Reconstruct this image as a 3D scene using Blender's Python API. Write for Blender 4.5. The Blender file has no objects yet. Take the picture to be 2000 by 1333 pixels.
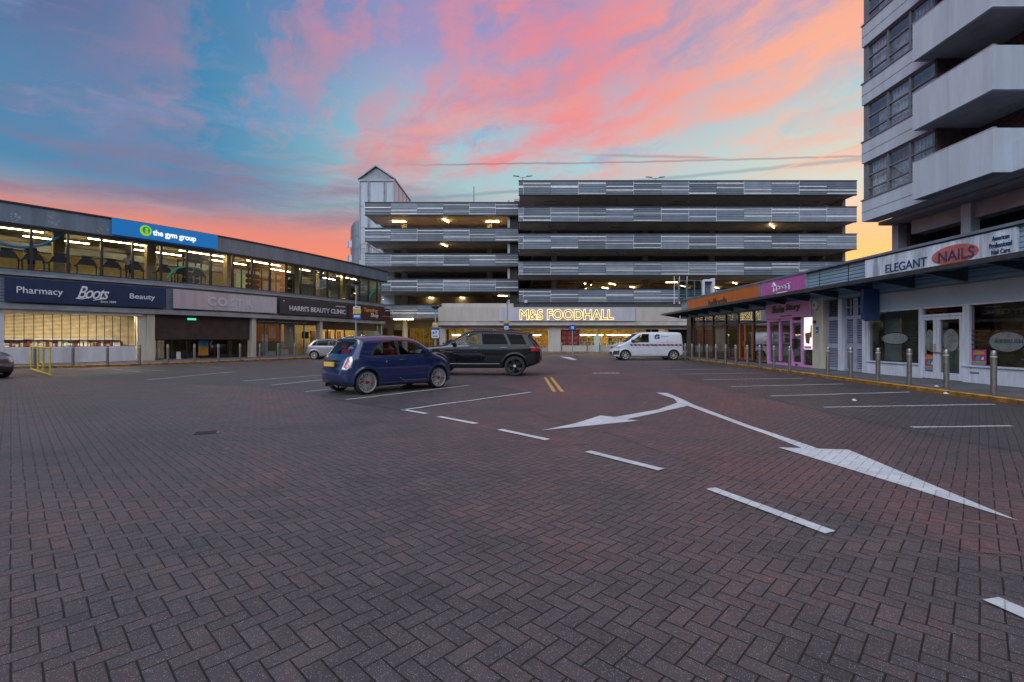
import bpy, math, random
import numpy as np
from math import radians, sin, cos, pi, atan2, hypot
from mathutils import Vector, Matrix
random.seed(7)
rng = np.random.default_rng(7)
SC = bpy.context.scene
COL = SC.collection

# ------------------------------------------------------------ camera
F = 945.0            # focal length in pixels of the 2000 px wide photograph
H = 1.40             # eye height
HOR = 664.0
cam_data = bpy.data.cameras.new('camera')
cam_data.sensor_width = 36.0
cam_data.lens = F / 2000.0 * 36.0
cam_data.shift_y = -2.5 / 2000.0
cam_data.clip_end = 3000
cam_data.clip_start = 0.05
cam = bpy.data.objects.new('camera', cam_data)
COL.objects.link(cam)
cam.location = (0, 0, H)
cam.rotation_euler = (radians(90), 0, 0)
SC.camera = cam
SC.view_settings.view_transform = 'Standard'
SC.view_settings.look = 'None'
SC.view_settings.exposure = 0.0
SC.view_settings.gamma = 1.0
SC.render.use_persistent_data = False
SC.cycles.max_bounces = 6
SC.cycles.diffuse_bounces = 3
SC.cycles.glossy_bounces = 3
SC.cycles.transparent_max_bounces = 10
SC.cycles.sample_clamp_indirect = 3.0
SC.cycles.caustics_reflective = False
SC.cycles.caustics_refractive = False
SC.cycles.use_denoising = True

def S2L(c):
    return tuple(((v/255.0)/12.92 if v/255.0 <= 0.04045 else ((v/255.0+0.055)/1.055)**2.4) for v in c)

# ------------------------------------------------------------ node maths helper
class E:
    """a float socket with python operators that add Math nodes"""
    def __init__(self, nt, s): self.nt, self.s = nt, s
    def _op(self, op, *a, clamp=False):
        n = self.nt.nodes.new('ShaderNodeMath'); n.operation = op; n.use_clamp = clamp
        for i, v in enumerate(a):
            if isinstance(v, E): self.nt.links.new(v.s, n.inputs[i])
            else: n.inputs[i].default_value = v
        return E(self.nt, n.outputs[0])
    def __add__(s, o): return s._op('ADD', s, o)
    __radd__ = __add__
    def __sub__(s, o): return s._op('SUBTRACT', s, o)
    def __rsub__(s, o): return s._op('SUBTRACT', o, s)
    def __mul__(s, o): return s._op('MULTIPLY', s, o)
    __rmul__ = __mul__
    def __truediv__(s, o): return s._op('DIVIDE', s, o)
    def floor(s): return s._op('FLOOR', s)
    def fmod(s, m): return s._op('FLOORED_MODULO', s, m)
    def lt(s, v): return s._op('LESS_THAN', s, v)
    def gt(s, v): return s._op('GREATER_THAN', s, v)
    def mn(s, o): return s._op('MINIMUM', s, o)
    def mx(s, o): return s._op('MAXIMUM', s, o)
    def absv(s): return s._op('ABSOLUTE', s)
    def clamp(s): return s._op('ADD', s, 0.0, clamp=True)
    def step(s, a, b):
        n = s.nt.nodes.new('ShaderNodeMapRange'); n.interpolation_type = 'SMOOTHSTEP'
        s.nt.links.new(s.s, n.inputs[0]); n.inputs[1].default_value = a; n.inputs[2].default_value = b
        n.inputs[3].default_value = 0; n.inputs[4].default_value = 1
        if a > b:
            n.inputs[1].default_value = b; n.inputs[2].default_value = a
            n.inputs[3].default_value = 1; n.inputs[4].default_value = 0
        return E(s.nt, n.outputs[0])

def comb(nt, x, y, z):
    n = nt.nodes.new('ShaderNodeCombineXYZ')
    for i, v in enumerate((x, y, z)):
        if isinstance(v, E): nt.links.new(v.s, n.inputs[i])
        else: n.inputs[i].default_value = v
    return n.outputs[0]
def noise(nt, vec, scale=1, detail=3, rough=0.5, distort=0):
    n = nt.nodes.new('ShaderNodeTexNoise')
    if vec is not None: nt.links.new(vec, n.inputs['Vector'])
    n.inputs['Scale'].default_value = scale; n.inputs['Detail'].default_value = detail
    n.inputs['Roughness'].default_value = rough; n.inputs['Distortion'].default_value = distort
    return E(nt, n.outputs[0])
def mixc(nt, fac, a, b, mode='MIX'):
    n = nt.nodes.new('ShaderNodeMix'); n.data_type = 'RGBA'; n.blend_type = mode
    if isinstance(fac, E): nt.links.new(fac.s, n.inputs[0])
    else: n.inputs[0].default_value = fac
    for i, v in ((6, a), (7, b)):
        if hasattr(v, 'node'): nt.links.new(v, n.inputs[i])
        else: n.inputs[i].default_value = tuple(v)[:3] + (1,)
    return n.outputs[2]
def ramp(nt, fac, stops):
    n = nt.nodes.new('ShaderNodeValToRGB'); nt.links.new(fac.s, n.inputs[0])
    el = n.color_ramp.elements
    while len(el) < len(stops): el.new(0.5)
    for e, (p, c) in zip(el, stops): e.position = p; e.color = tuple(c)[:3] + (1,)
    return n.outputs[0]

# ------------------------------------------------------------ world: dusk sky with lit cirrus
def make_world():
    w = bpy.data.worlds.new('World'); SC.world = w; w.use_nodes = True
    nt = w.node_tree; nt.nodes.clear()
    out = nt.nodes.new('ShaderNodeOutputWorld'); bg = nt.nodes.new('ShaderNodeBackground')
    tc = nt.nodes.new('ShaderNodeTexCoord'); sp = nt.nodes.new('ShaderNodeSeparateXYZ')
    nt.links.new(tc.outputs['Generated'], sp.inputs[0])
    x, y, z = (E(nt, sp.outputs[i]) for i in range(3))
    u = x._op('ARCTAN2', x, y)          # azimuth from +Y
    v = z._op('ARCSINE', z)             # elevation
    q = lambda r, g, b: S2L((r, g, b))
    base = ramp(nt, (v / 1.6).clamp(), [
        (0.0, q(236, 142, 84)), (0.085, q(240, 140, 96)), (0.125, q(222, 150, 130)), (0.165, q(168, 190, 196)),
        (0.215, q(146, 206, 214)), (0.27, q(150, 186, 208)), (0.34, q(148, 146, 196)), (0.42, q(126, 132, 186)), (0.55, q(150, 158, 196)), (1.0, q(190, 196, 216))])
    leftm = u.step(-0.15, -0.62) * v.step(0.16, 0.27)
    base = mixc(nt, leftm * 0.96, base, q(40, 124, 172))
    # dusky purple at top left
    vi = noise(nt, comb(nt, u * 1.2, v * 1.5, 3.1), 2.0, 3)
    tl = u.step(-0.55, -0.8) * v.step(0.34, 0.54)
    base = mixc(nt, tl * vi.step(0.38, 0.6) * 0.85, base, q(84, 90, 138))
    # warm light lower right
    rr = u.step(0.3, 0.62)
    base = mixc(nt, rr * v.step(0.28, 0.1) * 0.9, base, q(246, 150, 92))
    base = mixc(nt, rr * v.step(0.14, 0.26) * v.step(0.5, 0.3) * 0.5, base, q(196, 216, 200))
    # warp
    w1 = noise(nt, comb(nt, u * 1.6, v * 2.6, 0.0), 1.7, 5, 0.6) - 0.5
    w2 = noise(nt, comb(nt, u * 1.6, v * 2.6, 5.0), 1.7, 5, 0.6) - 0.5
    fine = noise(nt, comb(nt, u * 9, v * 26, 2.0), 1.0, 6, 0.7) - 0.5
    def streak(ang, su, sv, seed, det=8, wa=0.18):
        c, s = cos(ang), sin(ang)
        uu = u + w1 * wa; vv = v + w2 * wa * 0.6
        a = (uu * c + vv * s) * su
        b = (vv * c - uu * s) * sv
        return noise(nt, comb(nt, a, b, seed), 1.0, det, 0.64) + fine * 0.17
    n1 = streak(0.24, 2.0, 9.5, 1.7)            # rising to the right
    n2 = streak(1.0, 2.6, 4.6, 8.3, wa=0.26)    # steeper feathers
    n3 = streak(0.03, 2.2, 17.0, 4.4, wa=0.1)   # flat low streaks
    n5 = streak(-0.12, 2.4, 7.0, 21.0, wa=0.3)
    # broad rosy veil, thinning to the left
    veil = u.step(-0.42, 0.08) * v.step(0.26, 0.40)
    c = mixc(nt, ((n5 - 0.36) * 3.0).clamp() * veil * 0.62, base, mixc(nt, u.step(0.0, 0.5), q(226, 140, 158), q(246, 170, 150)))
    m1 = u.step(-0.35, 0.2) * v.step(0.27, 0.42)
    cov1 = ((n1 - 0.465) * 6.5 + (m1 - 0.9) * 1.3 + 0.34).clamp() * v.step(0.26, 0.36)
    cloud = mixc(nt, u.step(0.1, 0.6), q(240, 130, 134), q(255, 172, 136))
    cloud = mixc(nt, v.step(0.50, 0.68) * u.step(0.6, 0.1) * 0.4, cloud, q(186, 132, 176))
    c = mixc(nt, cov1 * u.step(-0.6, -0.1) * 0.9, c, cloud)
    # feathers in the upper middle
    m2 = u.step(-0.75, -0.25) * u.step(0.45, 0.1) * v.step(0.24, 0.38)
    c = mixc(nt, ((n2 - 0.47) * 6.5).clamp() * m2 * 0.8, c, q(242, 136, 136))
    # blue holes
    n6 = streak(0.3, 3.0, 8.0, 33.0, wa=0.3)
    c = mixc(nt, ((n6 - 0.53) * 7.0).clamp() * v.step(0.25, 0.35) * u.step(0.75, 0.3) * 0.6, c, q(120, 150, 198))
    # rose and slate wisps over the blue left
    c = mixc(nt, ((n2 - 0.48) * 4.0).clamp() * u.step(0.0, -0.3) * v.step(0.2, 0.32) * u.step(-0.95, -0.55) * 0.42, c, q(172, 112, 146))
    c = mixc(nt, ((n5 - 0.52) * 5.0).clamp() * u.step(-0.1, -0.45) * v.step(0.18, 0.28) * 0.38, c, q(84, 112, 152))
    # dark mauve bands low left
    m3 = u.step(0.05, -0.3) * v.step(0.17, 0.22) * v.step(0.38, 0.27)
    c = mixc(nt, ((n3 - 0.44) * 5.0).clamp() * m3 * 0.8, c, q(136, 100, 130))
    # coral glow on the left horizon
    g = (v + w2 * 0.09 + fine * 0.03).step(0.245, 0.175) * u.step(0.1, -0.2) * y.step(-0.1, 0.1)
    c = mixc(nt, g * 0.92, c, q(238, 122, 104))
    c = mixc(nt, (v + w2 * 0.06 + fine * 0.03).step(0.19, 0.12) * u.step(0.1, -0.2) * 0.95, c, q(252, 130, 76))
    # mid-level pink streaks, centre and right
    m4 = v.step(0.24, 0.31) * v.step(0.50, 0.38) * (u.step(-0.45, -0.1) * 0.75 + 0.25)
    n4 = streak(0.12, 2.0, 15.0, 12.2, wa=0.12)
    c = mixc(nt, ((n4 - 0.49) * 5.0).clamp() * m4 * 0.85, c, q(246, 156, 138))
    # vapour trails
    for (v0, sl, wd, ua, ub, col, st) in ((0.350, 0.012, 0.0026, -0.25, 0.75, (150, 112, 128), 0.7), (0.298, 0.075, 0.005, -0.55, 0.75, (116, 152, 166), 0.7),
                                          (0.372, -0.03, 0.0040, 0.1, 0.42, (178, 126, 132), 0.7), (0.20, 0.24, 0.0025, 0.36, 0.8, (226, 170, 140), 0.7)):
        d = (v + w2 * 0.008 + noise(nt, comb(nt, u * 30, v * 30, 0), 1, 2) * 0.003 - (u * sl + v0) + u * u * (v0 * 0.42)).absv()
        c = mixc(nt, d.step(wd, wd * 0.2) * u.step(ua, ua + 0.15) * u.step(ub, ub - 0.05) * st, c, q(*col))
    # behind the viewer and overhead: sky brightened as added fill for the facades
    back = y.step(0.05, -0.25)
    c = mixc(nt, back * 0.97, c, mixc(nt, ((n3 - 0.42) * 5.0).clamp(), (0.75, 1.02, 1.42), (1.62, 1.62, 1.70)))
    c = mixc(nt, y.step(-0.02, -0.3) * v.step(0.30, 0.2), c, q(62, 66, 78))  # dark low band stands in for unseen buildings in reflections
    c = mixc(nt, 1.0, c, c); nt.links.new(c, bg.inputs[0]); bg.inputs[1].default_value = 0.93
    sky = nt.nodes.new('ShaderNodeTexSky'); sky.sky_type = 'NISHITA'; sky.sun_disc = False
    sky.sun_elevation = SUN_EL; sky.sun_rotation = SUN_ROT
    bg2 = nt.nodes.new('ShaderNodeBackground'); nt.links.new(sky.outputs[0], bg2.inputs[0]); bg2.inputs[1].default_value = 0.05
    add = nt.nodes.new('ShaderNodeAddShader')
    nt.links.new(bg.outputs[0], add.inputs[0]); nt.links.new(bg2.outputs[0], add.inputs[1])
    nt.links.new(add.outputs[0], out.inputs[0])
SUN_EL = radians(2.0)
SUN_ROT = radians(35.0)
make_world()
fill_lamp = bpy.data.lights.new('afterglow_fill', 'SUN'); fill_lamp.energy = 1.25; fill_lamp.angle = radians(40); fill_lamp.color = (0.95, 0.95, 1.0)  # added fill from behind left to lift the right hand shops, not the sun
so = bpy.data.objects.new('afterglow_fill', fill_lamp); COL.objects.link(so)
so.rotation_euler = (radians(52), 0, radians(-42))

# ------------------------------------------------------------ materials
def new_mat(name):
    m = bpy.data.materials.new(name); m.use_nodes = True
    nt = m.node_tree; b = nt.nodes['Principled BSDF']
    return m, nt, b
def mat(name, col, rough=0.6, metal=0.0, var=0.12, scale=3.0, bump=0.0, bscale=40, coat=0, spec=0.5, streak=False):
    m, nt, b = new_mat(name)
    col = S2L(col) if max(col) > 1.5 else col
    tc = nt.nodes.new('ShaderNodeTexCoord')
    vec = tc.outputs['Object']
    if streak:
        mp = nt.nodes.new('ShaderNodeMapping'); nt.links.new(vec, mp.inputs[0]); mp.inputs['Scale'].default_value = (2.2, 2.2, 0.35)
        vec = mp.outputs[0]
    n = noise(nt, vec, scale, 5, 0.65)
    lo = tuple(c * (1 - var * 1.6) for c in col); hi = tuple(min(1, c * (1 + var)) for c in col)
    nt.links.new(mixc(nt, n.step(0.3, 0.7), lo, hi), b.inputs['Base Color'])
    rn = n * 0.2 + (rough - 0.1)
    nt.links.new(rn.clamp().s, b.inputs['Roughness'])
    b.inputs['Metallic'].default_value = metal
    b.inputs['Specular IOR Level'].default_value = spec
    b.inputs['Coat Weight'].default_value = coat; b.inputs['Coat Roughness'].default_value = 0.02
    if coat: b.inputs['Coat IOR'].default_value = 1.7
    if bump:
        bn = nt.nodes.new('ShaderNodeBump'); bn.inputs['Strength'].default_value = bump; bn.inputs['Distance'].default_value = 0.01
        nt.links.new(noise(nt, tc.outputs['Object'], bscale, 4).s, bn.inputs['Height'])
        nt.links.new(bn.outputs[0], b.inputs['Normal'])
    return m
def emat(name, col, strength):
    m, nt, b = new_mat(name); col = S2L(col) if max(col) > 1.5 else col
    b.inputs['Base Color'].default_value = tuple(col) + (1,)
    b.inputs['Emission Color'].default_value = tuple(col) + (1,); b.inputs['Emission Strength'].default_value = strength
    return m
def glass(name, tint=(1, 1, 1), refl=1.5, rough=0.01, boost=1.0):
    m = bpy.data.materials.new(name); m.use_nodes = True; nt = m.node_tree; nt.nodes.clear()
    o = nt.nodes.new('ShaderNodeOutputMaterial'); mx = nt.nodes.new('ShaderNodeMixShader')
    t = nt.nodes.new('ShaderNodeBsdfTransparent'); t.inputs[0].default_value = tuple(tint) + (1,)
    g = nt.nodes.new('ShaderNodeBsdfGlossy'); g.inputs['Roughness'].default_value = rough
    fr = nt.nodes.new('ShaderNodeFresnel'); fr.inputs[0].default_value = refl
    geo = nt.nodes.new('ShaderNodeNewGeometry')
    k = (E(nt, fr.outputs[0]) * boost).clamp()
    # same reflectance from both sides of the thin pane
    lw = nt.nodes.new('ShaderNodeLayerWeight'); lw.inputs[0].default_value = 0.35
    bf = E(nt, geo.outputs['Backfacing'])
    k2 = k * (1.0 - bf) + bf * (E(nt, lw.outputs[0]) * 0.4)
    nt.links.new(k2.s, mx.inputs[0]); nt.links.new(t.outputs[0], mx.inputs[1]); nt.links.new(g.outputs[0], mx.inputs[2])
    nt.links.new(mx.outputs[0], o.inputs[0])
    return m
def film(name, col, op):
    m = mat(name, col, 0.8, var=0.1, scale=4); nt = m.node_tree; o = nt.nodes['Material Output']; b = nt.nodes['Principled BSDF']
    mx = nt.nodes.new('ShaderNodeMixShader'); t = nt.nodes.new('ShaderNodeBsdfTransparent'); mx.inputs[0].default_value = op
    nt.links.new(t.outputs[0], mx.inputs[1]); nt.links.new(b.outputs[0], mx.inputs[2]); nt.links.new(mx.outputs[0], o.inputs[0]); return m
def paint(name, col, metal=0.3, rough=0.32, coat=1.0):
    return mat(name, col, rough, metal, 0.04, 2.0, coat=coat)

def paver(name, cols, joint=(0.012, 0.010, 0.011), seed=0.0, pcol=None, wear=(0.62, 0.74)):
    """herringbone block paving, 2:1 blocks, laid at 46 degrees"""
    m, nt, b = new_mat(name)
    tc = nt.nodes.new('ShaderNodeTexCoord'); sp = nt.nodes.new('ShaderNodeSeparateXYZ')
    nt.links.new(tc.outputs['Object'], sp.inputs[0])
    X, Y = E(nt, sp.outputs[0]), E(nt, sp.outputs[1])
    # tiny laying error
    dn = noise(nt, tc.outputs['Object'], 1.3, 2) - 0.5
    dm = noise(nt, tc.outputs['Object'], 0.9, 2, 0.5, 0.3) - 0.5
    a = radians(46.0); w = 0.0945
    u = (X * cos(a) + Y * sin(a)) / w + dn * 0.3
    v = (X * sin(a) - Y * cos(a)) / w + dm * 0.3
    i, j = u.floor(), v.floor()
    fu, fv = u - i, v - j
    k = (i - j).fmod(4.0)
    hz = k.lt(1.5); k0 = k.lt(0.5); k1 = hz - k0; k2 = k.lt(2.5) - hz; k3 = 1.0 - hz - k2
    BIG = 5.0
    eu0 = fu + (k1 * BIG); eu1 = (1.0 - fu) + (k0 * BIG)
    ev0 = fv + (k2 * BIG); ev1 = (1.0 - fv) + (k3 * BIG)
    d = eu0.mn(eu1).mn(ev0.mn(ev1))
    d = d + (noise(nt, tc.outputs['Object'], 60, 2) - 0.5) * 0.03
    jm = d.step(0.02, 0.062)
    idv = comb(nt, i - k1, j - k2, seed)
    wn = nt.nodes.new('ShaderNodeTexWhiteNoise'); wn.noise_dimensions = '3D'; nt.links.new(idv, wn.inputs['Vector'])
    r = E(nt, wn.outputs['Value'])
    big = noise(nt, tc.outputs['Object'], 0.22, 4, 0.6)
    mid = noise(nt, tc.outputs['Object'], 1.7, 4, 0.65)
    t = (r * 0.22 + (mid - 0.5) * 1.0 + (noise(nt, tc.outputs['Object'], 9.0, 3, 0.6) - 0.5) * 0.9 + (big - 0.5) * 2.4 + 0.36).clamp()
    base = ramp(nt, t, [(i / (len(cols) - 1), c) for i, c in enumerate(cols)])
    # per-block lightness
    wn2 = nt.nodes.new('ShaderNodeTexWhiteNoise'); wn2.noise_dimensions = '3D'
    nt.links.new(comb(nt, i - k1 + 71.3, j - k2, seed + 9), wn2.inputs['Vector'])
    br = E(nt, wn2.outputs['Value']) * 0.2 + 0.78
    gr = (noise(nt, tc.outputs['Object'], 190, 4, 0.85) - 0.5) * 2.6 + 1.0
    tone = br * gr * ((mid - 0.5) * 0.5 + 1.0)
    vm = nt.nodes.new('ShaderNodeVectorMath'); vm.operation = 'SCALE'; nt.links.new(base, vm.inputs[0]); nt.links.new(tone.s, vm.inputs['Scale'])
    # quartz flecks
    vo = nt.nodes.new('ShaderNodeTexVoronoi'); vo.inputs['Scale'].default_value = 165; nt.links.new(tc.outputs['Object'], vo.inputs['Vector'])
    vd = E(nt, vo.outputs['Distance']); vcol = nt.nodes.new('ShaderNodeSeparateColor'); nt.links.new(vo.outputs['Color'], vcol.inputs[0])
    fl = vd.lt(0.27) * E(nt, vcol.outputs[0]).gt(0.66)
    c2 = mixc(nt, fl * 0.8, vm.outputs[0], (0.5, 0.48, 0.5))
    # oil and dirt blotches
    st = noise(nt, tc.outputs['Object'], 0.55, 5, 0.7)
    c2 = mixc(nt, st.step(0.60, 0.74) * 0.35, c2, (0.03, 0.027, 0.03))
    st2 = noise(nt, comb(nt, X * 0.16 + Y * 0.1, Y * 0.9 - X * 0.25, seed), 1.0, 5, 0.62)
    c2 = mixc(nt, st2.step(0.55, 0.70) * 0.30, c2, (0.028, 0.026, 0.03))
    st3 = noise(nt, tc.outputs['Object'], 2.6, 3, 0.6, 0.6)
    c2 = mixc(nt, st3.step(0.72, 0.78) * 0.6, c2, (0.02, 0.019, 0.021))
    # chewing-gum spots
    vg = nt.nodes.new('ShaderNodeTexVoronoi'); vg.inputs['Scale'].default_value = 1.6; nt.links.new(tc.outputs['Object'], vg.inputs['Vector'])
    c2 = mixc(nt, E(nt, vg.outputs['Distance']).lt(0.025) * 0.6, c2, (0.02, 0.02, 0.022))
    c3 = mixc(nt, jm, joint, c2)
    if pcol:
        wn_ = noise(nt, tc.outputs['Object'], 7.0, 6, 0.75); wb = noise(nt, tc.outputs['Object'], 0.9, 3, 0.6)
        keep = (wn_ + (wb - 0.5) * 0.5).step(wear[1], wear[0]) * (d.step(0.005, 0.04) * 0.4 + 0.6)
        tonep = (gr * 0.25 + 0.75) * (mid * 0.5 + 0.75) * (r * 0.12 + 0.94)
        vp = nt.nodes.new('ShaderNodeVectorMath'); vp.operation = 'SCALE'; vp.inputs[0].default_value = pcol; nt.links.new(tonep.s, vp.inputs['Scale'])
        c3 = mixc(nt, keep, c3, vp.outputs[0])
    nt.links.new(c3, b.inputs['Base Color'])
    rg = (mid * 0.25 + 0.40).clamp()
    nt.links.new(rg.s, b.inputs['Roughness'])
    b.inputs['Specular IOR Level'].default_value = 0.4
    hgt = jm * 1.0 + gr * 0.25 + r * 0.22 * jm + (d.step(0.05, 0.16)) * 0.25
    bn = nt.nodes.new('ShaderNodeBump'); bn.inputs['Strength'].default_value = 0.9; bn.inputs['Distance'].default_value = 0.005
    nt.links.new(hgt.s, bn.inputs['Height']); nt.links.new(bn.outputs[0], b.inputs['Normal'])
    return m

def corrugated(name, col, rough=0.38, metal=0.6, period=0.1, axis=2):
    m, nt, b = new_mat(name)
    col = S2L(col) if max(col) > 1.5 else col
    tc = nt.nodes.new('ShaderNodeTexCoord'); sp = nt.nodes.new('ShaderNodeSeparateXYZ'); nt.links.new(tc.outputs['Object'], sp.inputs[0])
    z = E(nt, sp.outputs[axis])
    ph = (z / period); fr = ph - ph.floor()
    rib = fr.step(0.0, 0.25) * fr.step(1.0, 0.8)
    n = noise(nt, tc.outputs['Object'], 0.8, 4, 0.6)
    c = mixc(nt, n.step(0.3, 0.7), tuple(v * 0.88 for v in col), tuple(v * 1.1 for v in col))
    c = mixc(nt, fr.step(0.22, 0.0) * 0.75, c, tuple(v * 0.25 for v in col))  # shade in the grooves darkened into the rib colour
    nt.links.new(c, b.inputs['Base Color']); b.inputs['Metallic'].default_value = metal
    nt.links.new((n * 0.2 + rough - 0.1).clamp().s, b.inputs['Roughness'])
    bn = nt.nodes.new('ShaderNodeBump'); bn.inputs['Strength'].default_value = 0.8; bn.inputs['Distance'].default_value = 0.03
    nt.links.new(rib.s, bn.inputs['Height']); nt.links.new(bn.outputs[0], b.inputs['Normal'])
    return m

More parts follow.
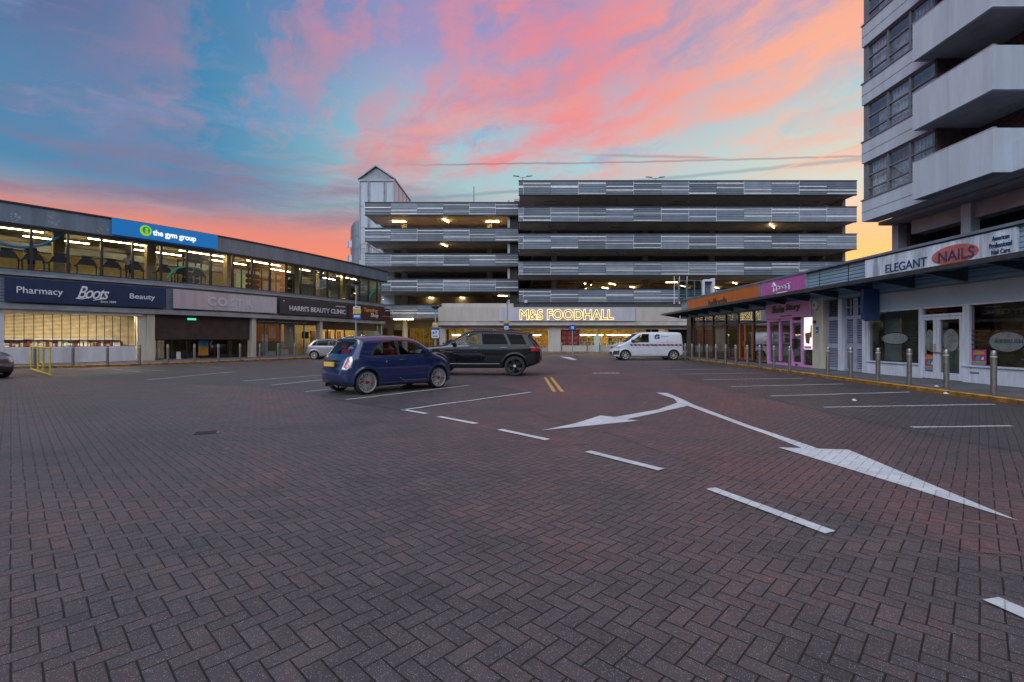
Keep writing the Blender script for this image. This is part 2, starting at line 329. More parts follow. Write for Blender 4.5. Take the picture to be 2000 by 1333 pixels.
MAT = {}
def M(k): return MAT[k]
red = [(0.074, 0.062, 0.066), (0.100, 0.070, 0.074), (0.132, 0.073, 0.074), (0.165, 0.078, 0.078)]
grey = [(0.060, 0.056, 0.062), (0.078, 0.070, 0.076), (0.145, 0.12, 0.132), (0.175, 0.125, 0.135)]
dark = [(0.048, 0.049, 0.053), (0.060, 0.060, 0.064), (0.070, 0.067, 0.070), (0.082, 0.073, 0.076)]
MAT.update(
    ground=paver('paver_mixed', [grey[0], grey[1], (0.106, 0.076, 0.078), red[3]]), redpave=paver('paver_red', red, seed=2), bay=paver('paver_grey', dark, seed=5),
    pavement=mat('paving_slab', (0.12, 0.118, 0.122), 0.8, var=0.25, scale=1.2, bump=0.3),
    kerb_yellow=mat('kerb_yellow_paint', (232, 158, 52), 0.6, var=0.35, scale=4, bump=0.4),
    kerb_side=mat('kerb_concrete', (0.14, 0.12, 0.11), 0.85, var=0.3, scale=5),
    line=paver('road_paint', red, pcol=(0.55, 0.59, 0.62), wear=(0.66, 0.80)),
    line_worn=paver('road_paint_worn', dark, pcol=(0.42, 0.45, 0.47), wear=(0.48, 0.60)),
    line_yellow=paver('road_paint_yellow', red, pcol=(0.52, 0.33, 0.09), wear=(0.60, 0.74)),
    clad=corrugated('ribbed_metal_blue_grey', (0.175, 0.208, 0.258), metal=0.3, period=0.26), clad2=corrugated('ribbed_metal_light', (0.235, 0.272, 0.325), metal=0.3, period=0.26),
    clad3=corrugated('ribbed_metal_dark', (0.13, 0.155, 0.19), metal=0.3, period=0.26), rail=mat('bright_trim_metal', (0.85, 0.85, 0.87), 0.35, 0.4, 0.08),
    soffit=mat('soffit_grey', (0.46, 0.42, 0.39), 0.8, var=0.15, scale=0.6), conc=mat('concrete', (0.36, 0.34, 0.31), 0.85, var=0.15, scale=0.8, bump=0.3, streak=True),
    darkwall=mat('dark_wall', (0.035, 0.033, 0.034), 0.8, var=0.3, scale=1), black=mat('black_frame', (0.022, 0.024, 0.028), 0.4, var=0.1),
    slate=mat('slate_grey_cladding', (0.17, 0.225, 0.28), 0.45, 0.3, 0.14, 0.7, streak=True), ledge=mat('ledge_metal', (0.30, 0.33, 0.36), 0.45, 0.3, 0.15, 1.2),
    band=corrugated('louvre_cladding_grey', (0.21, 0.25, 0.28), metal=0.2, period=0.16), cream=mat('cream_render', (0.52, 0.47, 0.38), 0.8, var=0.12, scale=0.9, streak=True),
    white=mat('white_render', (0.62, 0.64, 0.68), 0.7, var=0.12, scale=0.7, streak=True), lilac=mat('lilac_grey_panel', (0.45, 0.44, 0.50), 0.55, var=0.08, scale=0.7, streak=True),
    beige=mat('beige_panel', (0.45, 0.41, 0.37), 0.7, var=0.08, scale=0.6, streak=True), navy=mat('navy_sign', (0.012, 0.028, 0.085), 0.4, var=0.06),
    gymblue=emat('gym_blue_lit', (0.0, 0.16, 0.46), 0.45), lime=emat('lime_lit', (0.30, 0.56, 0.02), 0.6), gymgreen=emat('green_lit', (0.0, 0.30, 0.12), 0.3), whitelit=emat('white_letters_lit', (0.86, 0.86, 0.78), 0.9),
    letter=mat('white_letter', (0.72, 0.74, 0.8), 0.4, var=0.04), costa=mat('faded_mauve_panel', (0.45, 0.40, 0.43), 0.5, var=0.1, scale=0.8, streak=True),
    ghost=mat('ghost_letter', (0.54, 0.51, 0.58), 0.5, var=0.05), clinic=mat('charcoal_sign', (0.035, 0.042, 0.055), 0.4, var=0.1),
    maroon=mat('maroon_sign', (0.055, 0.018, 0.018), 0.45, var=0.1), amber=mat('amber_letter', (0.75, 0.36, 0.03), 0.4, var=0.05),
    brown=mat('brown_shutter', (0.055, 0.033, 0.028), 0.6, var=0.2, scale=2), orange=mat('orange_sign', (0.50, 0.125, 0.018), 0.45, var=0.1, scale=1, streak=True),
    pinksign=mat('magenta_sign', (0.46, 0.11, 0.36), 0.4, var=0.08), pink=mat('pink_paint', (0.68, 0.27, 0.58), 0.4, var=0.06), purple=mat('lavender_door', (0.33, 0.36, 0.46), 0.5, var=0.1),
    nails=mat('stained_white_sign', (0.56, 0.63, 0.72), 0.5, var=0.28, scale=1.6, streak=True), nailred=mat('faded_red', (0.52, 0.13, 0.11), 0.5, var=0.2, scale=4), nailblue=mat('letter_navy', (0.02, 0.05, 0.13), 0.5),
    louvre=corrugated('blue_grey_lap_boards', (0.23, 0.35, 0.45), metal=0.1, period=0.15), shopwhite=mat('shop_white_paint', (0.60, 0.62, 0.70), 0.45, var=0.1, streak=True),
    panelblue=mat('pale_blue_grey_panel', (0.42, 0.52, 0.60), 0.5, var=0.08, scale=0.5), canopy=mat('canopy_dark_steel', (0.05, 0.065, 0.08), 0.35, 0.5, 0.2), 
    steel=mat('brushed_steel', (0.30, 0.285, 0.27), 0.32, 0.8, 0.12, 8), yrail=mat('yellow_rail_paint', (0.56, 0.42, 0.03), 0.5, var=0.25, scale=6),
    tube=emat('warm_tube', (1.0, 0.80, 0.42), 48.0), tube2=emat('cool_tube', (1.0, 0.84, 0.56), 100.0), tube_amber=emat('amber_tube', (1.0, 0.58, 0.18), 75.0), tube_low=emat('dim_amber_tube', (1.0, 0.66, 0.26), 26.0), neon=emat('neon_outline', (1.0, 0.78, 0.34), 1.5),
    neonface=mat('brass_letter', (0.30, 0.24, 0.16), 0.4, 0.4), exitg=emat('exit_green', (0.1, 0.7, 0.45), 1.0),
    ceil=mat('warm_ceiling', (0.26, 0.20, 0.11), 0.8, var=0.3, scale=0.7), warmwall=mat('warm_wall', (0.48, 0.40, 0.22), 0.8, var=0.1), brownwall=mat('taupe_wall', (0.19, 0.16, 0.10), 0.8, var=0.15), gymfloor=mat('gym_floor', (0.10, 0.09, 0.07), 0.6),
    pane=glass('window_pane', (0.93, 0.95, 0.93), 1.5, boost=1.0), pane_dark=glass('shop_pane', (0.62, 0.66, 0.66), 1.6, boost=1.4), towerglass=glass('flat_window_pane', (0.85, 0.9, 0.95), 1.9, boost=1.9),
    machine=mat('machine_black', (0.02, 0.02, 0.024), 0.5, var=0.1), curtain=mat('net_curtain', (0.62, 0.68, 0.72), 0.9, var=0.25, scale=5), roofing=mat('roof_felt', (0.06, 0.06, 0.065), 0.9),
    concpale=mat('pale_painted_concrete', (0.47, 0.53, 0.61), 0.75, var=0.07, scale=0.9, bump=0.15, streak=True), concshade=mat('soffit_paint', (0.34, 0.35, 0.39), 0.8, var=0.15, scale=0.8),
    brick=mat('dark_brick', (0.075, 0.055, 0.055), 0.85, var=0.3, scale=9), frame_grey=mat('window_frame_grey', (0.17, 0.185, 0.21), 0.5),
    tyre=mat('tyre_rubber', (0.018, 0.018, 0.019), 0.75, var=0.1), alloy=mat('alloy', (0.60, 0.58, 0.55), 0.35, 0.3, 0.06), blackalloy=mat('gloss_black_alloy', (0.05, 0.05, 0.052), 0.3, 0.3), under=mat('underbody', (0.012, 0.012, 0.013), 0.8),
    blue=paint('deep_blue_paint', (0.0005, 0.012, 0.082), 0.1, 0.3), carblack=mat('black_car_paint', (0.003, 0.004, 0.007), 0.45, 0.0, 0.04, 2.0, coat=0.7, spec=0.1), silver=paint('silver_paint', (0.36, 0.36, 0.38), 0.7, 0.35), vanwhite=paint('white_van_paint', (0.60, 0.63, 0.69), 0.0, 0.4), slateblue=paint('slate_blue_paint', (0.12, 0.15, 0.21), 0.6, 0.35),
    carglass=glass('car_glass', (0.62, 0.70, 0.72), 1.5, boost=.8), tint=glass('privacy_glass', (0.03, 0.035, 0.045), 1.4, boost=.55), redlens=mat('red_lens', (0.36, 0.01, 0.015), 0.15, coat=1), clearlens=mat('headlamp_lens', (0.5, 0.52, 0.56), 0.12, 0.5, coat=1), chrome=mat('chrome', (0.7, 0.7, 0.72), 0.15, 1.0),
    redseat=mat('red_leather', (0.62, 0.03, 0.02), 0.5), greyseat=mat('grey_seat', (0.05, 0.06, 0.065), 0.8), plate=mat('yellow_plate', (0.66, 0.42, 0.10), 0.5), redhub=mat('red_hub', (0.3, 0.01, 0.02), 0.4),
    skin=mat('skin', (0.42, 0.22, 0.15), 0.6), shirt=mat('pale_shirt', (0.5, 0.46, 0.4), 0.9), shorts=mat('black_cloth', (0.02, 0.02, 0.025), 0.9), hair=mat('red_brown_hair', (0.12, 0.04, 0.02), 0.8),
    signblue=mat('parking_sign_blue', (0.02, 0.09, 0.34), 0.4), signyellow=mat('yellow_sign', (0.52, 0.34, 0.06), 0.5), signwhite=mat('sign_white', (0.62, 0.64, 0.66), 0.5), wood=mat('timber', (0.22, 0.10, 0.04), 0.6, var=0.2),
    aqua=mat('pale_aqua_board', (0.38, 0.55, 0.55), 0.6), poster_light=emat('backlit_poster', (0.95, 0.80, 0.78), 1.1), poster_warm=mat('poster_print_brown', (0.3, 0.12, 0.06), 0.6), magenta=mat('magenta_print', (0.32, 0.05, 0.22), 0.5), tealprint=mat('teal_print', (0.05, 0.35, 0.36), 0.5), orangeprint=mat('orange_print', (0.6, 0.26, 0.04), 0.5),
    redposter=mat('dark_red_poster', (0.16, 0.02, 0.02), 0.5, var=0.5, scale=5), frosted=mat('frosted_vinyl', (0.42, 0.47, 0.46), 0.6), vinylfilm=film('vinyl_film', (0.40, 0.45, 0.43), 0.45), 
)
# ------------------------------------------------------------ mesh helpers
class Frame:
    """local axes: a along a facade (left to right for someone facing it), n out of it, z up"""
    def __init__(s, x=0, y=0, ang=0.0, z=0.0):
        s.o = (x, y, z); s.c, s.s = cos(ang), sin(ang); s.ang = ang
    def __call__(s, a, n, z):
        return (s.o[0] + s.c * a + s.s * n, s.o[1] + s.s * a - s.c * n, s.o[2] + z)
    def mat(s, a=0, n=0, z=0):
        """matrix whose local x = along, y = up, z = out (for lettering)"""
        p = s(a, n, z)
        return Matrix(((s.c, 0, s.s, p[0]), (s.s, 0, -s.c, p[1]), (0, 1, 0, p[2]), (0, 0, 0, 1)))
IDF = Frame(0, 0, 0)   # a = x, n = -y

class MB:
    def __init__(s, fr=None): s.v, s.f, s.mi, s.fr = [], [], [], fr
    def P(s, p):
        if s.fr: p = s.fr(*p)
        s.v.append(tuple(p)); return len(s.v) - 1
    def face(s, pts, mi=0):
        s.f.append([s.P(p) for p in pts]); s.mi.append(mi); return s
    def box(s, a0, a1, n0, n1, z0, z1, mi=0):
        a0, a1 = min(a0, a1), max(a0, a1); n0, n1 = min(n0, n1), max(n0, n1); z0, z1 = min(z0, z1), max(z0, z1)
        i = [s.P(p) for p in ((a0, n0, z0), (a1, n0, z0), (a1, n1, z0), (a0, n1, z0), (a0, n0, z1), (a1, n0, z1), (a1, n1, z1), (a0, n1, z1))]
        for q in ((0, 3, 2, 1), (4, 5, 6, 7), (0, 1, 5, 4), (1, 2, 6, 5), (2, 3, 7, 6), (3, 0, 4, 7)):
            s.f.append([i[k] for k in q]); s.mi.append(mi)
        return s
    def tube(s, pts, r, n=10, mi=0, cap=True, closed=False):
        pts = [Vector(s.fr(*p)) if s.fr else Vector(p) for p in pts]
        rr = r if isinstance(r, (list, tuple)) else [r] * len(pts)
        rings = []; up = None
        N = len(pts)
        for k, p in enumerate(pts):
            if closed: d = (pts[(k + 1) % N] - pts[k - 1]).normalized()
            else: d = (pts[min(k + 1, N - 1)] - pts[max(k - 1, 0)]).normalized()
            if up is None:
                up = Vector((0, 0, 1)) if abs(d.z) < 0.9 else Vector((1, 0, 0))
            up = (up - d * up.dot(d)).normalized(); sd = d.cross(up)
            ring = []
            for j in range(n):
                t = 2 * pi * j / n
                s.v.append(tuple(p + (up * cos(t) + sd * sin(t)) * rr[k])); ring.append(len(s.v) - 1)
            rings.append(ring)
        K = N if closed else N - 1
        for k in range(K):
            A, B = rings[k], rings[(k + 1) % N]
            for j in range(n):
                s.f.append([A[j], A[(j + 1) % n], B[(j + 1) % n], B[j]]); s.mi.append(mi)
        if cap and not closed:
            s.f.append(rings[0][::-1]); s.mi.append(mi); s.f.append(rings[-1]); s.mi.append(mi)
        return s
    def prism(s, poly, n0, n1, mi=0):
        """poly in (a,z), extruded along n"""
        A = [s.P((a, n0, z)) for a, z in poly]; B = [s.P((a, n1, z)) for a, z in poly]
        s.f.append(A[::-1]); s.mi.append(mi); s.f.append(B); s.mi.append(mi)
        for k in range(len(poly)):
            j = (k + 1) % len(poly); s.f.append([A[k], A[j], B[j], B[k]]); s.mi.append(mi)
        return s
    def flat(s, poly, z, mi=0):
        s.f.append([s.P((x, y, z)) for x, y in poly]); s.mi.append(mi); return s
    def slab(s, poly, z0, z1, mi=0):
        A = [s.P((x, y, z0)) for x, y in poly]; B = [s.P((x, y, z1)) for x, y in poly]
        s.f.append(A[::-1]); s.mi.append(mi); s.f.append(B); s.mi.append(mi)
        for k in range(len(poly)):
            j = (k + 1) % len(poly); s.f.append([A[k], A[j], B[j], B[k]]); s.mi.append(mi)
        return s
    def build(s, name, mats, parent=None, smooth=False, bevel=0, loc=None):
        me = bpy.data.meshes.new(name)
        vv = s.v
        if parent is not None and loc is None:
            o = parent_world(parent); inv = o.inverted()
            vv = [tuple(inv @ Vector(p)) for p in vv]
        me.from_pydata(vv, [], s.f)
        ms = mats if isinstance(mats, (list, tuple)) else [mats]
        for m in ms: me.materials.append(MAT[m] if isinstance(m, str) else m)
        if len(ms) > 1: me.polygons.foreach_set('material_index', s.mi)
        me.update()
        import bmesh
        bm = bmesh.new(); bm.from_mesh(me); bmesh.ops.recalc_face_normals(bm, faces=bm.faces)
        if bevel: bmesh.ops.bevel(bm, geom=bm.edges[:], offset=bevel, segments=2, affect='EDGES', clamp_overlap=True)
        bm.to_mesh(me); bm.free()
        if smooth: smooth_mesh(me)
        ob = bpy.data.objects.new(name, me); COL.objects.link(ob)
        if parent is not None: ob.parent = parent
        if loc is not None: ob.location = loc
        return ob
def smooth_mesh(me, ang=0.7):
    me.polygons.foreach_set('use_smooth', [True] * len(me.polygons))
    me.update()
    ed = [e.key for e in me.edges]
    fn = {}
    for p in me.polygons:
        for k in p.edge_keys: fn.setdefault(k, []).append(p.normal)
    sharp = [len(fn.get(k, ())) == 2 and fn[k][0].angle(fn[k][1], 0) > ang for k in ed]
    at = me.attributes.new('sharp_edge', 'BOOLEAN', 'EDGE'); at.data.foreach_set('value', sharp)
_pw = {}
def parent_world(p):
    m = Matrix.LocRotScale(p.location, p.rotation_euler, p.scale)
    return (parent_world(p.parent) @ m) if p.parent else m
def tag(o, label=None, cat=None, group=None, kind=None):
    if label: o['label'] = label
    if cat: o['category'] = cat
    if group: o['group'] = group
    if kind: o['kind'] = kind
    return o
def thing(name, label, cat, loc=(0, 0, 0), rz=0, group=None):
    o = bpy.data.objects.new(name, None); COL.objects.link(o); o.empty_display_size = 0.2
    o.location = loc; o.rotation_euler = (0, 0, rz)
    return tag(o, label, cat, group)
def dup(root, loc, rz=None, label=None, group=None):
    def cp(o, par):
        c = o.copy(); COL.objects.link(c); c.parent = par
        for ch in list(o.children): cp(ch, c)
        return c
    r = cp(root, None); r.location = loc
    if rz is not None: r.rotation_euler = (0, 0, rz)
    if label: r['label'] = label
    if group: r['group'] = group
    return r
def text(body, fr, a, n, z, width, height, m, parent=None, ext=0.012, name='lettering', bevel=0.0, align='CENTER', shear=0, bold=0.0, outline=0.0, spacing=1.0):
    """letters fitted into width x height, standing proud of the plane; (a,z) is the centre"""
    cu = bpy.data.curves.new(name, 'FONT'); cu.body = body; cu.size = 1.0
    cu.shear = shear; cu.space_character = spacing; cu.resolution_u = 4
    cu.offset = bold
    if outline:
        cu.fill_mode = 'NONE'; cu.bevel_depth = outline; cu.bevel_resolution = 1
    else:
        cu.extrude = ext
    tmp = bpy.data.objects.new('tmp', cu); COL.objects.link(tmp)
    dg = bpy.context.evaluated_depsgraph_get()
    me = bpy.data.meshes.new_from_object(tmp.evaluated_get(dg))
    bpy.data.objects.remove(tmp)
    co = np.empty(len(me.vertices) * 3); me.vertices.foreach_get('co', co); co = co.reshape(-1, 3)
    lo, hi = co.min(0), co.max(0)
    sx = width / (hi[0] - lo[0]) if width else height / (hi[1] - lo[1]); sy = height / (hi[1] - lo[1]) if height else sx
    if not outline:
        sz = 1.0
    else: sz = sy
    co[:, 0] = (co[:, 0] - (lo[0] + hi[0]) / 2) * sx; co[:, 1] = (co[:, 1] - (lo[1] + hi[1]) / 2) * sy; co[:, 2] *= sz
    mt = fr.mat(a, n, z)
    R = np.array(mt)
    w = co @ R[:3, :3].T + R[:3, 3]
    if parent is not None:
        inv = np.array(parent_world(parent).inverted()); w = w @ inv[:3, :3].T + inv[:3, 3]
    me.vertices.foreach_set('co', w.ravel()); me.materials.clear(); me.materials.append(MAT[m]); me.update()
    me.name = name
    ob = bpy.data.objects.new(name, me); COL.objects.link(ob)
    if parent is not None: ob.parent = parent
    return ob
def G(px, py, z=0.0):
    Y = F * (H - z) / (py - HOR); return ((px - 1000) / F * Y, Y)
def hh(py, Y): return H + (HOR - py) / F * Y
def XX(px, Y): return (px - 1000) / F * Y
ORD = ['first', 'second', 'third', 'fourth', 'fifth', 'sixth', 'seventh', 'eighth', 'ninth', 'tenth', 'eleventh', 'twelfth', 'thirteenth', 'fourteenth', 'fifteenth', 'sixteenth', 'seventeenth', 'eighteenth', 'nineteenth', 'twentieth', 'twenty-first', 'twenty-second', 'twenty-third', 'twenty-fourth']

# ------------------------------------------------------------ ground
g = MB().flat([(-400, -300), (400, -300), (400, 700), (-400, 700)], 0.0).build('ground', 'ground'); tag(g, 'block paved car park surface in mixed purple grey herringbone', kind='structure')
def sheet(name, poly, z, m, label=None):
    o = MB().flat(poly, z).build(name, m); tag(o, label, kind='structure'); return o
# grey parking bays on the right (outer edge follows the red blocks), left, and the red turning area
kerbR = [(10.75, 4.0), (11.0, 10.4), (11.5, 18.1), (12.1, 27.0), (12.5, 34.8), (12.7, 40.5), (13.0, 52.0)]
bayR = [G(1300, 716), G(1318, 735), G(1400, 757), G(1500, 779), G(1607, 804), G(1725, 830), G(1912, 870), G(2060, 893), G(2400, 945), (10.75, 4.0)] + kerbR[1:5]
sheet('parking_bay_paving', bayR, 0.004, 'bay', 'dark grey block paving under the right hand bays')
sheet('parking_bay_paving', [G(60, 736), G(180, 741), G(330, 748), G(520, 757), G(600, 768), G(680, 786), G(790, 803), G(1036, 768), G(960, 752), G(905, 745), G(800, 716), G(700, 706), G(560, 704), G(440, 711), G(240, 720), G(110, 728)], 0.004, 'bay', 'dark grey block paving of the left hand bays')
sheet('turning_area_paving', [G(1000, 742), G(1063, 737), G(1110, 724), G(1170, 717), G(1240, 728), G(1300, 742), G(1400, 762), G(1500, 785), G(1600, 809), G(1720, 836), G(1912, 877), G(2060, 901), G(2240, 1100), G(1900, 1080), G(1500, 960), G(1200, 850), G(1060, 812), G(985, 780)], 0.003, 'redpave', 'reddish block paving in the turning area')
# ---- pavements and kerbs
def offset_poly(pts, d):
    out = []
    for i, p in enumerate(pts):
        a = pts[max(i - 1, 0)]; b = pts[min(i + 1, len(pts) - 1)]
        dx, dy = b[0] - a[0], b[1] - a[1]; L = hypot(dx, dy)
        out.append((p[0] + dy / L * d, p[1] - dx / L * d))
    return out
kerbL = [(-36, 20.6), (-30, 22.0), (-24.3, 23.6), (-22.6, 24.1), (-20.8, 25.2), (-19.3, 27.4), (-17.9, 29.7), (-16.8, 31.7), (-15.9, 33.7), (-15.1, 35.9), (-14.1, 39.0), (-13.3, 42.5), (-12.0, 47.0), (-10.5, 50.0), (-8.5, 51.6), (10.0, 51.6), (12.6, 52.2)]
def pave(kerb, side, outer, label):
    inn = offset_poly(kerb, -0.14 * side)
    top = inn + outer
    o = MB().slab(top, -0.05, 0.10).build('pavement', 'pavement'); tag(o, label, kind='structure')
    m = MB()
    for i in range(len(kerb) - 1):
        a, b, c, d = kerb[i], kerb[i + 1], inn[i + 1], inn[i]
        m.slab([a, b, c, d], -0.05, 0.112)
    # faces painted on top and road side
    return m
mk = pave(kerbL, -1, [(12.6, 60), (-30, 60), (-36, 30)], 'raised grey pavement along the left hand shops and food hall')
kb = mk.build('kerb', 'kerb_yellow'); tag(kb, 'worn yellow painted kerb edging the left hand pavement', kind='structure')
mk = pave(kerbR, 1, [(14.6, 52), (14.6, 4)], 'raised grey pavement in front of the right hand shops')
kb = mk.build('kerb', 'kerb_yellow'); tag(kb, 'yellow painted kerb edging the right hand pavement', kind='structure')

# ---- painted markings
def stripe(mb, p, q, w, z=0.009):
    dx, dy = q[0] - p[0], q[1] - p[1]; L = hypot(dx, dy); nx, ny = -dy / L * w / 2, dx / L * w / 2
    mb.flat([(p[0] + nx, p[1] + ny), (p[0] - nx, p[1] - ny), (q[0] - nx, q[1] - ny), (q[0] + nx, q[1] + ny)], z)
def ragged(mb, p, q, w, z=0.009, step=0.35):
    L = hypot(q[0] - p[0], q[1] - p[1]); n = max(2, int(L / step)); nx, ny = -(q[1] - p[1]) / L, (q[0] - p[0]) / L
    A, B = [], []
    for i in range(n + 1):
        t = i / n; x, y = p[0] + (q[0] - p[0]) * t, p[1] + (q[1] - p[1]) * t
        a, b = w / 2 * random.uniform(0.7, 1.12), w / 2 * random.uniform(0.7, 1.12); j = random.uniform(-.012, .012)
        A.append((x + nx * (a + j), y + ny * (a + j))); B.append((x - nx * (b - j), y - ny * (b - j)))
    for i in range(n): mb.flat([A[i], B[i], B[i + 1], A[i + 1]], z)
def marking(name, label, mb, m='line', group=None):
    o = mb.build(name, m); tag(o, label, kind='structure', group=group); return o
for i, (p, q) in enumerate([((786, 801), (833, 809)), ((857, 814.8), (930, 828.6)), ((976, 840), (1070, 860.3)), ((1148, 883), (1292, 919)), ((1388, 955.5), (1622, 1042)), ((1935, 1172), (2260, 1315))]):
    mb = MB(); stripe(mb, G(*p), G(*q), 0.115); marking('lane_dash', 'white lane dash in the curved broken line', mb, group='broken lane line')
mb = MB()
mb.flat([G(*p) for p in ((1281.5, 768), (1303, 768.6), (1331, 780), (1355, 791.7), (1460, 831), (1517, 850), (1599, 878), (1568, 877.5), (1499, 850.5), (1460, 837), (1343, 793.5), (1323, 787.5), (1317, 780))], 0.009)
mb.flat([G(*p) for p in ((1520, 875.4), (1570, 877), (1599, 878), (1657, 880), (1991, 1020.5))], 0.0095)
marking('direction_arrow', 'large white arrow pointing to the near right', mb)
mb = MB()
mb.flat([G(*p) for p in ((1323, 787.8), (1343, 793.8), (1286, 807), (1218, 821.5), (1200, 816), (1285, 801))], 0.0095)
mb.flat([G(*p) for p in ((1173, 812.7), (1200, 815.8), (1222, 820), (1246.5, 823), (1131, 834.8), (1058, 841.8), (1124, 828))], 0.009)
marking('direction_arrow', 'smaller white arrow branching left towards the blue hatchback', mb)
bays = [((676, 781.5), (916, 753.4)), ((787, 801.5), (1037, 767)), ((596, 766), (642, 761)), ((530, 753), (650, 740.5)), ((475, 745), (640, 732.5)), ((287, 743), (455, 727)),
        ((1609, 796.5), (1944, 790.7)), ((1505, 774.5), (1777, 766.7)), ((1428, 756), (1647, 750.8)), ((1781, 835.7), (1976, 833)), ((1374, 742.5), (1568, 739.5)), ((1330, 731.5), (1490, 729.2)), ((1292, 723.2), (1450, 721.8))]
for i, (p, q) in enumerate(bays):
    mb = MB(); ragged(mb, G(*p), G(*q), 0.085); marking('bay_line', 'thin worn white parking bay line', mb, group='parking bay lines')
for (p, q) in (((105, 735), (150, 735.3)), ((172, 730.5), (232, 729.5)), ((217, 721), (278, 728)), ((372, 715), (437, 719.5)), ((250, 722.5), (325, 725))):
    mb = MB(); ragged(mb, G(*p), G(*q), 0.08); marking('bay_line', 'faint worn bay line near the left kerb', mb, 'line_worn', group='faint bay lines on the left')
mb = MB(); mb.flat([G(*p) for p in ((1062, 738), (1067, 738), (1087, 766), (1079, 766))], 0.009); mb.flat([G(*p) for p in ((1074, 738), (1079, 738), (1102, 766), (1094, 766))], 0.009)
marking('double_yellow_lines', 'short double yellow lines beside the black estate', mb, 'line_yellow')
mb = MB()
for (x0, x1) in ((1158, 1166), (1169, 1178), (1180, 1190), (1192, 1200), (1202, 1209)):
    mb.flat([G(x0, 728), G(x1, 728), G(x1 - 1, 729), G(x0, 729)], 0.009); mb.flat([G(x0 + 1, 730), G(x1 + 2, 730), G(x1 + 2, 730.8), G(x0 + 1, 730.8)], 0.009)
marking('road_lettering', 'faded white painted word on the road seen at a grazing angle', mb, 'line_worn')
mb = MB()
ragged(mb, G(1062, 696.4), G(1135, 693.2), 0.3); mb.flat([G(*p) for p in ((1092, 697), (1113, 698.2), (1127, 703), (1118, 703.8))], 0.010); ragged(mb, G(1000, 694.3), G(1060, 695.0), 0.15)
marking('direction_arrow', 'distant white turning arrow near the food hall', mb, 'line')
# small ironwork and litter
t = thing('manhole_cover', 'small square iron access cover set in the paving', 'manhole cover', (G(402, 846)[0], G(402, 846)[1], 0), radians(28))
mb = MB(Frame(0, 0, 0)); mb.box(-0.14, 0.14, -0.12, 0.12, -0.02, 0.007); o = mb.build('cover_plate', 'under', t, loc=(0, 0, 0))
mb = MB(Frame(0, 0, 0)); mb.box(-0.16, -0.143, -0.12, 0.12, -0.02, 0.010); mb.box(0.143, 0.18, -0.12, 0.15, -0.02, 0.010); mb.box(-0.16, 0.141, -0.15, -0.123, -0.02, 0.010); mb.build('cover_frame', 'kerb_side', t, loc=(0, 0, 0))
for i, (px, py, lb) in enumerate(((1669, 783, 'white paper cup lid dropped on the right hand bays'), (1830, 755.5, 'scrap of white paper on the right pavement'), (1848, 770.5, 'scrap of white paper on the yellow kerb'))):
    X, Y = G(px, py, 0.1 if i else 0); z = 0 if i == 0 else (0.1 if i == 1 else 0.112)
    mb = MB(); mb.tube([(X, Y, z + 0.002), (X, Y, z + 0.02), (X + .01, Y, z + 0.03)], [0.055, 0.05, 0.02], 9); tag(mb.build('litter', 'signwhite'), lb, 'litter')
# ------------------------------------------------------------ left building (gently curved front)
SEG = 1.48
def _ang(s):
    return float(np.interp(s, [-8, 4, 10, 14, 19, 25, 32], [51.5, 52.5, 58, 64.5, 67.5, 72.0, 73.5]))
_ss = np.arange(-24, 33, 0.02); _an = np.array([radians(_ang(s)) for s in _ss])
_x = np.concatenate([[0], np.cumsum(np.cos(_an[:-1]) * 0.02)]); _y = np.concatenate([[0], np.cumsum(np.sin(_an[:-1]) * 0.02)])
k0 = int(np.argmin(abs(_ss))); _x += -26.6 - _x[k0]; _y += 25.1 - _y[k0]
_px = 1000 + F * _x / _y
def LP(s): return (float(np.interp(s, _ss, _x)), float(np.interp(s, _ss, _y)))
def SP(px): return float(np.interp(px, _px, _ss))
def LF(s0, s1, z=0.0):
    p, q = LP(s0), LP(s1); return Frame(p[0], p[1], atan2(q[1] - p[1], q[0] - p[0]), z), hypot(q[0] - p[0], q[1] - p[1])
S0, S1 = -22.0, SP(750)
def strip(mb, s0, s1, n0, n1, z0, z1, mi=0, step=1.0):
    k = max(1, int((s1 - s0) / step))
    for i in range(k):
        fr, L = LF(s0 + (s1 - s0) * i / k, s0 + (s1 - s0) * (i + 1) / k); mb.fr = fr; mb.box(0, L, n0, n1, z0, z1, mi)
    mb.fr = None
gb = thing('retail_building', 'two storey curved shop building with glazed gym above and grey fascia', 'building', (*LP(0), 0))
mb = MB()
def curve_panel(mb, s0, s1, n0, n1, z0, z1, step=1.2, mi=0):
    k = max(1, int((s1 - s0) / step)); P0 = None
    rows = []
    for i in range(k + 1):
        s = s0 + (s1 - s0) * i / k; fr, _ = LF(s - .1, s + .1); rows.append([fr(.1, n, z) for n, z in ((n0, z0), (n1, z0), (n1, z1), (n0, z1))])
    for i in range(k):
        for j in range(4):
            mb.face([rows[i][j], rows[i + 1][j], rows[i + 1][(j + 1) % 4], rows[i][(j + 1) % 4]], mi)
    mb.face(rows[0], mi); mb.face(rows[-1], mi)
curve_panel(mb, S0, S1 + .5, -0.25, 0.12, 7.55, 8.55); mb.build('fascia', 'slate', gb)
mb = MB(); curve_panel(mb, S0, S1 + .55, -0.4, 0.2, 8.552, 8.64); mb.build('coping', 'black', gb)
mb = MB(); curve_panel(mb, S0, S1 + .5, -0.25, 0.08, 7.45, 7.548); mb.build('window_head', 'black', gb)
mb = MB(); curve_panel(mb, S0, S1, -0.3, 0.14, 4.93, 5.10); mb.build('sill_band', 'slate', gb)
mb = MB(); curve_panel(mb, S0, S1, -0.3, 0.22, 4.80, 4.928); mb.build('ledge', 'ledge', gb)
mb = MB(); curve_panel(mb, S0, S1, -0.3, 0.05, 3.30, 4.798); mb.build('cladding_band', 'band', gb)
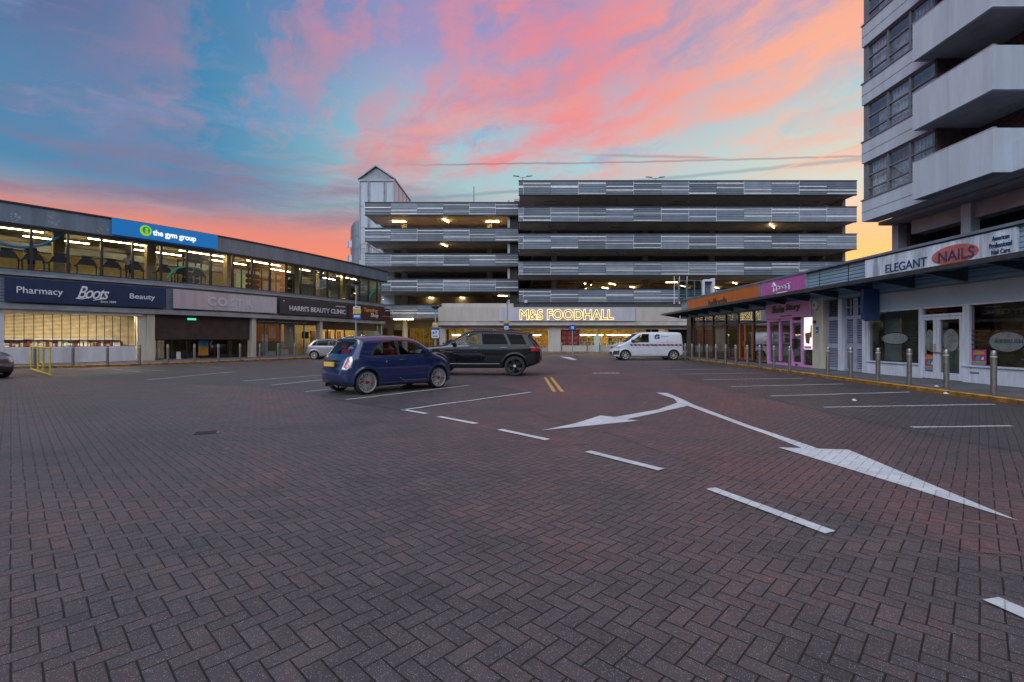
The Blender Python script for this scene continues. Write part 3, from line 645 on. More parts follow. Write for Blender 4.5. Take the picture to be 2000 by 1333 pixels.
mb = MB(); curve_panel(mb, S0, S1, -0.6, 0.16, 3.02, 3.298); mb.build('lower_fascia', 'ledge', gb)
mb = MB(); curve_panel(mb, S0, S1, -1.6, -0.602, 2.95, 3.2); mb.build('shopfront_soffit', 'soffit', gb)
# shell: floors, roof, back walls
mb = MB(); curve_panel(mb, S0, S1, -13, -0.3, 4.6, 4.9); mb.build('upper_floor', 'gymfloor', gb)
mb = MB(); curve_panel(mb, S0, S1, -13, -0.25, 7.95, 8.3); mb.build('roof', 'roofing', gb)
mb = MB(); curve_panel(mb, S0, S1, -12.8, -0.26, 7.86, 7.948); mb.build('ceiling', 'ceil', gb)
mb = MB(); curve_panel(mb, S0, S1, -12.9, -12.7, 4.9, 6.35); mb.build('gym_back_wall', 'brownwall', gb)
mb = MB(); curve_panel(mb, S0, S1, -12.9, -12.7, 6.352, 7.86); mb.build('gym_back_wall', 'warmwall', gb)
for s in (S0, S1 - .15):
    fr, L = LF(s, s + .15); mb = MB(fr); mb.box(0, L, -12.7, -0.3, 0.1, 8.3); mb.build('end_wall', 'slate', gb)
mb = MB(); curve_panel(mb, S0, S1, -8.2, -8.0, 0.0, 4.6); mb.build('shop_back_wall', 'brownwall', gb)
# ducts and beams under the gym ceiling
mb = MB()
for n in (-1.2, -5.0, -9.5): curve_panel(mb, S0, S1, n - .12, n + .12, 7.62, 7.858)
mb.build('ceiling_beams', 'darkwall', gb)
mb = MB(); curve_panel(mb, S0, S1, -7.6, -6.9, 7.1, 7.55); mb.build('air_duct', 'ledge', gb)
# window bays
mull = [SP(61) + SEG * (i - 6) for i in range(-12, 25)]
mull = [s for s in mull if S0 < s < S1 - .6] + [S1 - 0.02]
for i in range(len(mull) - 1):
    fr, L = LF(mull[i], mull[i + 1])
    mb = MB(fr); mb.box(-0.055, 0.055, -0.1, 0.07, 5.10, 7.45); mb.box(0.055, L - .055, -0.06, 0.03, 5.10, 5.16); mb.box(0.055, L - .055, -0.06, 0.03, 7.38, 7.45)
    w = mb.build('window', 'black', gb)
    mb = MB(fr); mb.face([(0.055, 0, 5.16), (L - .055, 0, 5.16), (L - .055, 0, 7.38), (0.055, 0, 7.38)]); mb.build('pane', 'pane', w)
# columns seen in the gym
for px in (313, 478, 612, 660, 705, 120):
    s = SP(px); fr, L = LF(s, s + .5); mb = MB(fr); mb.box(0, 0.5, -2.6, -2.1, 4.9, 7.85); mb.build('column', 'warmwall', gb)
# partitions further in
for (s, n, w, h, m) in ((3, -10, 3.5, 1.5, 'brownwall'), (12.5, -8.8, 2.4, 1.9, 'brownwall'), (16.5, -6.5, 1.2, 2.2, 'aqua'), (19, -6, 2.6, 1.7, 'slate'), (22.5, -8, 3, 1.8, 'warmwall')):
    fr, L = LF(s, s + w); mb = MB(fr); mb.box(0, L, n - .1, n, 4.9, 4.9 + h); mb.build('partition', m, gb)
# gym tube lights
rows = [(-2.2, 7.6, -6.2, 5.1), (-4.4, 7.6, -4.2, 5.6), (-8.6, 7.5, -5.6, 5.0)]
for r, (n, z, s0, dd) in enumerate(rows):
    s = s0; k = 0
    while s + 3.2 < S1 - .5:
        fr, L = LF(s, s + 3.1)
        c = fr(L / 2, n, z); t = thing('tube_light', f'gym ceiling tube light in the {ORD[r]} row from the glass, {ORD[k]} from the left', 'ceiling light', c, fr.ang, group='tube lights under the gym ceiling')
        mb = MB(fr); mb.box(0, L, n - .03, n + .03, z + .02, z + .06); mb.tube([(L * .1, n, z + .25), (L * .1, n, 7.86)], .01, 4); mb.tube([(L * .9, n, z + .1), (L * .9, n, 7.86)], .01, 4); mb.build('housing', 'ledge', t)
        mb = MB(fr); mb.box(0.03, L - .03, n - .02, n + .02, z - .02, z + .018); mb.build('tube', 'tube', t)
        s += dd * (1 if n > -5 else 1.0); k += 1
# treadmills by the glass
def treadmill(s, n, i, lab, scale=1.0):
    fr, L = LF(s, s + 1); t = thing('treadmill', lab, 'treadmill', fr(0, n, 4.9), fr.ang, group='treadmills behind the gym windows')
    f2 = Frame(*fr(0, n, 0)[:2], fr.ang, 4.9)
    mb = MB(f2); mb.prism([(-.5, .80), (-.46, .86), (-.30, 1.19), (-.12, 1.25), (.14, 1.25), (.30, 1.19), (.46, .86), (.5, .80), (.34, .88), (-.34, .88)], 0.0, 0.1); mb.prism([(-.2, 1.22), (.2, 1.22), (.24, 1.42), (-.24, 1.42)], -.08, -.03); mb.build('console', 'machine', t)
    mb = MB(f2)
    for sx in (-1, 1):
        mb.tube([(sx * .42, 0.05, .12), (sx * .44, 0.02, .86), (sx * .46, -.5, .84)], .035, 6)
    mb.build('upright', 'machine', t)
    mb = MB(f2); mb.box(-.42, .42, -1.7, .2, .02, .17); mb.build('belt_deck', 'machine', t)
    return t
tl = [(18, 'leftmost treadmill at the gym window'), (70, 'treadmill in use by the dark clothed runner near the left'), (122, 'third treadmill from the left at the gym window'), (176, 'treadmill below the left end of the blue sign'), (226, 'treadmill just left of the pale shirted runner'), (272, 'treadmill used by the pale shirted runner'), (330, 'exercise machine right of the pale shirted runner'), (366, 'machine beside the first green hoop'), (398, 'machine in front of the weights rack')]
for i, (px, lb) in enumerate(tl): treadmill(SP(px), -0.75, i, lb)
# weight racks
for px, lb in ((386, 'dark weights rack under the right end of the blue gym sign'), (520, 'weights rack deep inside the gym'), (588, 'dark cable machine in the middle of the gym'), (722, 'dark cable machine near the far end of the gym')):
    s = SP(px); fr, L = LF(s, s + 1.2); t = thing('weights_rack', lb, 'gym rack', fr(0, -2.6, 4.9), fr.ang, group='gym racks')
    mb = MB(fr)
    for a in (0, 1.15):
        for n in (-2.9, -2.1): mb.box(a, a + .07, n, n + .07, 4.9, 7.0)
    mb.box(0, 1.2, -2.9, -2.1, 6.95, 7.05); mb.build('frame', 'machine', t)
    mb = MB(fr)
    for k in range(4):
        for j in range(3): mb.tube([(.15 + j * .4, -2.4, 5.2 + k * .42), (.35 + j * .4, -2.4, 5.2 + k * .42)], .17, 10)
    mb.build('weight_plates', 'machine', t)
# coloured hoops
def hoop(pts, lb, mats, r=.085, n=-0.35):
    P = []
    for px, py in pts:
        s = SP(px); fr, _ = LF(s, s + .1); Y = LP(s)[1]; P.append(fr(0, n, H + (HOR - py) / F * Y))
    Q = []
    for i in range(len(P) - 1):
        for k in range(5):
            t = k / 5; p0 = P[max(i - 1, 0)]; p1 = P[i]; p2 = P[i + 1]; p3 = P[min(i + 2, len(P) - 1)]
            Q.append(tuple(0.5 * ((2 * p1[d]) + (-p0[d] + p2[d]) * t + (2 * p0[d] - 5 * p1[d] + 4 * p2[d] - p3[d]) * t * t + (-p0[d] + 3 * p1[d] - 3 * p2[d] + p3[d]) * t ** 3) for d in range(3)))
    Q.append(P[-1])
    o = thing('decorative_hoop', lb, 'hoop', Q[0], group='coloured hoops hung inside the gym windows')
    h = len(Q) // 2
    MB().tube(Q[:h + 1], r, 8).build('hoop_band', mats[0], o, smooth=True); MB().tube(Q[h:], r * .8, 8).build('hoop_band', mats[1], o, smooth=True)
MAT['hoopblue'] = mat('hoop_blue', (0.03, 0.30, 0.62), 0.5); MAT['hoopgreen'] = mat('hoop_green', (0.30, 0.58, 0.12), 0.5); MAT['hoopteal'] = mat('hoop_teal', (0.06, 0.48, 0.36), 0.5)
hoop([(-20, 462), (5, 474), (45, 481.5), (80, 478), (105, 468), (126, 452)], 'sagging blue hoop at the left end of the gym', ('hoopblue', 'hoopblue'))
hoop([(330, 545), (345, 527), (366, 521), (395, 524), (415, 536), (430, 548), (443, 562)], 'teal and green hoop right of the blue gym sign', ('hoopteal', 'hoopgreen'), .07)
hoop([(612, 528), (625, 532), (637, 545), (645, 562), (651, 582)], 'green hoop two thirds along the gym windows', ('hoopblue', 'hoopgreen'), .08)
hoop([(746, 562), (736, 567), (729, 578), (725, 593)], 'teal hoop at the far end of the gym', ('hoopteal', 'hoopteal'), .1)

# ------------------------------------------------------------ signs on the left building
def sign(fr, a0, a1, n, z0, z1, name, label, m, cat='sign', th=0.12, frame=None):
    t = thing(name, label, cat, fr((a0 + a1) / 2, n, z0), fr.ang)
    MB(fr).box(a0, a1, n, n + th, z0, z1).build('sign_panel', m, t)
    if frame:
        mb = MB(fr)
        e = .05
        mb.box(a0 - e, a1 + e, n, n + th + .02, z1, z1 + e); mb.box(a0 - e, a1 + e, n, n + th + .02, z0 - e, z0); mb.box(a0 - e, a0, n, n + th + .02, z0, z1); mb.box(a1, a1 + e, n, n + th + .02, z0, z1)
        mb.build('sign_frame', frame, t)
    return t
def lsign(px0, px1, z0, z1, name, label, m, n=.22, **k):
    fr, L = LF(SP(px0), SP(px1)); sag = 0.0
    t = sign(fr, 0, L, n, z0, z1, name, label, m, **k); return t, fr, L, n + .12
# gym
t, fr, L, n = lsign(215, 419.5, 7.62, 8.58, 'gym_sign', 'bright blue illuminated gym sign on the roof fascia', 'gymblue', n=.30)
def LA(fr, px):   # along-facade position of a picture column on that chord
    k = (px - 1000) / F; # x = k y
    ox, oy = fr.o[0], fr.o[1]
    return (k * oy - ox) / (fr.c - k * fr.s)
a = LA(fr, 279.5)
mb = MB(fr); pts = [(a + .31 * cos(x), n + .01, 8.12 + .33 * sin(x)) for x in np.linspace(0, 2 * pi, 28)[:-1]]
mb.face(pts); mb.build('logo_disc', 'lime', t)
mb = MB(fr); pts = [(a + .02 + .20 * cos(x), n + .02, 8.15 + .22 * sin(x)) for x in np.linspace(0, 2 * pi, 24)[:-1]]
mb.face(pts); mb.build('logo_disc', 'gymgreen', t)
text('g', fr, a + .03, n + .05, 8.12, .17, .34, 'lime', t, .01, name='logo_letter', bold=.03)
text('the gym group', fr, (LA(fr, 293) + LA(fr, 377)) / 2, n + .02, 8.03, LA(fr, 377) - LA(fr, 293), .46, 'whitelit', t, bold=.025)
# chemist
t, fr, L, n = lsign(7, 321, 3.41, 4.66, 'chemist_sign', 'long navy chemist sign with pale lettering above the lit shutter', 'navy')
def lt(body, pa, pb, z, h, m, **k):
    a0, a1 = LA(fr, pa), LA(fr, pb); return text(body, fr, (a0 + a1) / 2, n + .015, z, a1 - a0, h, m, t, **k)
lt('Pharmacy', 30, 120, 3.98, .46, 'letter', bold=.008); lt('Beauty', 250, 299, 4.0, .40, 'letter', bold=.008)
lt('Boots', 148, 210, 4.10, .70, 'letter', shear=.45, bold=.01, spacing=.85); lt('Since 1849', 193, 223, 3.62, .13, 'letter', bold=.01)
mb = MB(fr); a0, a1 = LA(fr, 145), LA(fr, 207); mb.tube([(a0, n + .02, 3.74), (a0 + .25, n + .02, 3.70), (a0 + .5, n + .02, 3.80)], .03, 6); mb.tube([(a0 + .75, n + .02, 3.66), (a0 + 1.1, n + .02, 3.76), (a1, n + .02, 3.86)], [.02, .035, .01], 6); mb.build('flourish', 'letter', t)
# former coffee shop
t, fr, L, n = lsign(334, 535, 3.43, 4.66, 'coffee_shop_sign', 'faded mauve sign with ghost lettering of a coffee shop', 'costa')
for (c, pa, pb) in (('C', 399.5, 417), ('O', 420, 438.5), ('S', 443, 452), ('T', 455.5, 469), ('A', 472.5, 487)): lt(c, pa, pb, 4.03, .62 if c != 'S' else .58, 'ghost', bold=.045)
mb = MB(fr); a0 = LA(fr, 441); mb.face([(a0, n + .004, 3.47), (L - .02, n + .004, 3.47), (L - .02, n + .004, 4.6), (a0, n + .004, 4.6)]); mb.build('overlay_panel', mat('paler_mauve', (0.48, 0.46, 0.49), 0.5, var=0.08, streak=True), t)
# beauty clinic
t, fr, L, n = lsign(540, 673, 3.43, 4.66, 'clinic_sign', 'charcoal beauty clinic sign with white capitals', 'clinic')
lt("HARRI'S BEAUTY CLINIC", 559, 669, 3.93, .42, 'letter', bold=.012)
mb = MB(fr); a0 = LA(fr, 547); mb.box(a0, a0 + .12, n, n + .01, 4.42, 4.5); a0 = LA(fr, 650); mb.box(a0, LA(fr, 668), n, n + .01, 4.36, 4.42); mb.build('fine_print', 'letter', t)
# tanning shop
t, fr, L, n = lsign(674.5, 757, 3.40, 4.66, 'tanning_shop_sign', 'dark maroon tanning shop sign with amber and white words', 'maroon')
lt('Tanning', 704, 732, 4.28, .52, 'amber', shear=.1, bold=.02); lt('Shop', 718, 733, 3.80, .54, 'letter', shear=.1, bold=.02)
mb = MB(fr)
for (pa, pb, z) in ((679, 694, 3.78), (741, 755, 3.80)): mb.box(LA(fr, pa), LA(fr, pb), n, n + .01, z, z + .08)
mb.build('fine_print', 'nailred', t)

# ------------------------------------------------------------ left shopfronts (parts of the retail building)
def piers(px, w=0.55, m='cream', n0=-.5, n1=.0):
    s = SP(px); fr, L = LF(s, s + w); MB(fr).box(0, w, n0, n1, 0.1, 3.02).build('pier', m, gb)
piers(269, .9, 'cream', -.55, -.08); piers(287, .42); piers(492, .35); piers(625, .3); piers(744, .3, 'slate')
s = SP(-60); fr, L = LF(S0, SP(8)); MB(fr).box(0, L, -.6, -.02, .1, 3.02).build('pier', 'white', gb)
# lit chemist behind a grille shutter
s0, s1 = SP(8), SP(266); fr, L = LF(s0, s1)
mb = MB(fr); mb.box(0, L, -.16, -.05, .12, 1.0); 
for k in range(9): mb.box(0, L, -.05, -.035, .14 + k * .095, .14 + k * .095 + .07)
mb.build('shutter_base', 'white', gb)
mb = MB(fr); nh = 25
for k in range(nh): z = 1.0 + k * (1.83 / nh); mb.box(0, L, -.11, -.08, z, z + .027)
for k in range(16): a = L * k / 15; mb.box(a - .014, a + .014, -.12, -.075, 1.0, 2.85)
mb.build('grille_shutter', 'brown', gb)
MB(fr).box(-.1, L + .3, -.45, .05, 2.84, 3.018).build('shutter_box', 'cream', gb)
mb = MB(fr); mb.box(0, L + 2.4, -3.2, -3.1, .1, 3.0); mb.build('chemist_back_wall', mat('cream_shop_wall', (0.72, 0.62, 0.42), 0.8), gb)
mb = MB(fr); mb.box(0, L, -4.2, -.3, 2.93, 2.99); mb.build('chemist_ceiling', mat('cream_ceiling', (0.75, 0.68, 0.52), 0.8), gb)
for k in range(5):
    a = L * (k + .5) / 5
    t = thing('tube_light', f'tube light inside the chemist, {ORD[k]} from the left', 'ceiling light', fr(a, -.62, 2.88), fr.ang, group='tube lights inside the chemist')
    MB(fr).box(a - .9, a + .9, -.70, -.54, 2.905, 2.93).build('housing', 'white', t); MB(fr).box(a - .88, a + .88, -.69, -.55, 2.87, 2.903).build('tube', 'tube2', t)
for k in range(4):
    a = L * (k + .4) / 4; t = thing('shop_shelf', f'stocked shelf unit inside the chemist, {ORD[k]} from the left', 'shelves', fr(a, -2.6, .1), fr.ang, group='chemist shelf units')
    mb = MB(fr); mb.box(a - .8, a + .8, -3.0, -2.95, .1, 1.5)
    for z in (.5, .95, 1.4): mb.box(a - .8, a + .8, -2.95, -2.5, z, z + .04)
    mb.build('shelf_frame', 'white', t)
    mb = MB(fr)
    for z in (.54, .99):
        x = a - .78
        while x < a + .7:
            w = random.uniform(.06, .16); mb.box(x, x + w - .01, -2.85, -2.6, z, z + random.uniform(.15, .34), random.randrange(4)); x += w
    mb.build('packets', ['signwhite', 'redposter', 'aqua', 'cream'], t)
# closed coffee shop: brown shutter over an open porch
s0, s1 = SP(296), SP(491); fr, L = LF(s0, s1)
mb = MB(fr); mb.box(0, L, -.35, -.28, 1.42, 3.0)
for k in range(20): z = 1.42 + k * .078; mb.box(0, L, -.28, -.265, z + .008, z + .07)
mb.build('roller_shutter', 'brown', gb)
MB(fr).box(0, L, -3.2, -3.1, .1, 3).build('porch_back_wall', 'darkwall', gb)
mb = MB(fr)
for a in np.linspace(0, L, 8): mb.box(a - .04, a + .04, -1.6, -1.5, .1, 2.9)
mb.box(0, L, -1.6, -1.5, 1.35, 1.45); mb.build('glazing_frame', 'black', gb)
mb = MB(fr); mb.face([(0, -1.55, .1), (L, -1.55, .1), (L, -1.55, 2.9), (0, -1.55, 2.9)]); mb.build('pane', 'pane_dark', gb)
mb = MB(fr)
for k in range(8): a = LA(fr, 300) + k * .13; mb.box(a, a + .05, -1.4, -1.35, .15, 1.3)
mb.build('radiator_grille', 'ledge', gb)
a = LA(fr, 416); t = thing('poster', 'blue and sandy beach poster in the closed coffee shop porch', 'poster', fr(a, -1.3, .3), fr.ang); mb = MB(fr); mb.box(a - .32, a + .32, -1.3, -1.26, .95, 1.35); mb.build('poster_top', 'hoopblue', t); mb = MB(fr); mb.box(a - .32, a + .32, -1.3, -1.26, .3, .949); mb.build('poster_base', 'orangeprint', t)
a = LA(fr, 360); t = thing('notice_board', 'small white A-board standing in the coffee shop porch', 'board', fr(a, -.8, .1), fr.ang); MB(fr).prism([(a - .13, .1), (a + .13, .1), (a + .11, .6), (a - .11, .6)], -.8, -.76).build('board_panel', 'signwhite', t)
a = LA(fr, 378); t = thing('exit_sign', 'small green lit exit sign over the coffee shop shutter', 'exit sign', fr(a, -.2, 2.78), fr.ang); MB(fr).box(a - .26, a + .26, -.26, -.2, 2.72, 2.85).build('sign_panel', 'exitg', t)
# clinic shopfront
s0, s1 = SP(499), SP(624); fr, L = LF(s0, s1)
MB(fr).box(0, L, -.5, -.35, 2.62, 3.0).build('clinic_header', 'clinic', gb)
mb = MB(fr); wds = (1.0, 1.4, .5, 1.6, .9, .5, 1.3, .6, .9); x = .5
for w_ in wds:
    if x + w_ < L - .3: mb.box(x, x + w_ * .62, -.35, -.345, 2.79, 2.83); x += w_ * .72
mb.build('fine_print', 'ghost', gb)
bars = [LA(fr, p) for p in (499, 524, 555, 582, 601, 623)]
for i in range(5):
    a0, a1 = bars[i], bars[i + 1]
    mb = MB(fr); mb.box(a0, a0 + .07, -.5, -.4, .1, 2.62); mb.box(a0 + .07, a1, -.5, -.4, .1, .18); w = mb.build('window' if i != 3 else 'door', 'slate', gb)
    mb = MB(fr); mb.face([(a0 + .07, -.45, .18), (a1, -.45, .18), (a1, -.45, 2.62), (a0 + .07, -.45, 2.62)]); mb.build('pane', 'pane_dark', w)
MB(fr).box(0, L, -3.1, -3, .1, 3).build('clinic_back_wall', 'brownwall', gb)
for (pa, pb, z0, z1, m_, lb) in ((527, 538, .45, 1.8, 'signwhite', 'tall white leaflet stand inside the clinic window'), (540, 553, 1.5, 2.5, 'frosted', 'pale framed poster in the clinic window'), (558, 578, .2, .62, 'signwhite', 'low white display plinth in the clinic window'), (507, 518, 1.25, 1.75, 'machine', 'small dark screen in the first clinic window'), (530, 553, .14, .5, 'signwhite', 'white display box at the foot of the clinic window'), (605, 617, 1.5, 2.1, 'machine', 'dark notice board in the last clinic window')):
    a0, a1 = LA(fr, pa), LA(fr, pb); t = thing('window_display', lb, 'shop display', fr(a0, -.8, z0), fr.ang); MB(fr).box(a0, a1, -.9, -.84, z0, z1).build('display_panel', m_, t)
a0, a1 = LA(fr, 500), LA(fr, 515); MB(fr).box(a0, a1, -1.4, -1.34, 1.6, 2.5).build('warm_print', 'poster_warm', gb)
# tanning shop: lit interior
s0, s1 = SP(629), SP(742); fr, L = LF(s0, s1)
MB(fr).box(0, L, -.5, -.35, 2.3, 3.0).build('tanning_header', 'maroon', gb)
bars = [LA(fr, p) for p in (629, 647, 662, 680, 704, 715, 738)]
for i in range(6):
    a0, a1 = bars[i], bars[i + 1]
    mb = MB(fr); mb.box(a0, a0 + .08, -.5, -.4, .1, 2.3); mb.box(a0 + .08, a1, -.5, -.4, .1, .45); w = mb.build('window', 'maroon', gb)
    mb = MB(fr); mb.face([(a0 + .08, -.45, .45), (a1, -.45, .45), (a1, -.45, 2.3), (a0 + .08, -.45, 2.3)]); mb.build('pane', 'pane', w)
MB(fr).box(0, L, -3.1, -3, .1, 3).build('tanning_back_wall', mat('yellow_shop_wall', (0.72, 0.52, 0.22), 0.8), gb)
MB(fr).box(0, L, -3.0, -.55, 2.9, 2.98).build('tanning_ceiling', 'cream', gb)
for k in range(4):
    a = L * (k + .5) / 4; t = thing('tube_light', f'tube light inside the tanning shop, {ORD[k]} from the left', 'ceiling light', fr(a, -1.4, 2.8), fr.ang, group='tube lights inside the tanning shop')
    MB(fr).box(a - .6, a + .6, -1.45, -1.3, 2.85, 2.9).build('housing', 'white', t); MB(fr).box(a - .58, a + .58, -1.44, -1.31, 2.8, 2.849).build('tube', 'tube', t)
for k, (px, m_, w_) in enumerate(((640, 'poster_warm', .6), (668, 'wood', .7), (690, 'poster_warm', .5), (724, 'tealprint', .4))):
    a = LA(fr, px); t = thing('window_display', f'tall printed panel inside the tanning shop, {ORD[k]} from the left', 'shop display', fr(a, -1.8, .1), fr.ang); MB(fr).box(a, a + w_, -1.9, -1.8, .1, 2.2).build('display_panel', m_, t)
# security camera on the corner
fr, L = LF(SP(744), SP(756)); t = thing('security_camera', 'white swan neck security camera on the far corner of the tanning shop', 'camera', fr(.6, .3, 4.3)); MB(fr).tube([(.3, .3, 4.42), (.9, .5, 4.46), (1.1, .7, 4.4), (1.1, .75, 4.2)], .04, 6).build('bracket', 'white', t); MB(fr).tube([(1.1, .75, 4.2), (1.1, .75, 4.08), (1.1, .75, 4.0)], [.12, .14, .05], 10).build('camera_dome', 'white', t)
# flaking paint patches on the fascia
rs = random.Random(3)
mb = MB()
for px in (18, 24, 26, 30, 98, 103, 108, 200, 204, 470, 690, 700, 712, 722):
    s = SP(px); fr, L = LF(s, s + .5); z = rs.uniform(7.7, 8.3) if px > 40 else 7.6 + rs.random() * .3; c = rs.uniform(-.2, .2)
    for q in range(4):
        w_, h_ = rs.uniform(.03, .14), rs.uniform(.02, .12); a0 = c + rs.uniform(-.25, .25); zz = z + rs.uniform(-.12, .12)
        mb.fr = fr; mb.face([(a0, .124, zz), (a0 + w_, .124, zz - h_ * .3), (a0 + w_ * .8, .124, zz + h_), (a0 + w_ * .2, .124, zz + h_ * .7)])
mb.fr = None; mb.build('flaked_paint', mat('bare_primer', (0.33, 0.37, 0.42), 0.8), gb)
# ------------------------------------------------------------ multi-storey car park
cp = thing('car_park', 'multi storey car park with ribbed blue grey metal parapets on every deck', 'car park', (10, 54, 0))
rc = random.Random(11)
def band(fr, a0, a1, z0, z1, w, first=0.5):
    """cladding parapet: tall ribbed panels, offset bright trims"""
    mb = MB(fr); x = a0; k = 0; r = MB(fr)
    edges = [a0]
    if first: edges.append(a0 + first)
    while edges[-1] + w < a1 - .3: edges.append(edges[-1] + w)
    edges.append(a1)
    for i in range(len(edges) - 1):
        e0, e1 = edges[i], edges[i + 1]; mi = rc.choice([0, 0, 1, 2])
        mb.box(e0 + .012, e1 - .012, -.12, .0, z0 + .03, z1 - .05, mi)
        hts = rc.sample([.08, .3, .34, .5, .56, .78], 2)
        for q in sorted(hts):
            z = z0 + (z1 - z0) * q; t = rc.choice([.05, .075, .10]); r.box(e0 + .015, e1 - .015, .002, .028, z, z + t)
            if rc.random() < .3: r.box(e0 + .015, e1 - .015, .002, .02, z - .12, z - .1)
        if rc.random() < .55: r.box(e0 - .012, e0 + .012, -.02, .024, z0 + .03, z1 - .05)
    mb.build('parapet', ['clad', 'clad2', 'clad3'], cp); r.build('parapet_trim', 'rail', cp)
    m2 = MB(fr); m2.box(a0 - .03, a1 + .03, -.35, .05, z1 - .05, z1 + .03); m2.box(a0 - .02, a1 + .02, -.3, .03, z0 - .04, z0 + .03); m2.build('parapet_cap', 'black', cp)
    m2 = MB(fr); m2.box(a0 + .02, a1 - .02, -.3, -.121, z0 + .03, z1 - .06); m2.build('parapet_wall', 'soffit', cp)
YR, YL = 54.0, 57.2
frR = Frame(0.75, YR, 0); WR = 38.5 - .75
R_lv = [(17.57, 19.17), (14.56, 16.26), (11.5, 13.23), (8.57, 10.14), (5.57, 7.06)]
for i, (z0, z1) in enumerate(R_lv):
    band(frR, 0, WR if i < 4 else 24.0, z0, z1, 3.08)
    m = MB(frR)
    m.box(.1, WR - .1, -4.2, -.31, z0 - .02, z0 + .25); m.build('edge_slab', 'soffit', cp)
    m = MB(frR); m.box(-.5, WR - .3, -24, -4.21, z0 + .5, z0 + .8); m.build('deck_slab', 'soffit', cp)
    # cross beams
    m = MB(frR)
    for a in (1.6, 9.2, 16.8, 24.4, 32): m.box(a, a + .35, -24, -4.25, z0 + .05, z0 + .49)
    m.build('deck_beam', 'soffit', cp)
    if i > 0 or True:
        zt = z0 - .04; zb = R_lv[i + 1][0] + .3 if i < 4 else .1
        for px in (1082, 1259, 1388.5, 1569):
            a = XX(px, 58.3) - .75; 
            if i < 4: MB(frR).box(a - .3, a + .3, -4.4, -3.9, zb, zt).build('column', 'conc', cp)
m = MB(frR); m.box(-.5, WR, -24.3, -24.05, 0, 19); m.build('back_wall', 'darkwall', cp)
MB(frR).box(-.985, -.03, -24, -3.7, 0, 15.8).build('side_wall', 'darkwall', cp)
m = MB(frR); m.box(WR - .45, WR - .1, -24, -1.7, 0, 18.0); m.build('end_wall', 'conc', cp)
# dark inner spine on unlit decks
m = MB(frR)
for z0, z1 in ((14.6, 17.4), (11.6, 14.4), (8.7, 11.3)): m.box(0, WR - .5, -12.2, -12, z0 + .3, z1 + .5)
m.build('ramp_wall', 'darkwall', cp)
# left wing, half a level down and further back
frL = Frame(-17.4, YL, 0); WL = 17.4 + .75
L_lv = [(16.13, 17.65), (13.03, 14.6), (10.08, 11.6), (7.09, 8.6), (3.97, 5.54)]
for i, (z0, z1) in enumerate(L_lv):
    a1 = WL if i < 4 else XX(856, YL) + 17.4
    band(frL, 0, a1, z0, z1, 3.09, first=0)
    MB(frL).box(.1, a1 - .1, -4.6, -.31, z0 - .02, z0 + .25).build('edge_slab', 'soffit', cp)
    MB(frL).box(.1, WL - 1.3, -20, -4.61, z0 + .3, z0 + .6).build('deck_slab', 'soffit', cp)
    m = MB(frL)
    if i < 4:
        for px in (790, 956): a = XX(px, 61.6) + 17.4; MB(frL).box(a - .33, a + .33, -4.7, -4.2, L_lv[i + 1][0] + .3, z0 - .04).build('column', 'conc', cp)
m = MB(frL); m.box(.3, WL - 1.3, -11.3, -11.1, 3.5, 16.2); m.build('ramp_wall', 'conc', cp)
m = MB(frL)
# roof deck slab so the sky does not show through between wings
m.box(WL - 1.28, WL - 1.0, -20, -.4, 4, 18); m.build('dividing_wall', 'soffit', cp)
# tube lights seen in the decks
def deck_light(px, py, zc, ang, lb, L=1.5, m='tube_low', wing='R'):
    Y = F * (zc - .06 - H) / (HOR - py); X = XX(px, Y); t = thing('tube_light', lb, 'ceiling light', (X, Y, zc - .06), ang, group='tube lights under the car park decks')
    MB().box(-L / 2, L / 2, -.06, .06, .0, .058).build('housing', 'white', t, loc=(0, 0, 0)); MB().box(-L / 2 + .03, L / 2 - .03, -.05, .05, -.06, -.002).build('tube', m, t, loc=(0, 0, 0))
for px, py, ang, lb in ((780, 433, 0, 'lit tube at the left end under the top deck of the left wing'), (871, 431, 1.3, 'lit tube seen end on under the middle of the left wing top deck'), (962, 433, 0, 'lit tube at the right end under the top deck of the left wing')): deck_light(px, py, 16.11, ang, lb, 1.7, 'tube_amber')
deck_light(868, 479, 13.01, 1.25, 'lone lit tube under the second deck of the left wing')
deck_light(1508, 441.5, 14.54, .9, 'lone lit tube under the second deck of the right wing', 2.2)
for i, (px, py) in enumerate(((1148, 555), (1196, 555), (1140, 563.5), (1182, 562.5), (1236, 561), (1334, 559), (1400, 562), (1435, 553))): deck_light(px, py, 9.07, .9, f'lit tube under the fourth deck of the right wing, {ORD[i]} from the left', 1.9)
deck_light(1312, 551.5, 8.55, 0, 'wide lit tube under the fourth deck near the glass stair')
for i, (px, py) in enumerate(((846.6, 582), (860, 588.5), (907, 582), (916, 588.5), (784, 590.5), (798.5, 591))): deck_light(px, py, 7.39, .9, f'lit tube under the fourth deck of the left wing, {ORD[i]} of six', 1.8)
deck_light(990, 578, 7.07, .3, 'lit tube near the right end of the left wing fourth deck', 2.4)
# unlit fittings
for i, (px, z0) in enumerate([(p, z) for z in (17.57, 14.56, 11.5) for p in (1075, 1206, 1328, 1492, 1588)]):
    if (px, z0) == (1492, 14.56): continue
    t = thing('unlit_light_fitting', f'unlit fitting under the {["top", "second", "third"][i % 3]} right wing deck, {ORD[i // 3]} from the left', 'ceiling light', (XX(px, 56.5), 56.5, z0 - .02), 0 if i % 2 == 0 else 1.2, group='unlit fittings under the car park decks')
    MB().box(-.75, .75, -.07, .07, -.09, -.01).build('housing', 'ledge', t, loc=(0, 0, 0)); MB().box(-.7, .7, -.04, .04, -.13, -.095).build('tube', 'frosted', t, loc=(0, 0, 0))
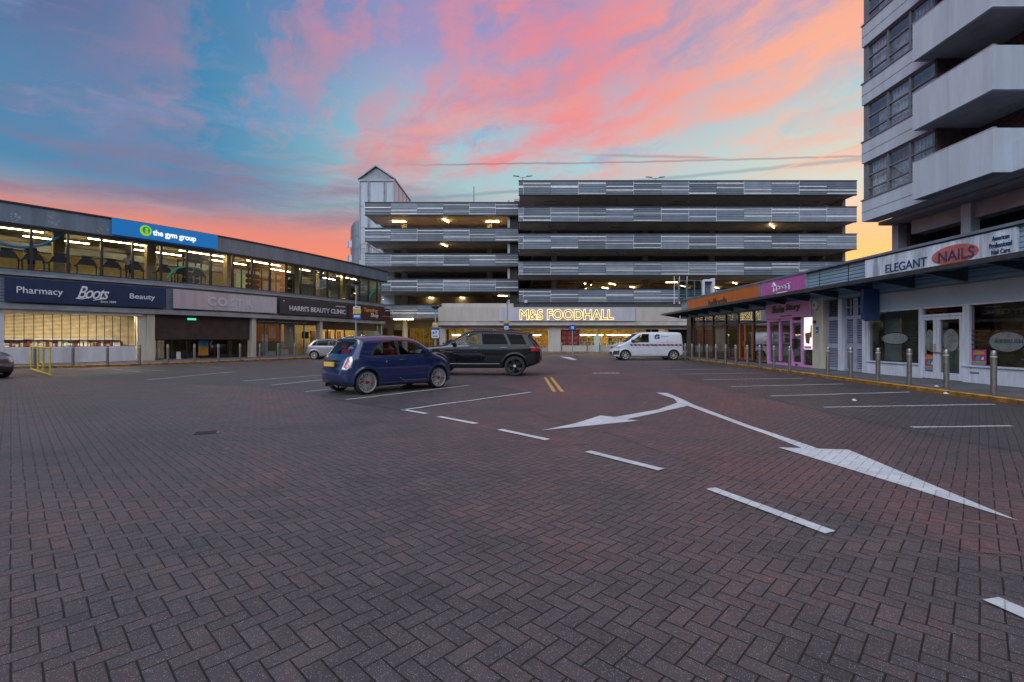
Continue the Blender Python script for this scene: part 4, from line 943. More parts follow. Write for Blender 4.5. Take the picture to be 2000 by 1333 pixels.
# rooftop lamps and mast
def roof_lamp(px, top, zb, Y, lb):
    X = XX(px, Y); zt = hh(top, Y); t = thing('twin_lamp', lb, 'lamp post', (X, Y, zb), 0, group='twin headed lamps on the car park roof')
    MB().tube([(0, 0, 0), (0, 0, zt - zb)], .06, 6).build('post', 'ledge', t, loc=(0, 0, 0))
    for s in (-1, 1):
        MB().tube([(0, 0, zt - zb - .1), (s * .5, 0, zt - zb), (s * .9, 0, zt - zb + .05)], .035, 6).build('arm', 'ledge', t, loc=(0, 0, 0))
        MB(Frame(0, 0, 0)).prism([(s * .45, zt - zb + .02), (s * 1.25, zt - zb + .1), (s * 1.25, zt - zb + .2), (s * .5, zt - zb + .14)], -.12, .12).build('lamp_head', 'ledge', t, loc=(0, 0, 0))
roof_lamp(1021, 346, 17.6, 62, 'twin headed roof lamp near the left end of the right wing')
roof_lamp(1280, 348, 17.6, 64, 'twin headed roof lamp above the middle of the right wing')
t = thing('camera_mast', 'slim mast with a small camera on the left wing roof', 'mast', (XX(925.5, 60), 60, 16.2)); MB().tube([(0, 0, 0), (0, 0, hh(365, 60) - 16.2)], .07, 6).build('post', 'ledge', t, loc=(0, 0, 0)); MB(Frame(0, 0, 0)).box(-.35, -.05, -.1, .1, hh(383, 60) - 16.2, hh(380, 60) - 16.2).build('camera_head', 'white', t, loc=(0, 0, 0))
# stair guard at the left end
t = thing('stair_railing', 'grey metal stair railing at the left end of the car park', 'railing', (-18.0, 58, 9)); mb = MB()
P = [(XX(705, 58), 58, hh(477, 58)), (XX(716, 58), 58, hh(477, 58)), (XX(745, 59), 59, hh(495, 59))]
mb.tube(P, .04, 5); mb.tube([(p[0], p[1], p[2] - 1) for p in P], .03, 5)
for i in range(7):
    f = i / 6; p = [P[1][k] + (P[2][k] - P[1][k]) * f for k in range(3)]; mb.tube([tuple(p), (p[0], p[1], p[2] - 1)], .025, 4)
mb.tube([P[0], (P[0][0], P[0][1], P[0][2] - 1.2)], .03, 4); mb.build('rail', 'ledge', t)

# ------------------------------------------------------------ pale stair tower with gabled roof
tw = thing('stair_tower', 'tall pale panelled stair tower with gabled roof beside the car park', 'tower', (-17.8, 64, 0))
x0, x1 = XX(701.5, 64), XX(770.5, 64); ze, za = 22.6, hh(324, 64)
MB().box(x0, x1, 64, 74, 0, ze).build('walls', 'concpale', tw)
xm = XX(734.5, 64)
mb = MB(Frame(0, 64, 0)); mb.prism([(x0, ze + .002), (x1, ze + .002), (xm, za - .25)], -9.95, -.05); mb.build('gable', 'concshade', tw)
mb = MB(Frame(0, 64, 0))
for (ax, bx) in ((x0 - .15, xm), (x1 + .15, xm)): mb.prism([(ax, ze - .05), (ax, ze + .13), (bx, za + .1), (bx, za - .12)], -10.2, .2)
mb.build('roof', 'ledge', tw)
mb = MB(Frame(0, 64, 0))
for px in (702.5, 718.5, 721.5, 750, 753, 769.3): a = XX(px, 64); mb.box(a - .06, a + .06, .003, .09, 12, ze)
mb.box(x0, x1, .003, .12, ze - .25, ze - .02)
for n in (-2.4, -4.8, -7.2): mb.box(x1 + .003, x1 + .07, n - .06, n + .06, 12, ze)
for z in (13.4, 16.2, 19): mb.box(x0, x0 + 1.2, .003, .03, z, z + .05)
mb.build('panel_trim', 'ledge', tw)
# curved office block behind
ob = thing('curved_office', 'distant blue grey office with a curved corner and small windows', 'building', (-28, 84, 0))
Yb = 80.0
mb = MB(); pts = []
for k in range(13):
    t_ = pi / 2 * k / 12; pts.append((XX(702, Yb) - (XX(702, Yb) - XX(673, Yb)) * sin(t_), Yb + 4 - 4 * cos(t_)))
top = [hh(430, Yb) - (hh(430, Yb) - hh(460, Yb)) * (k / 12) ** 1.6 for k in range(13)]
for k in range(12):
    a, b = pts[k], pts[k + 1]; mb.face([(a[0], a[1], 0), (b[0], b[1], 0), (b[0], b[1], top[k + 1]), (a[0], a[1], top[k])])
    mb.face([(a[0], a[1], top[k]), (b[0], b[1], top[k + 1]), (b[0], b[1] + 8, top[k + 1]), (a[0], a[1] + 12, top[k])])
mb.face([(pts[0][0], pts[0][1], 0), (pts[0][0], pts[0][1], top[0]), (pts[0][0], 96, top[0]), (pts[0][0], 96, 0)]); mb.face([(pts[12][0], pts[12][1], 0), (pts[12][0], 96, 0), (pts[12][0], 96, top[12]), (pts[12][0], pts[12][1], top[12])])
mb.build('wall', 'slate', ob)
k = 7; ccx, ccy = pts[7]
for (ya, yb_) in ((468, 482), (496, 510)):
    for (pa, pb) in ((678.5, 682), (683.5, 690)):
        k = 9 if pa < 680 else 6
        fx = Frame(XX(pa, Yb + 1.3), Yb + 1.3, -.35); w_ = MB(fx); W_ = XX(pb, Yb) - XX(pa, Yb); w_.box(0, W_, .05, .2, hh(yb_, Yb), hh(ya, Yb)); wo = w_.build('window', 'concpale', ob)
        w_ = MB(fx); w_.box(.06, W_ - .06, .201, .22, hh(yb_, Yb) + .12, hh(ya, Yb) - .12); w_.build('pane', 'curtain', wo)
mb = MB(); 
for k in range(12):
    a, b = pts[k], pts[k + 1]
    for py in (462, 487): z = hh(py, Yb); mb.face([(a[0], a[1] - .03, z), (b[0] - .03, b[1] - .03, z), (b[0] - .03, b[1] - .03, z + .3), (a[0], a[1] - .03, z + .3)])
mb.build('string_course', 'frame_grey', ob)

# ------------------------------------------------------------ food hall
fh = thing('food_hall', 'single storey food hall below the car park with beige fascia and lit shop windows', 'shop building', (5, 53, 0))
fr = Frame(0, 53.0, 0)
A = lambda px: XX(px, 53.0)
MB(fr).box(A(856), A(1003), -.6, 0, hh(628, 53), hh(600, 53)).build('fascia', 'beige', fh)
MB(fr).box(A(862), A(1003), -.9, -.3, hh(599.8, 53), hh(592.5, 53)).build('upper_fascia', 'beige', fh)
MB(fr).box(A(1003), A(1420), -.6, -.02, hh(628, 53), hh(600.5, 53)).build('fascia', 'beige', fh)
MB(fr).box(A(1013), A(1420), -1.4, -.7, hh(600, 53), hh(591, 53)).build('upper_recess', 'darkwall', fh)
MB(fr).box(A(856), A(1420), -.7, -.05, hh(636, 53), hh(628.2, 53)).build('lower_fascia', 'soffit', fh)
MB(fr).box(A(856), A(1420), -13, -.65, 3.05, 3.5).build('ceiling', 'cream', fh)
MB(fr).box(A(856), A(1420), -13, -.6, 5.0, 5.3).build('roof', 'roofing', fh)
t = thing('food_hall_sign', 'lit outline capitals of the food hall sign on a pale lilac panel', 'sign', (A(1107), 53, 3.5)); MB(fr).box(A(974.5), A(1240), .03, .1, hh(627.6, 53), hh(601, 53)).build('sign_panel', 'lilac', t)
text('M&S FOODHALL', fr, A(1106.5), .14, hh(615.3, 53), A(1197) - A(1016), hh(605.5, 53) - hh(625.0, 53), 'neonface', t, .02, bold=-.005)
text('M&S FOODHALL', fr, A(1106.5), .23, hh(615.3, 53), A(1198) - A(1015), hh(604.8, 53) - hh(625.6, 53), 'neon', t, outline=.017, name='neon_outline', bold=.02)
# wall under, windows
zs = hh(675.5, 53)
mb = MB(fr); mb.box(A(1096), A(1307), -1.0, -.7, .1, zs); mb.build('stall_riser', 'beige', fh)
MB(fr).box(A(1072), A(1096), -1.0, -.5, .1, 3.0).build('pier', 'beige', fh); MB(fr).box(A(857), A(868), -1.0, -.5, .1, 3.0).build('pier', 'beige', fh)
MB(fr).box(A(1096), A(1420), -1.0, -.6, 2.55, 3.04).build('window_header', 'beige', fh); MB(fr).box(A(868), A(1072), -1.0, -.6, 2.62, 3.04).build('window_header', 'soffit', fh)
bars = [868, 905, 940, 975, 1008, 1040, 1072]
for i in range(len(bars) - 1):
    a0, a1 = A(bars[i]), A(bars[i + 1]); mb = MB(fr); mb.box(a0, a0 + .09, -.9, -.78, .1, 2.62); mb.box(a0 + .09, a1, -.9, -.8, .1, .5); w = mb.build('window', 'ledge', fh); MB(fr).face([(a0 + .09, -.85, .5), (a1, -.85, .5), (a1, -.85, 2.62), (a0 + .09, -.85, 2.62)]).build('pane', 'pane', w)
bars = [1134, 1171, 1209, 1247, 1276, 1306]
for i in range(len(bars) - 1):
    a0, a1 = A(bars[i]), A(bars[i + 1]); mb = MB(fr); mb.box(a0 - .05, a0 + .05, -.9, -.78, zs, 2.55); w = mb.build('window', 'ledge', fh); MB(fr).face([(a0 + .05, -.85, zs), (a1 - .05, -.85, zs), (a1 - .05, -.85, 2.55), (a0 + .05, -.85, 2.55)]).build('pane', 'pane', w)
t = thing('poster', 'dark red food poster panel in the food hall window', 'poster', (A(1115), 53.8, 1)); mb = MB(fr); mb.box(A(1097), A(1133.5), -.8, -.76, zs + .02, 2.5); mb.build('poster_panel', 'redposter', t)
mb = MB(fr)
for i in range(3):
    for j in range(3):
        a = A(1097) + .35 + i * .65; z = zs + .3 + j * .55; mb.tube([(a, -.755, z), (a, -.75, z)], .2, 10)
mb.build('printed_shapes', mat('poster_red', (0.32, 0.05, 0.04), 0.5, var=.4, scale=6), t)
MB(fr).box(A(856), A(1306), -9.2, -9, .1, 3.4).build('back_wall', mat('food_hall_wall', (0.62, 0.42, 0.14), 0.8, var=.3, scale=2), fh)
MB(fr).box(A(856), A(1420), -9, -1, .0, .08).build('floor', 'cream', fh)
MB(fr).box(A(1306), A(1420), -3.2, -3, .1, 3.0).build('service_door_wall', 'darkwall', fh)
MB(fr).box(A(1303), A(1309), -3.0, -.7, .1, 3.0).build('side_wall', 'beige', fh)
k = 0
for px in range(885, 1300, 42):
    if 1070 < px < 1100: continue
    a = A(px); t = thing('strip_light', f'strip light inside the food hall, {ORD[k]} from the left', 'ceiling light', (a, 55.5, 2.95), group='strip lights inside the food hall'); k += 1
    MB(fr).box(a - .08, a + .08, -6.5, -1.6, 2.96, 3.04).build('housing', 'white', t); MB(fr).box(a - .06, a + .06, -6.4, -1.7, 2.90, 2.958).build('tube', emat('amber_strip' + str(k), (1.0, 0.74, 0.32), 38.0), t)
rg = random.Random(5)
MAT['goodsy'] = mat('yellow_goods', (0.75, 0.55, 0.2), 0.6); MAT['goodsw'] = mat('pale_goods', (0.8, 0.75, 0.6), 0.6); MAT['goodsg'] = mat('green_goods', (0.12, 0.28, 0.06), 0.6); MAT['goodsr'] = mat('red_goods', (0.45, 0.08, 0.03), 0.6); MAT['shelfglow'] = emat('shelf_light', (1.0, 0.80, 0.45), 18.0)
k = 0
for px in (1141, 1160, 1182, 1202, 1222, 1240, 1262, 1290, 1052, 1020, 985, 950, 915, 885):
    a = A(px); Yn = -2.2 - (k % 3) * .8; t = thing('food_display', (f'lit shelf unit in the right food hall windows, {ORD[k]} from the left' if k < 8 else f'lit shelf unit in the left food hall windows, {ORD[k - 8]} from the right'), 'shelves', (a, 53 - Yn, .1), group='food hall display units'); k += 1
    mb = MB(fr); mb.box(a - .5, a + .5, Yn - .5, Yn - .45, .1, 2.0)
    for z in (.3, .75, 1.2, 1.65, 2.0): mb.box(a - .5, a + .5, Yn - .45, Yn, z, z + .04)
    mb.build('shelf_frame', 'goodsw', t)
    MB(fr).box(a - .48, a + .48, Yn - .05, Yn - .01, 1.94, 1.99).build('shelf_light', 'shelfglow', t)
    mb = MB(fr)
    for z in (.34, .79, 1.24, 1.69):
        x = a - .48
        while x < a + .4:
            w_ = rg.uniform(.06, .18); mb.box(x, x + w_ - .01, Yn - .4, Yn - .05, z, z + rg.uniform(.12, .36 if z < 1.6 else .24), rg.randrange(5)); x += w_
    mb.build('goods', ['goodsy', 'goodsw', 'goodsg', 'goodsr', 'goodsy'], t)
# covered passage at the left of the food hall
fp = Frame(0, 63.5, 0); B = lambda px: XX(px, 63.5)
pw = thing('passage_building', 'warm lit glazed shopfront at the back of the covered passage', 'shop building', (-12, 63.5, 0))
MB(fp).box(-48, B(689), -.4, 0, 0, 8.4).build('side_wall', 'brick', pw)
MB(fp).box(B(690), B(872), -.4, 0, 2.9, 4.4).build('header', 'cream', pw)
xs = [700, 722, 757, 768, 780, 800, 813, 826, 838, 850, 872]; mts = ['cream', 'wood', 'cream', 'wood', 'wood', 'pane', 'pane', 'pane', 'pane', 'pane']
for i in range(10):
    a0, a1 = B(xs[i]), B(xs[i + 1])
    if mts[i] == 'pane':
        mb = MB(fp); mb.box(a0, a0 + .08, -.1, 0, .1, 2.9); mb.box(a0, a1, -.08, .01, 1.1, 1.18); w = mb.build('window', 'yrail', pw); MB(fp).face([(a0 + .08, -.05, .1), (a1, -.05, .1), (a1, -.05, 2.9), (a0 + .08, -.05, 2.9)]).build('pane', 'pane', w)
    else: MB(fp).box(a0, a1, -.2, -.05, .1, 2.9).build('wall_panel', mts[i], pw)
MB(fp).box(B(640), B(900), -4, -3.9, -.1, 6).build('back_wall', mat('ochre_wall', (0.35, 0.24, 0.08), 0.8, var=.4, scale=2), pw)
MB(fp).box(B(690), B(872), .3, 5.7, 3.86, 3.93).build('passage_ceiling', 'beige', pw)
t = thing('notice_sign', 'cream notice panel hanging in the lit passage', 'sign', (XX(777, 61), 61, 2)); MB(Frame(0, 61, 0)).box(XX(769.5, 61), XX(784.5, 61), 0, .08, hh(645, 61), hh(627, 61)).build('sign_panel', 'cream', t); MB(Frame(0, 61, 0)).box(XX(772, 61), XX(782, 61), .082, .09, hh(637, 61), hh(634.5, 61)).build('printed_bar', 'sign_pale' if 'sign_pale' in MAT else 'goodsw', t)
t = thing('round_column', 'thick round cream column at the mouth of the covered passage', 'column', (XX(791, 59), 59, 0)); MB().tube([(0, 0, .1), (0, 0, 3.9)], .36, 20).build('column_shaft', 'cream', t, smooth=True, loc=(0, 0, 0)); MB().tube([(0, 0, 3.7), (0, 0, 3.94)], .5, 20).build('column_head', 'cream', t, smooth=True, loc=(0, 0, 0))
for i, (px, py, L) in enumerate(((788, 622.5, 2.2), (763, 628, 1.6), (808, 628, 1.6), (850, 630, 1.6))):
    zc = 3.85; Y = F * (zc - H) / (HOR - py); t = thing('strip_light', f'bright strip light on the passage ceiling, {["nearest", "left", "middle", "right"][i]} one', 'ceiling light', (XX(px, Y), Y, 3.8), group='strip lights in the covered passage')
    MB().box(-L / 2, L / 2, -.08, .08, .0, .058).build('housing', 'white', t, loc=(0, 0, 0)); MB().box(-L / 2, L / 2, -.07, .07, -.07, -.002).build('tube', 'tube', t, loc=(0, 0, 0))
# cameras on food hall
t = thing('security_camera', 'small white security camera under the lowest parapet of the car park', 'camera', (XX(1027, 53.8), 53.6, hh(592, 53.6))); MB().tube([(0, 0, .5), (0, -.1, .2)], .04, 6).build('bracket', 'black', t, loc=(0, 0, 0)); MB().tube([(0, -.1, .3), (0, -.1, .0)], .16, 10).build('camera_dome', 'signwhite', t, loc=(0, 0, 0))

# ------------------------------------------------------------ right hand shops
FX = 13.9
frS = Frame(FX, 0, -pi / 2)       # a = -Y, n = towards the car park (-X)
def AY(px, X=FX): return -(X * F / (px - 1000))       # along coordinate for picture column
rb = thing('retail_building', 'low row of shops on the right with lapped blue grey fascia and glass canopy', 'building', (FX, 25, 0))
aF, aN = AY(1330), -5.5
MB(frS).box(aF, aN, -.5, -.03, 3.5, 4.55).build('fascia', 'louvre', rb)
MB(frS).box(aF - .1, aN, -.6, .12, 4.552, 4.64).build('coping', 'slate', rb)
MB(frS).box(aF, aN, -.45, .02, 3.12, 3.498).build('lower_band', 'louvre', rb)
MB(frS).box(aF, aN, -18, -.6, 4.3, 4.5).build('roof', 'roofing', rb)
MB(frS).box(aF, aN, -9, -.5, 3.3, 3.45).build('ceiling', 'darkwall', rb)
MB(frS).box(aF, aF + .25, -18, -.5, .1, 4.4).build('end_wall', 'slate', rb)
MB(frS).box(aF, aN, -9.2, -9, .1, 4.2).build('back_wall', 'brownwall', rb)
MB(frS).box(aF, aN, -9, -.3, .0, .105).build('floor', 'gymfloor', rb)
# seams in the lapped boards
mb = MB(frS)
for px in (1656, 1600): mb.box(AY(px) - .02, AY(px) + .02, -.029, -.018, 3.52, 4.5)
mb.build('board_seam', 'black', rb)
# glass canopy on steel fins
cn = thing('canopy', 'dark steel and glass canopy running along the right hand shops', 'canopy', (FX - .8, 25, 3.5))
MB(frS).box(aF - .6, aN, 1.42, 1.5, 3.42, 3.56).build('front_beam', 'canopy', cn)
MB(frS).box(aF - .6, aN, .03, 1.419, 3.50, 3.525).build('glass_sheet', glass('canopy_glass', (.25, .3, .33), 1.5), cn)
k = 0
a = aF - .3
while a < aN:
    MB(frS).prism([(0, 0)] * 0 or [(a - .03, 3.2), (a + .03, 3.2), (a + .03, 3.49), (a - .03, 3.49)], .025, .05).build('wall_bracket', 'canopy', cn)
    m = MB(frS); v = [(a - .04, .03, 3.18), (a - .04, .03, 3.49), (a - .04, 1.41, 3.49), (a - .04, 1.41, 3.42)]; w_ = [(p[0] + .08, p[1], p[2]) for p in v]
    m.face(v); m.face(w_)
    for q in range(4): m.face([v[q], v[(q + 1) % 4], w_[(q + 1) % 4], w_[q]])
    m.build('canopy_fin', 'canopy', cn); a += 1.95
MAT['navybox'] = mat('navy_box', (0.02, 0.045, 0.15), 0.5)
# signs above
def rsign(px0, px1, z0, z1, name, label, m, n=-.02, th=.09, cat='sign', frame=None):
    return sign(frS, AY(px0), AY(px1), n, z0, z1, name, label, m, cat, th, frame)
t = rsign(1344, 1485, 3.56, 4.5, 'car_parts_shop_sign', 'long orange car parts shop sign with dark lettering', 'orange', frame='ledge')
text('halfords', frS, (AY(1386) + AY(1422)) / 2, .085, 3.96, AY(1422) - AY(1386), .50, 'black', t, bold=.015)
t = rsign(1490, 1576, 3.60, 4.52, 'pink_shop_sign', 'magenta shop sign with looping white script', 'pinksign', frame='ledge')
# looping script (drawn as strokes, not readable in the photograph)
def script(fr, a0, a1, n, z, h, m, par, loops, r, name='script_lettering'):
    mb = MB(fr); pts = []
    N = loops * 12
    for i in range(N + 1):
        t_ = i / N; pts.append((a0 + (a1 - a0) * t_ + .35 * (a1 - a0) / loops * sin(2 * pi * loops * t_), n, z + h / 2 * cos(2 * pi * loops * t_) * (.65 + .35 * sin(7 * t_ + 1))))
    mb.tube(pts, r, 5); return mb.build(name, m, par)
script(frS, AY(1512), AY(1548), .10, 4.08, .34, 'letter', t, 6, .022); MB(frS).box(AY(1520), AY(1540), .075, .085, 3.78, 3.86).build('small_lettering', 'letter', t)
mb = MB(frS); mb.tube([(AY(1512), .10, 4.2), (AY(1515), .10, 4.38), (AY(1518), .10, 4.2)], .05, 6); mb.build('script_lettering', 'letter', t)
t = rsign(1693, 1990, 3.58, 4.5, 'nail_salon_sign', 'rain stained white nail salon sign with a faded red oval', 'nails')
def rt(body, pa, pb, z, h, m, n=.08, **k): return text(body, frS, (AY(pa) + AY(pb)) / 2, n, z, AY(pb) - AY(pa), h, m, t, **k)
rt('ELEGANT', 1734, 1815, 4.02, .30, 'nailblue'); 
a0, a1 = AY(1824), AY(1917); mb = MB(frS); mb.face([((a0 + a1) / 2 + (a1 - a0) / 2 * cos(x), .078, 4.07 + .30 * sin(x)) for x in np.linspace(0, 2 * pi, 40)[:-1]]); mb.build('oval', 'nailred', t)
rt('NAILS', 1838, 1908, 4.06, .34, 'nailblue', .085)
rt('American', 1943, 1977, 4.30, .13, 'nailblue'); rt('Professional', 1938, 1982, 4.10, .14, 'nailblue'); rt('Nail Care', 1942, 1978, 3.91, .13, 'nailblue'); rt('OPEN', 1698, 1722, 3.66, .07, 'louvre')
# car parts shop glazing
zt = 3.1
MB(frS).box(AY(1343), AY(1351), -.4, .06, .1, 3.12).build('corner_column', 'black', rb)
bars = [1354, 1372, 1391, 1416, 1440, 1470, 1497]
for i in range(6):
    a0, a1 = AY(bars[i]), AY(bars[i + 1]); isd = i == 4
    mb = MB(frS); mb.box(a0, a0 + .12, -.15, -.01, .1, zt); mb.box(a0 + .12, a1, -.12, -.02, 2.33, 2.42); mb.box(a0 + .12, a1, -.12, -.02, .1, .2); mb.box(a0 + .12, a1, -.12, -.02, zt - .05, zt)
    w = mb.build('door' if isd else 'window', 'black', rb)
    mb = MB(frS); mb.face([(a0 + .12, -.06, .2), (a1, -.06, .2), (a1, -.06, 2.33), (a0 + .12, -.06, 2.33)]); mb.face([(a0 + .12, -.06, 2.42), (a1, -.06, 2.42), (a1, -.06, zt - .05), (a0 + .12, -.06, zt - .05)]); mb.build('pane', 'pane_dark', w)
    if isd:
        c = (a0 + a1) / 2; mb = MB(frS); mb.box(c - .06, c + .06, -.1, .0, .2, 2.33); mb.box(a0 + .2, a0 + .28, -.1, .0, .2, 2.33); mb.box(a1 - .1, a1 - .02, -.1, 0, .2, 2.33); mb.build('door_leaf_frame', 'orange', w)
        mb = MB(frS); mb.box(c - .14, c - .1, .0, .05, 1.0, 1.35); mb.box(c + .1, c + .14, .0, .05, 1.0, 1.35); mb.build('handle', 'chrome', w)
MB(frS).box(AY(1352), AY(1497), -7.1, -7, .1, 3.3).build('shop_back_wall', mat('orange_shop_wall', (0.35, 0.12, 0.03), 0.7, var=.3, scale=1.2), rb)
MB(frS).box(AY(1353), AY(1496), -.55, -.5, 2.42, 3.3).build('transom_mask', 'darkwall', rb)  # dark board added to hide the bright ceiling so the transom reflection shows
MB(frS).box(AY(1497), AY(1499), -7, -.3, .1, 3.3).build('party_wall', 'cream', rb)
for k in range(5):
    a = AY(1360) + k * 1.9; t = thing('tube_light', f'tube light inside the orange car parts shop, {ORD[k]} from the far end', 'ceiling light', frS(a, -3, 3.1), group='tube lights inside the car parts shop'); MB(frS).box(a - .05, a + .05, -4.5, -2.2, 3.15, 3.2).build('housing', 'white', t); MB(frS).box(a - .045, a + .045, -4.4, -2.3, 3.1, 3.149).build('tube', emat('amber_tube_low' + str(k), (1.0, .50, .15), 26.0), t)
    t = thing('shop_shelf', f'stocked shelf unit inside the car parts shop, {ORD[k]} from the far end', 'shelves', frS(a, -5, .1), group='shelves inside the car parts shop')
    mb = MB(frS); mb.box(a - .1, a + .9, -5.6, -5.55, .1, 1.9)
    for z in (.4, .9, 1.4, 1.9): mb.box(a - .1, a + .9, -5.55, -5.1, z, z + .04)
    mb.build('shelf_frame', 'orange', t); mb = MB(frS)
    for z in (.44, .94, 1.44):
        x = a - .08
        while x < a + .8: w_ = rg.uniform(.1, .22); mb.box(x, x + w_ - .02, -5.5, -5.15, z, z + rg.uniform(.15, .38), rg.randrange(4)); x += w_
    mb.build('goods', ['goodsr', 'machine', 'goodsy', 'orange'], t)
# pink shop
a0, a1 = AY(1498), AY(1588)
t = sign(frS, a0, a1, -.02, 2.5, 3.3, 'dessert_shop_sign', 'pink painted shop board with bold black hand lettering', 'pink', th=.1)
text('Shake', frS, (AY(1511) + AY(1535)) / 2, .10, 2.98, AY(1535) - AY(1511), .38, 'black', t, bold=.04, shear=.1, name='bold_lettering'); text('Story', frS, (AY(1538) + AY(1567)) / 2, .10, 2.98, AY(1567) - AY(1538), .42, 'black', t, bold=.04, shear=.1, name='bold_lettering'); mb = MB(frS); mb.box(AY(1527), AY(1550), .082, .09, 2.58, 2.63); mb.build('fine_print', 'black', t)
fm = MB(frS)
def pk(p0, p1, z0, z1): fm.box(AY(p0), AY(p1), -.14, .0, z0, z1)
pk(1498, 1502.5, .1, 2.5); pk(1521, 1524, .3, 2.5); pk(1543, 1547, .1, 2.5); pk(1564, 1567.5, .1, 2.5); pk(1502.5, 1543, .1, .22); pk(1502.5, 1543, 2.36, 2.499); pk(1547, 1564, 2.24, 2.34); pk(1547, 1564, .11, .3); pk(1567.5, 1588, .1, .2)
fm.build('pink_shopfront_frame', 'pink', rb)
for (p0, p1, z0, z1, nm) in ((1502.5, 1521, .22, 2.36, 'pane'), (1524, 1543, .22, 2.36, 'pane'), (1547, 1564, .3, 2.24, 'door_pane'), (1567.5, 1588, .2, 2.5, 'pane')):
    MB(frS).face([(AY(p0), -.07, z0), (AY(p1), -.07, z0), (AY(p1), -.07, z1), (AY(p0), -.07, z1)]).build(nm, 'pane_dark', rb)
MB(frS).box(AY(1548.5), AY(1552), -.06, .04, .95, 1.45).build('door_handle', 'black', rb); MB(frS).box(AY(1553), AY(1558), -.02, .01, .14, .22).build('letter_box', 'black', rb)
MB(frS).box(AY(1499), AY(1588), -5.1, -5, .1, 3.3).build('dessert_back_wall', 'aqua', rb)
for (pa, pb, z0, z1, mm, lb, nn) in ((1508, 1518, 1.35, 1.85, 'frosted', 'pale notice in the pink shop window', -.12), (1572, 1587.5, .95, 2.45, 'poster_light', 'bright backlit poster of a milkshake beside the pink door', .04), (1524, 1542, .3, .8, 'goodsg', 'green planter inside the pink shop', -.9), (1569, 1587, .22, .8, 'aqua', 'pale blue bin inside the pink shop', -.6)):
    t = thing('window_display', lb, 'shop display', frS(AY(pa), nn, z0)); MB(frS).box(AY(pa), AY(pb), nn - .05, nn, z0, z1).build('display_panel', mm, t)
    if mm == 'poster_light':
        mb = MB(frS); c = (AY(pa) + AY(pb)) / 2; e0, e1 = AY(pa), AY(pb); mb.prism([(c - .15, 1.25), (c + .12, 1.2), (c + .2, 1.75), (c - .22, 1.7)], nn, nn + .006); mb.prism([(c + .18, 1.5), (c + .3, 1.5), (c + .3, 2.05), (c + .22, 2.1)], nn, nn + .006); mb.build('printed_cup', 'poster_warm', t); mb = MB(frS); mb.prism([(e0 + .03, .98), (e1 - .03, .98), (e1 - .03, 1.1), (e0 + .03, 1.1)], nn, nn + .006); mb.build('printed_circle', 'pink', t)
# cream pier with alarm box
MB(frS).box(AY(1588), AY(1609), -.4, .03, .1, 3.3).build('pier', 'cream', rb)
t = thing('alarm_box', 'white oval alarm box high on the cream pier', 'alarm box', frS(AY(1595), .03, 2.9)); a = AY(1595); mb = MB(frS); mb.tube([(a, .03, 2.98), (a, .09, 2.98), (a, .12, 2.98)], [.22, .22, .12], 18); mb.build('alarm_cover', 'signwhite', t); MB(frS).tube([(a, .12, 2.98), (a, .135, 2.98)], .07, 10).build('alarm_badge', 'goodsg', t)
t = thing('wall_plaque', 'small blue plaque on the cream pier', 'sign', frS(AY(1597), .03, 1.7)); MB(frS).box(AY(1595), AY(1600), .031, .045, 1.72, 1.98).build('sign_panel', 'signblue', t); MB(frS).box(AY(1596), AY(1599), .046, .05, 1.8, 1.84).build('printed_bar', 'letter', t)
t = thing('keypad_box', 'tiny black box on the cream pier above the plaque', 'box', frS(AY(1593), .03, 2.2)); MB(frS).box(AY(1591.5), AY(1595), .031, .1, 2.16, 2.28).build('box_body', 'black', t)
# lavender louvred doors
def louvred(p0, p1, z0, z1, split, lb_frame):
    a0, a1 = AY(p0), AY(p1)
    MB(frS).box(a0, a1, -.3, -.25, z0, z1).build('door_backing', 'darkwall', rb)
    n_ = split; W_ = (a1 - a0) / n_
    for q in range(n_):
        b0, b1 = a0 + q * W_, a0 + (q + 1) * W_
        mb = MB(frS)
        for e0, e1 in ((b0, b0 + .10), (b1 - .10, b1)): mb.box(e0, e1, -.2, -.12, z0, z1 - .0)
        for (za, zb) in ((z0, z0 + .12), (z0 + .92, z0 + 1.12), (2.25, 2.4)): mb.box(b0 + .1, b1 - .1, -.2, -.12, za, zb)
        z = z0 + .15
        while z < 2.24:
            if not (z0 + .88 < z < z0 + 1.12): mb.face([(b0 + .1, -.13, z), (b1 - .1, -.13, z), (b1 - .1, -.19, z + .045), (b0 + .1, -.19, z + .045)])
            z += .07
        mb.build('louvred_door', 'purple', rb)
        mb = MB(frS); z = 2.42
        while z < z1 - .05: mb.face([(b0, -.13, z), (b1, -.13, z), (b1, -.2, z + .05), (b0, -.2, z + .05)]); z += .075
        mb.build('overdoor_louvre', 'frame_grey', rb)
louvred(1610, 1637, .1, 3.12, 1, ''); louvred(1645, 1684, .1, 3.12, 2, '')
MB(frS).box(AY(1637), AY(1644.5), -.3, .01, .1, 3.12).build('post', 'shopwhite', rb); MB(frS).box(AY(1684), AY(1691), -.3, .01, .1, 3.12).build('post', 'shopwhite', rb)
mb = MB(frS)
for q in range(1, 3): a = AY(1645) + (AY(1684) - AY(1645)) * q / 3; mb.box(a - .03, a + .03, -.11, -.08, 2.42, 3.1)
mb.box(AY(1645), AY(1684), -.11, -.08, 2.72, 2.77); mb.build('glazing_bars', 'purple', rb)
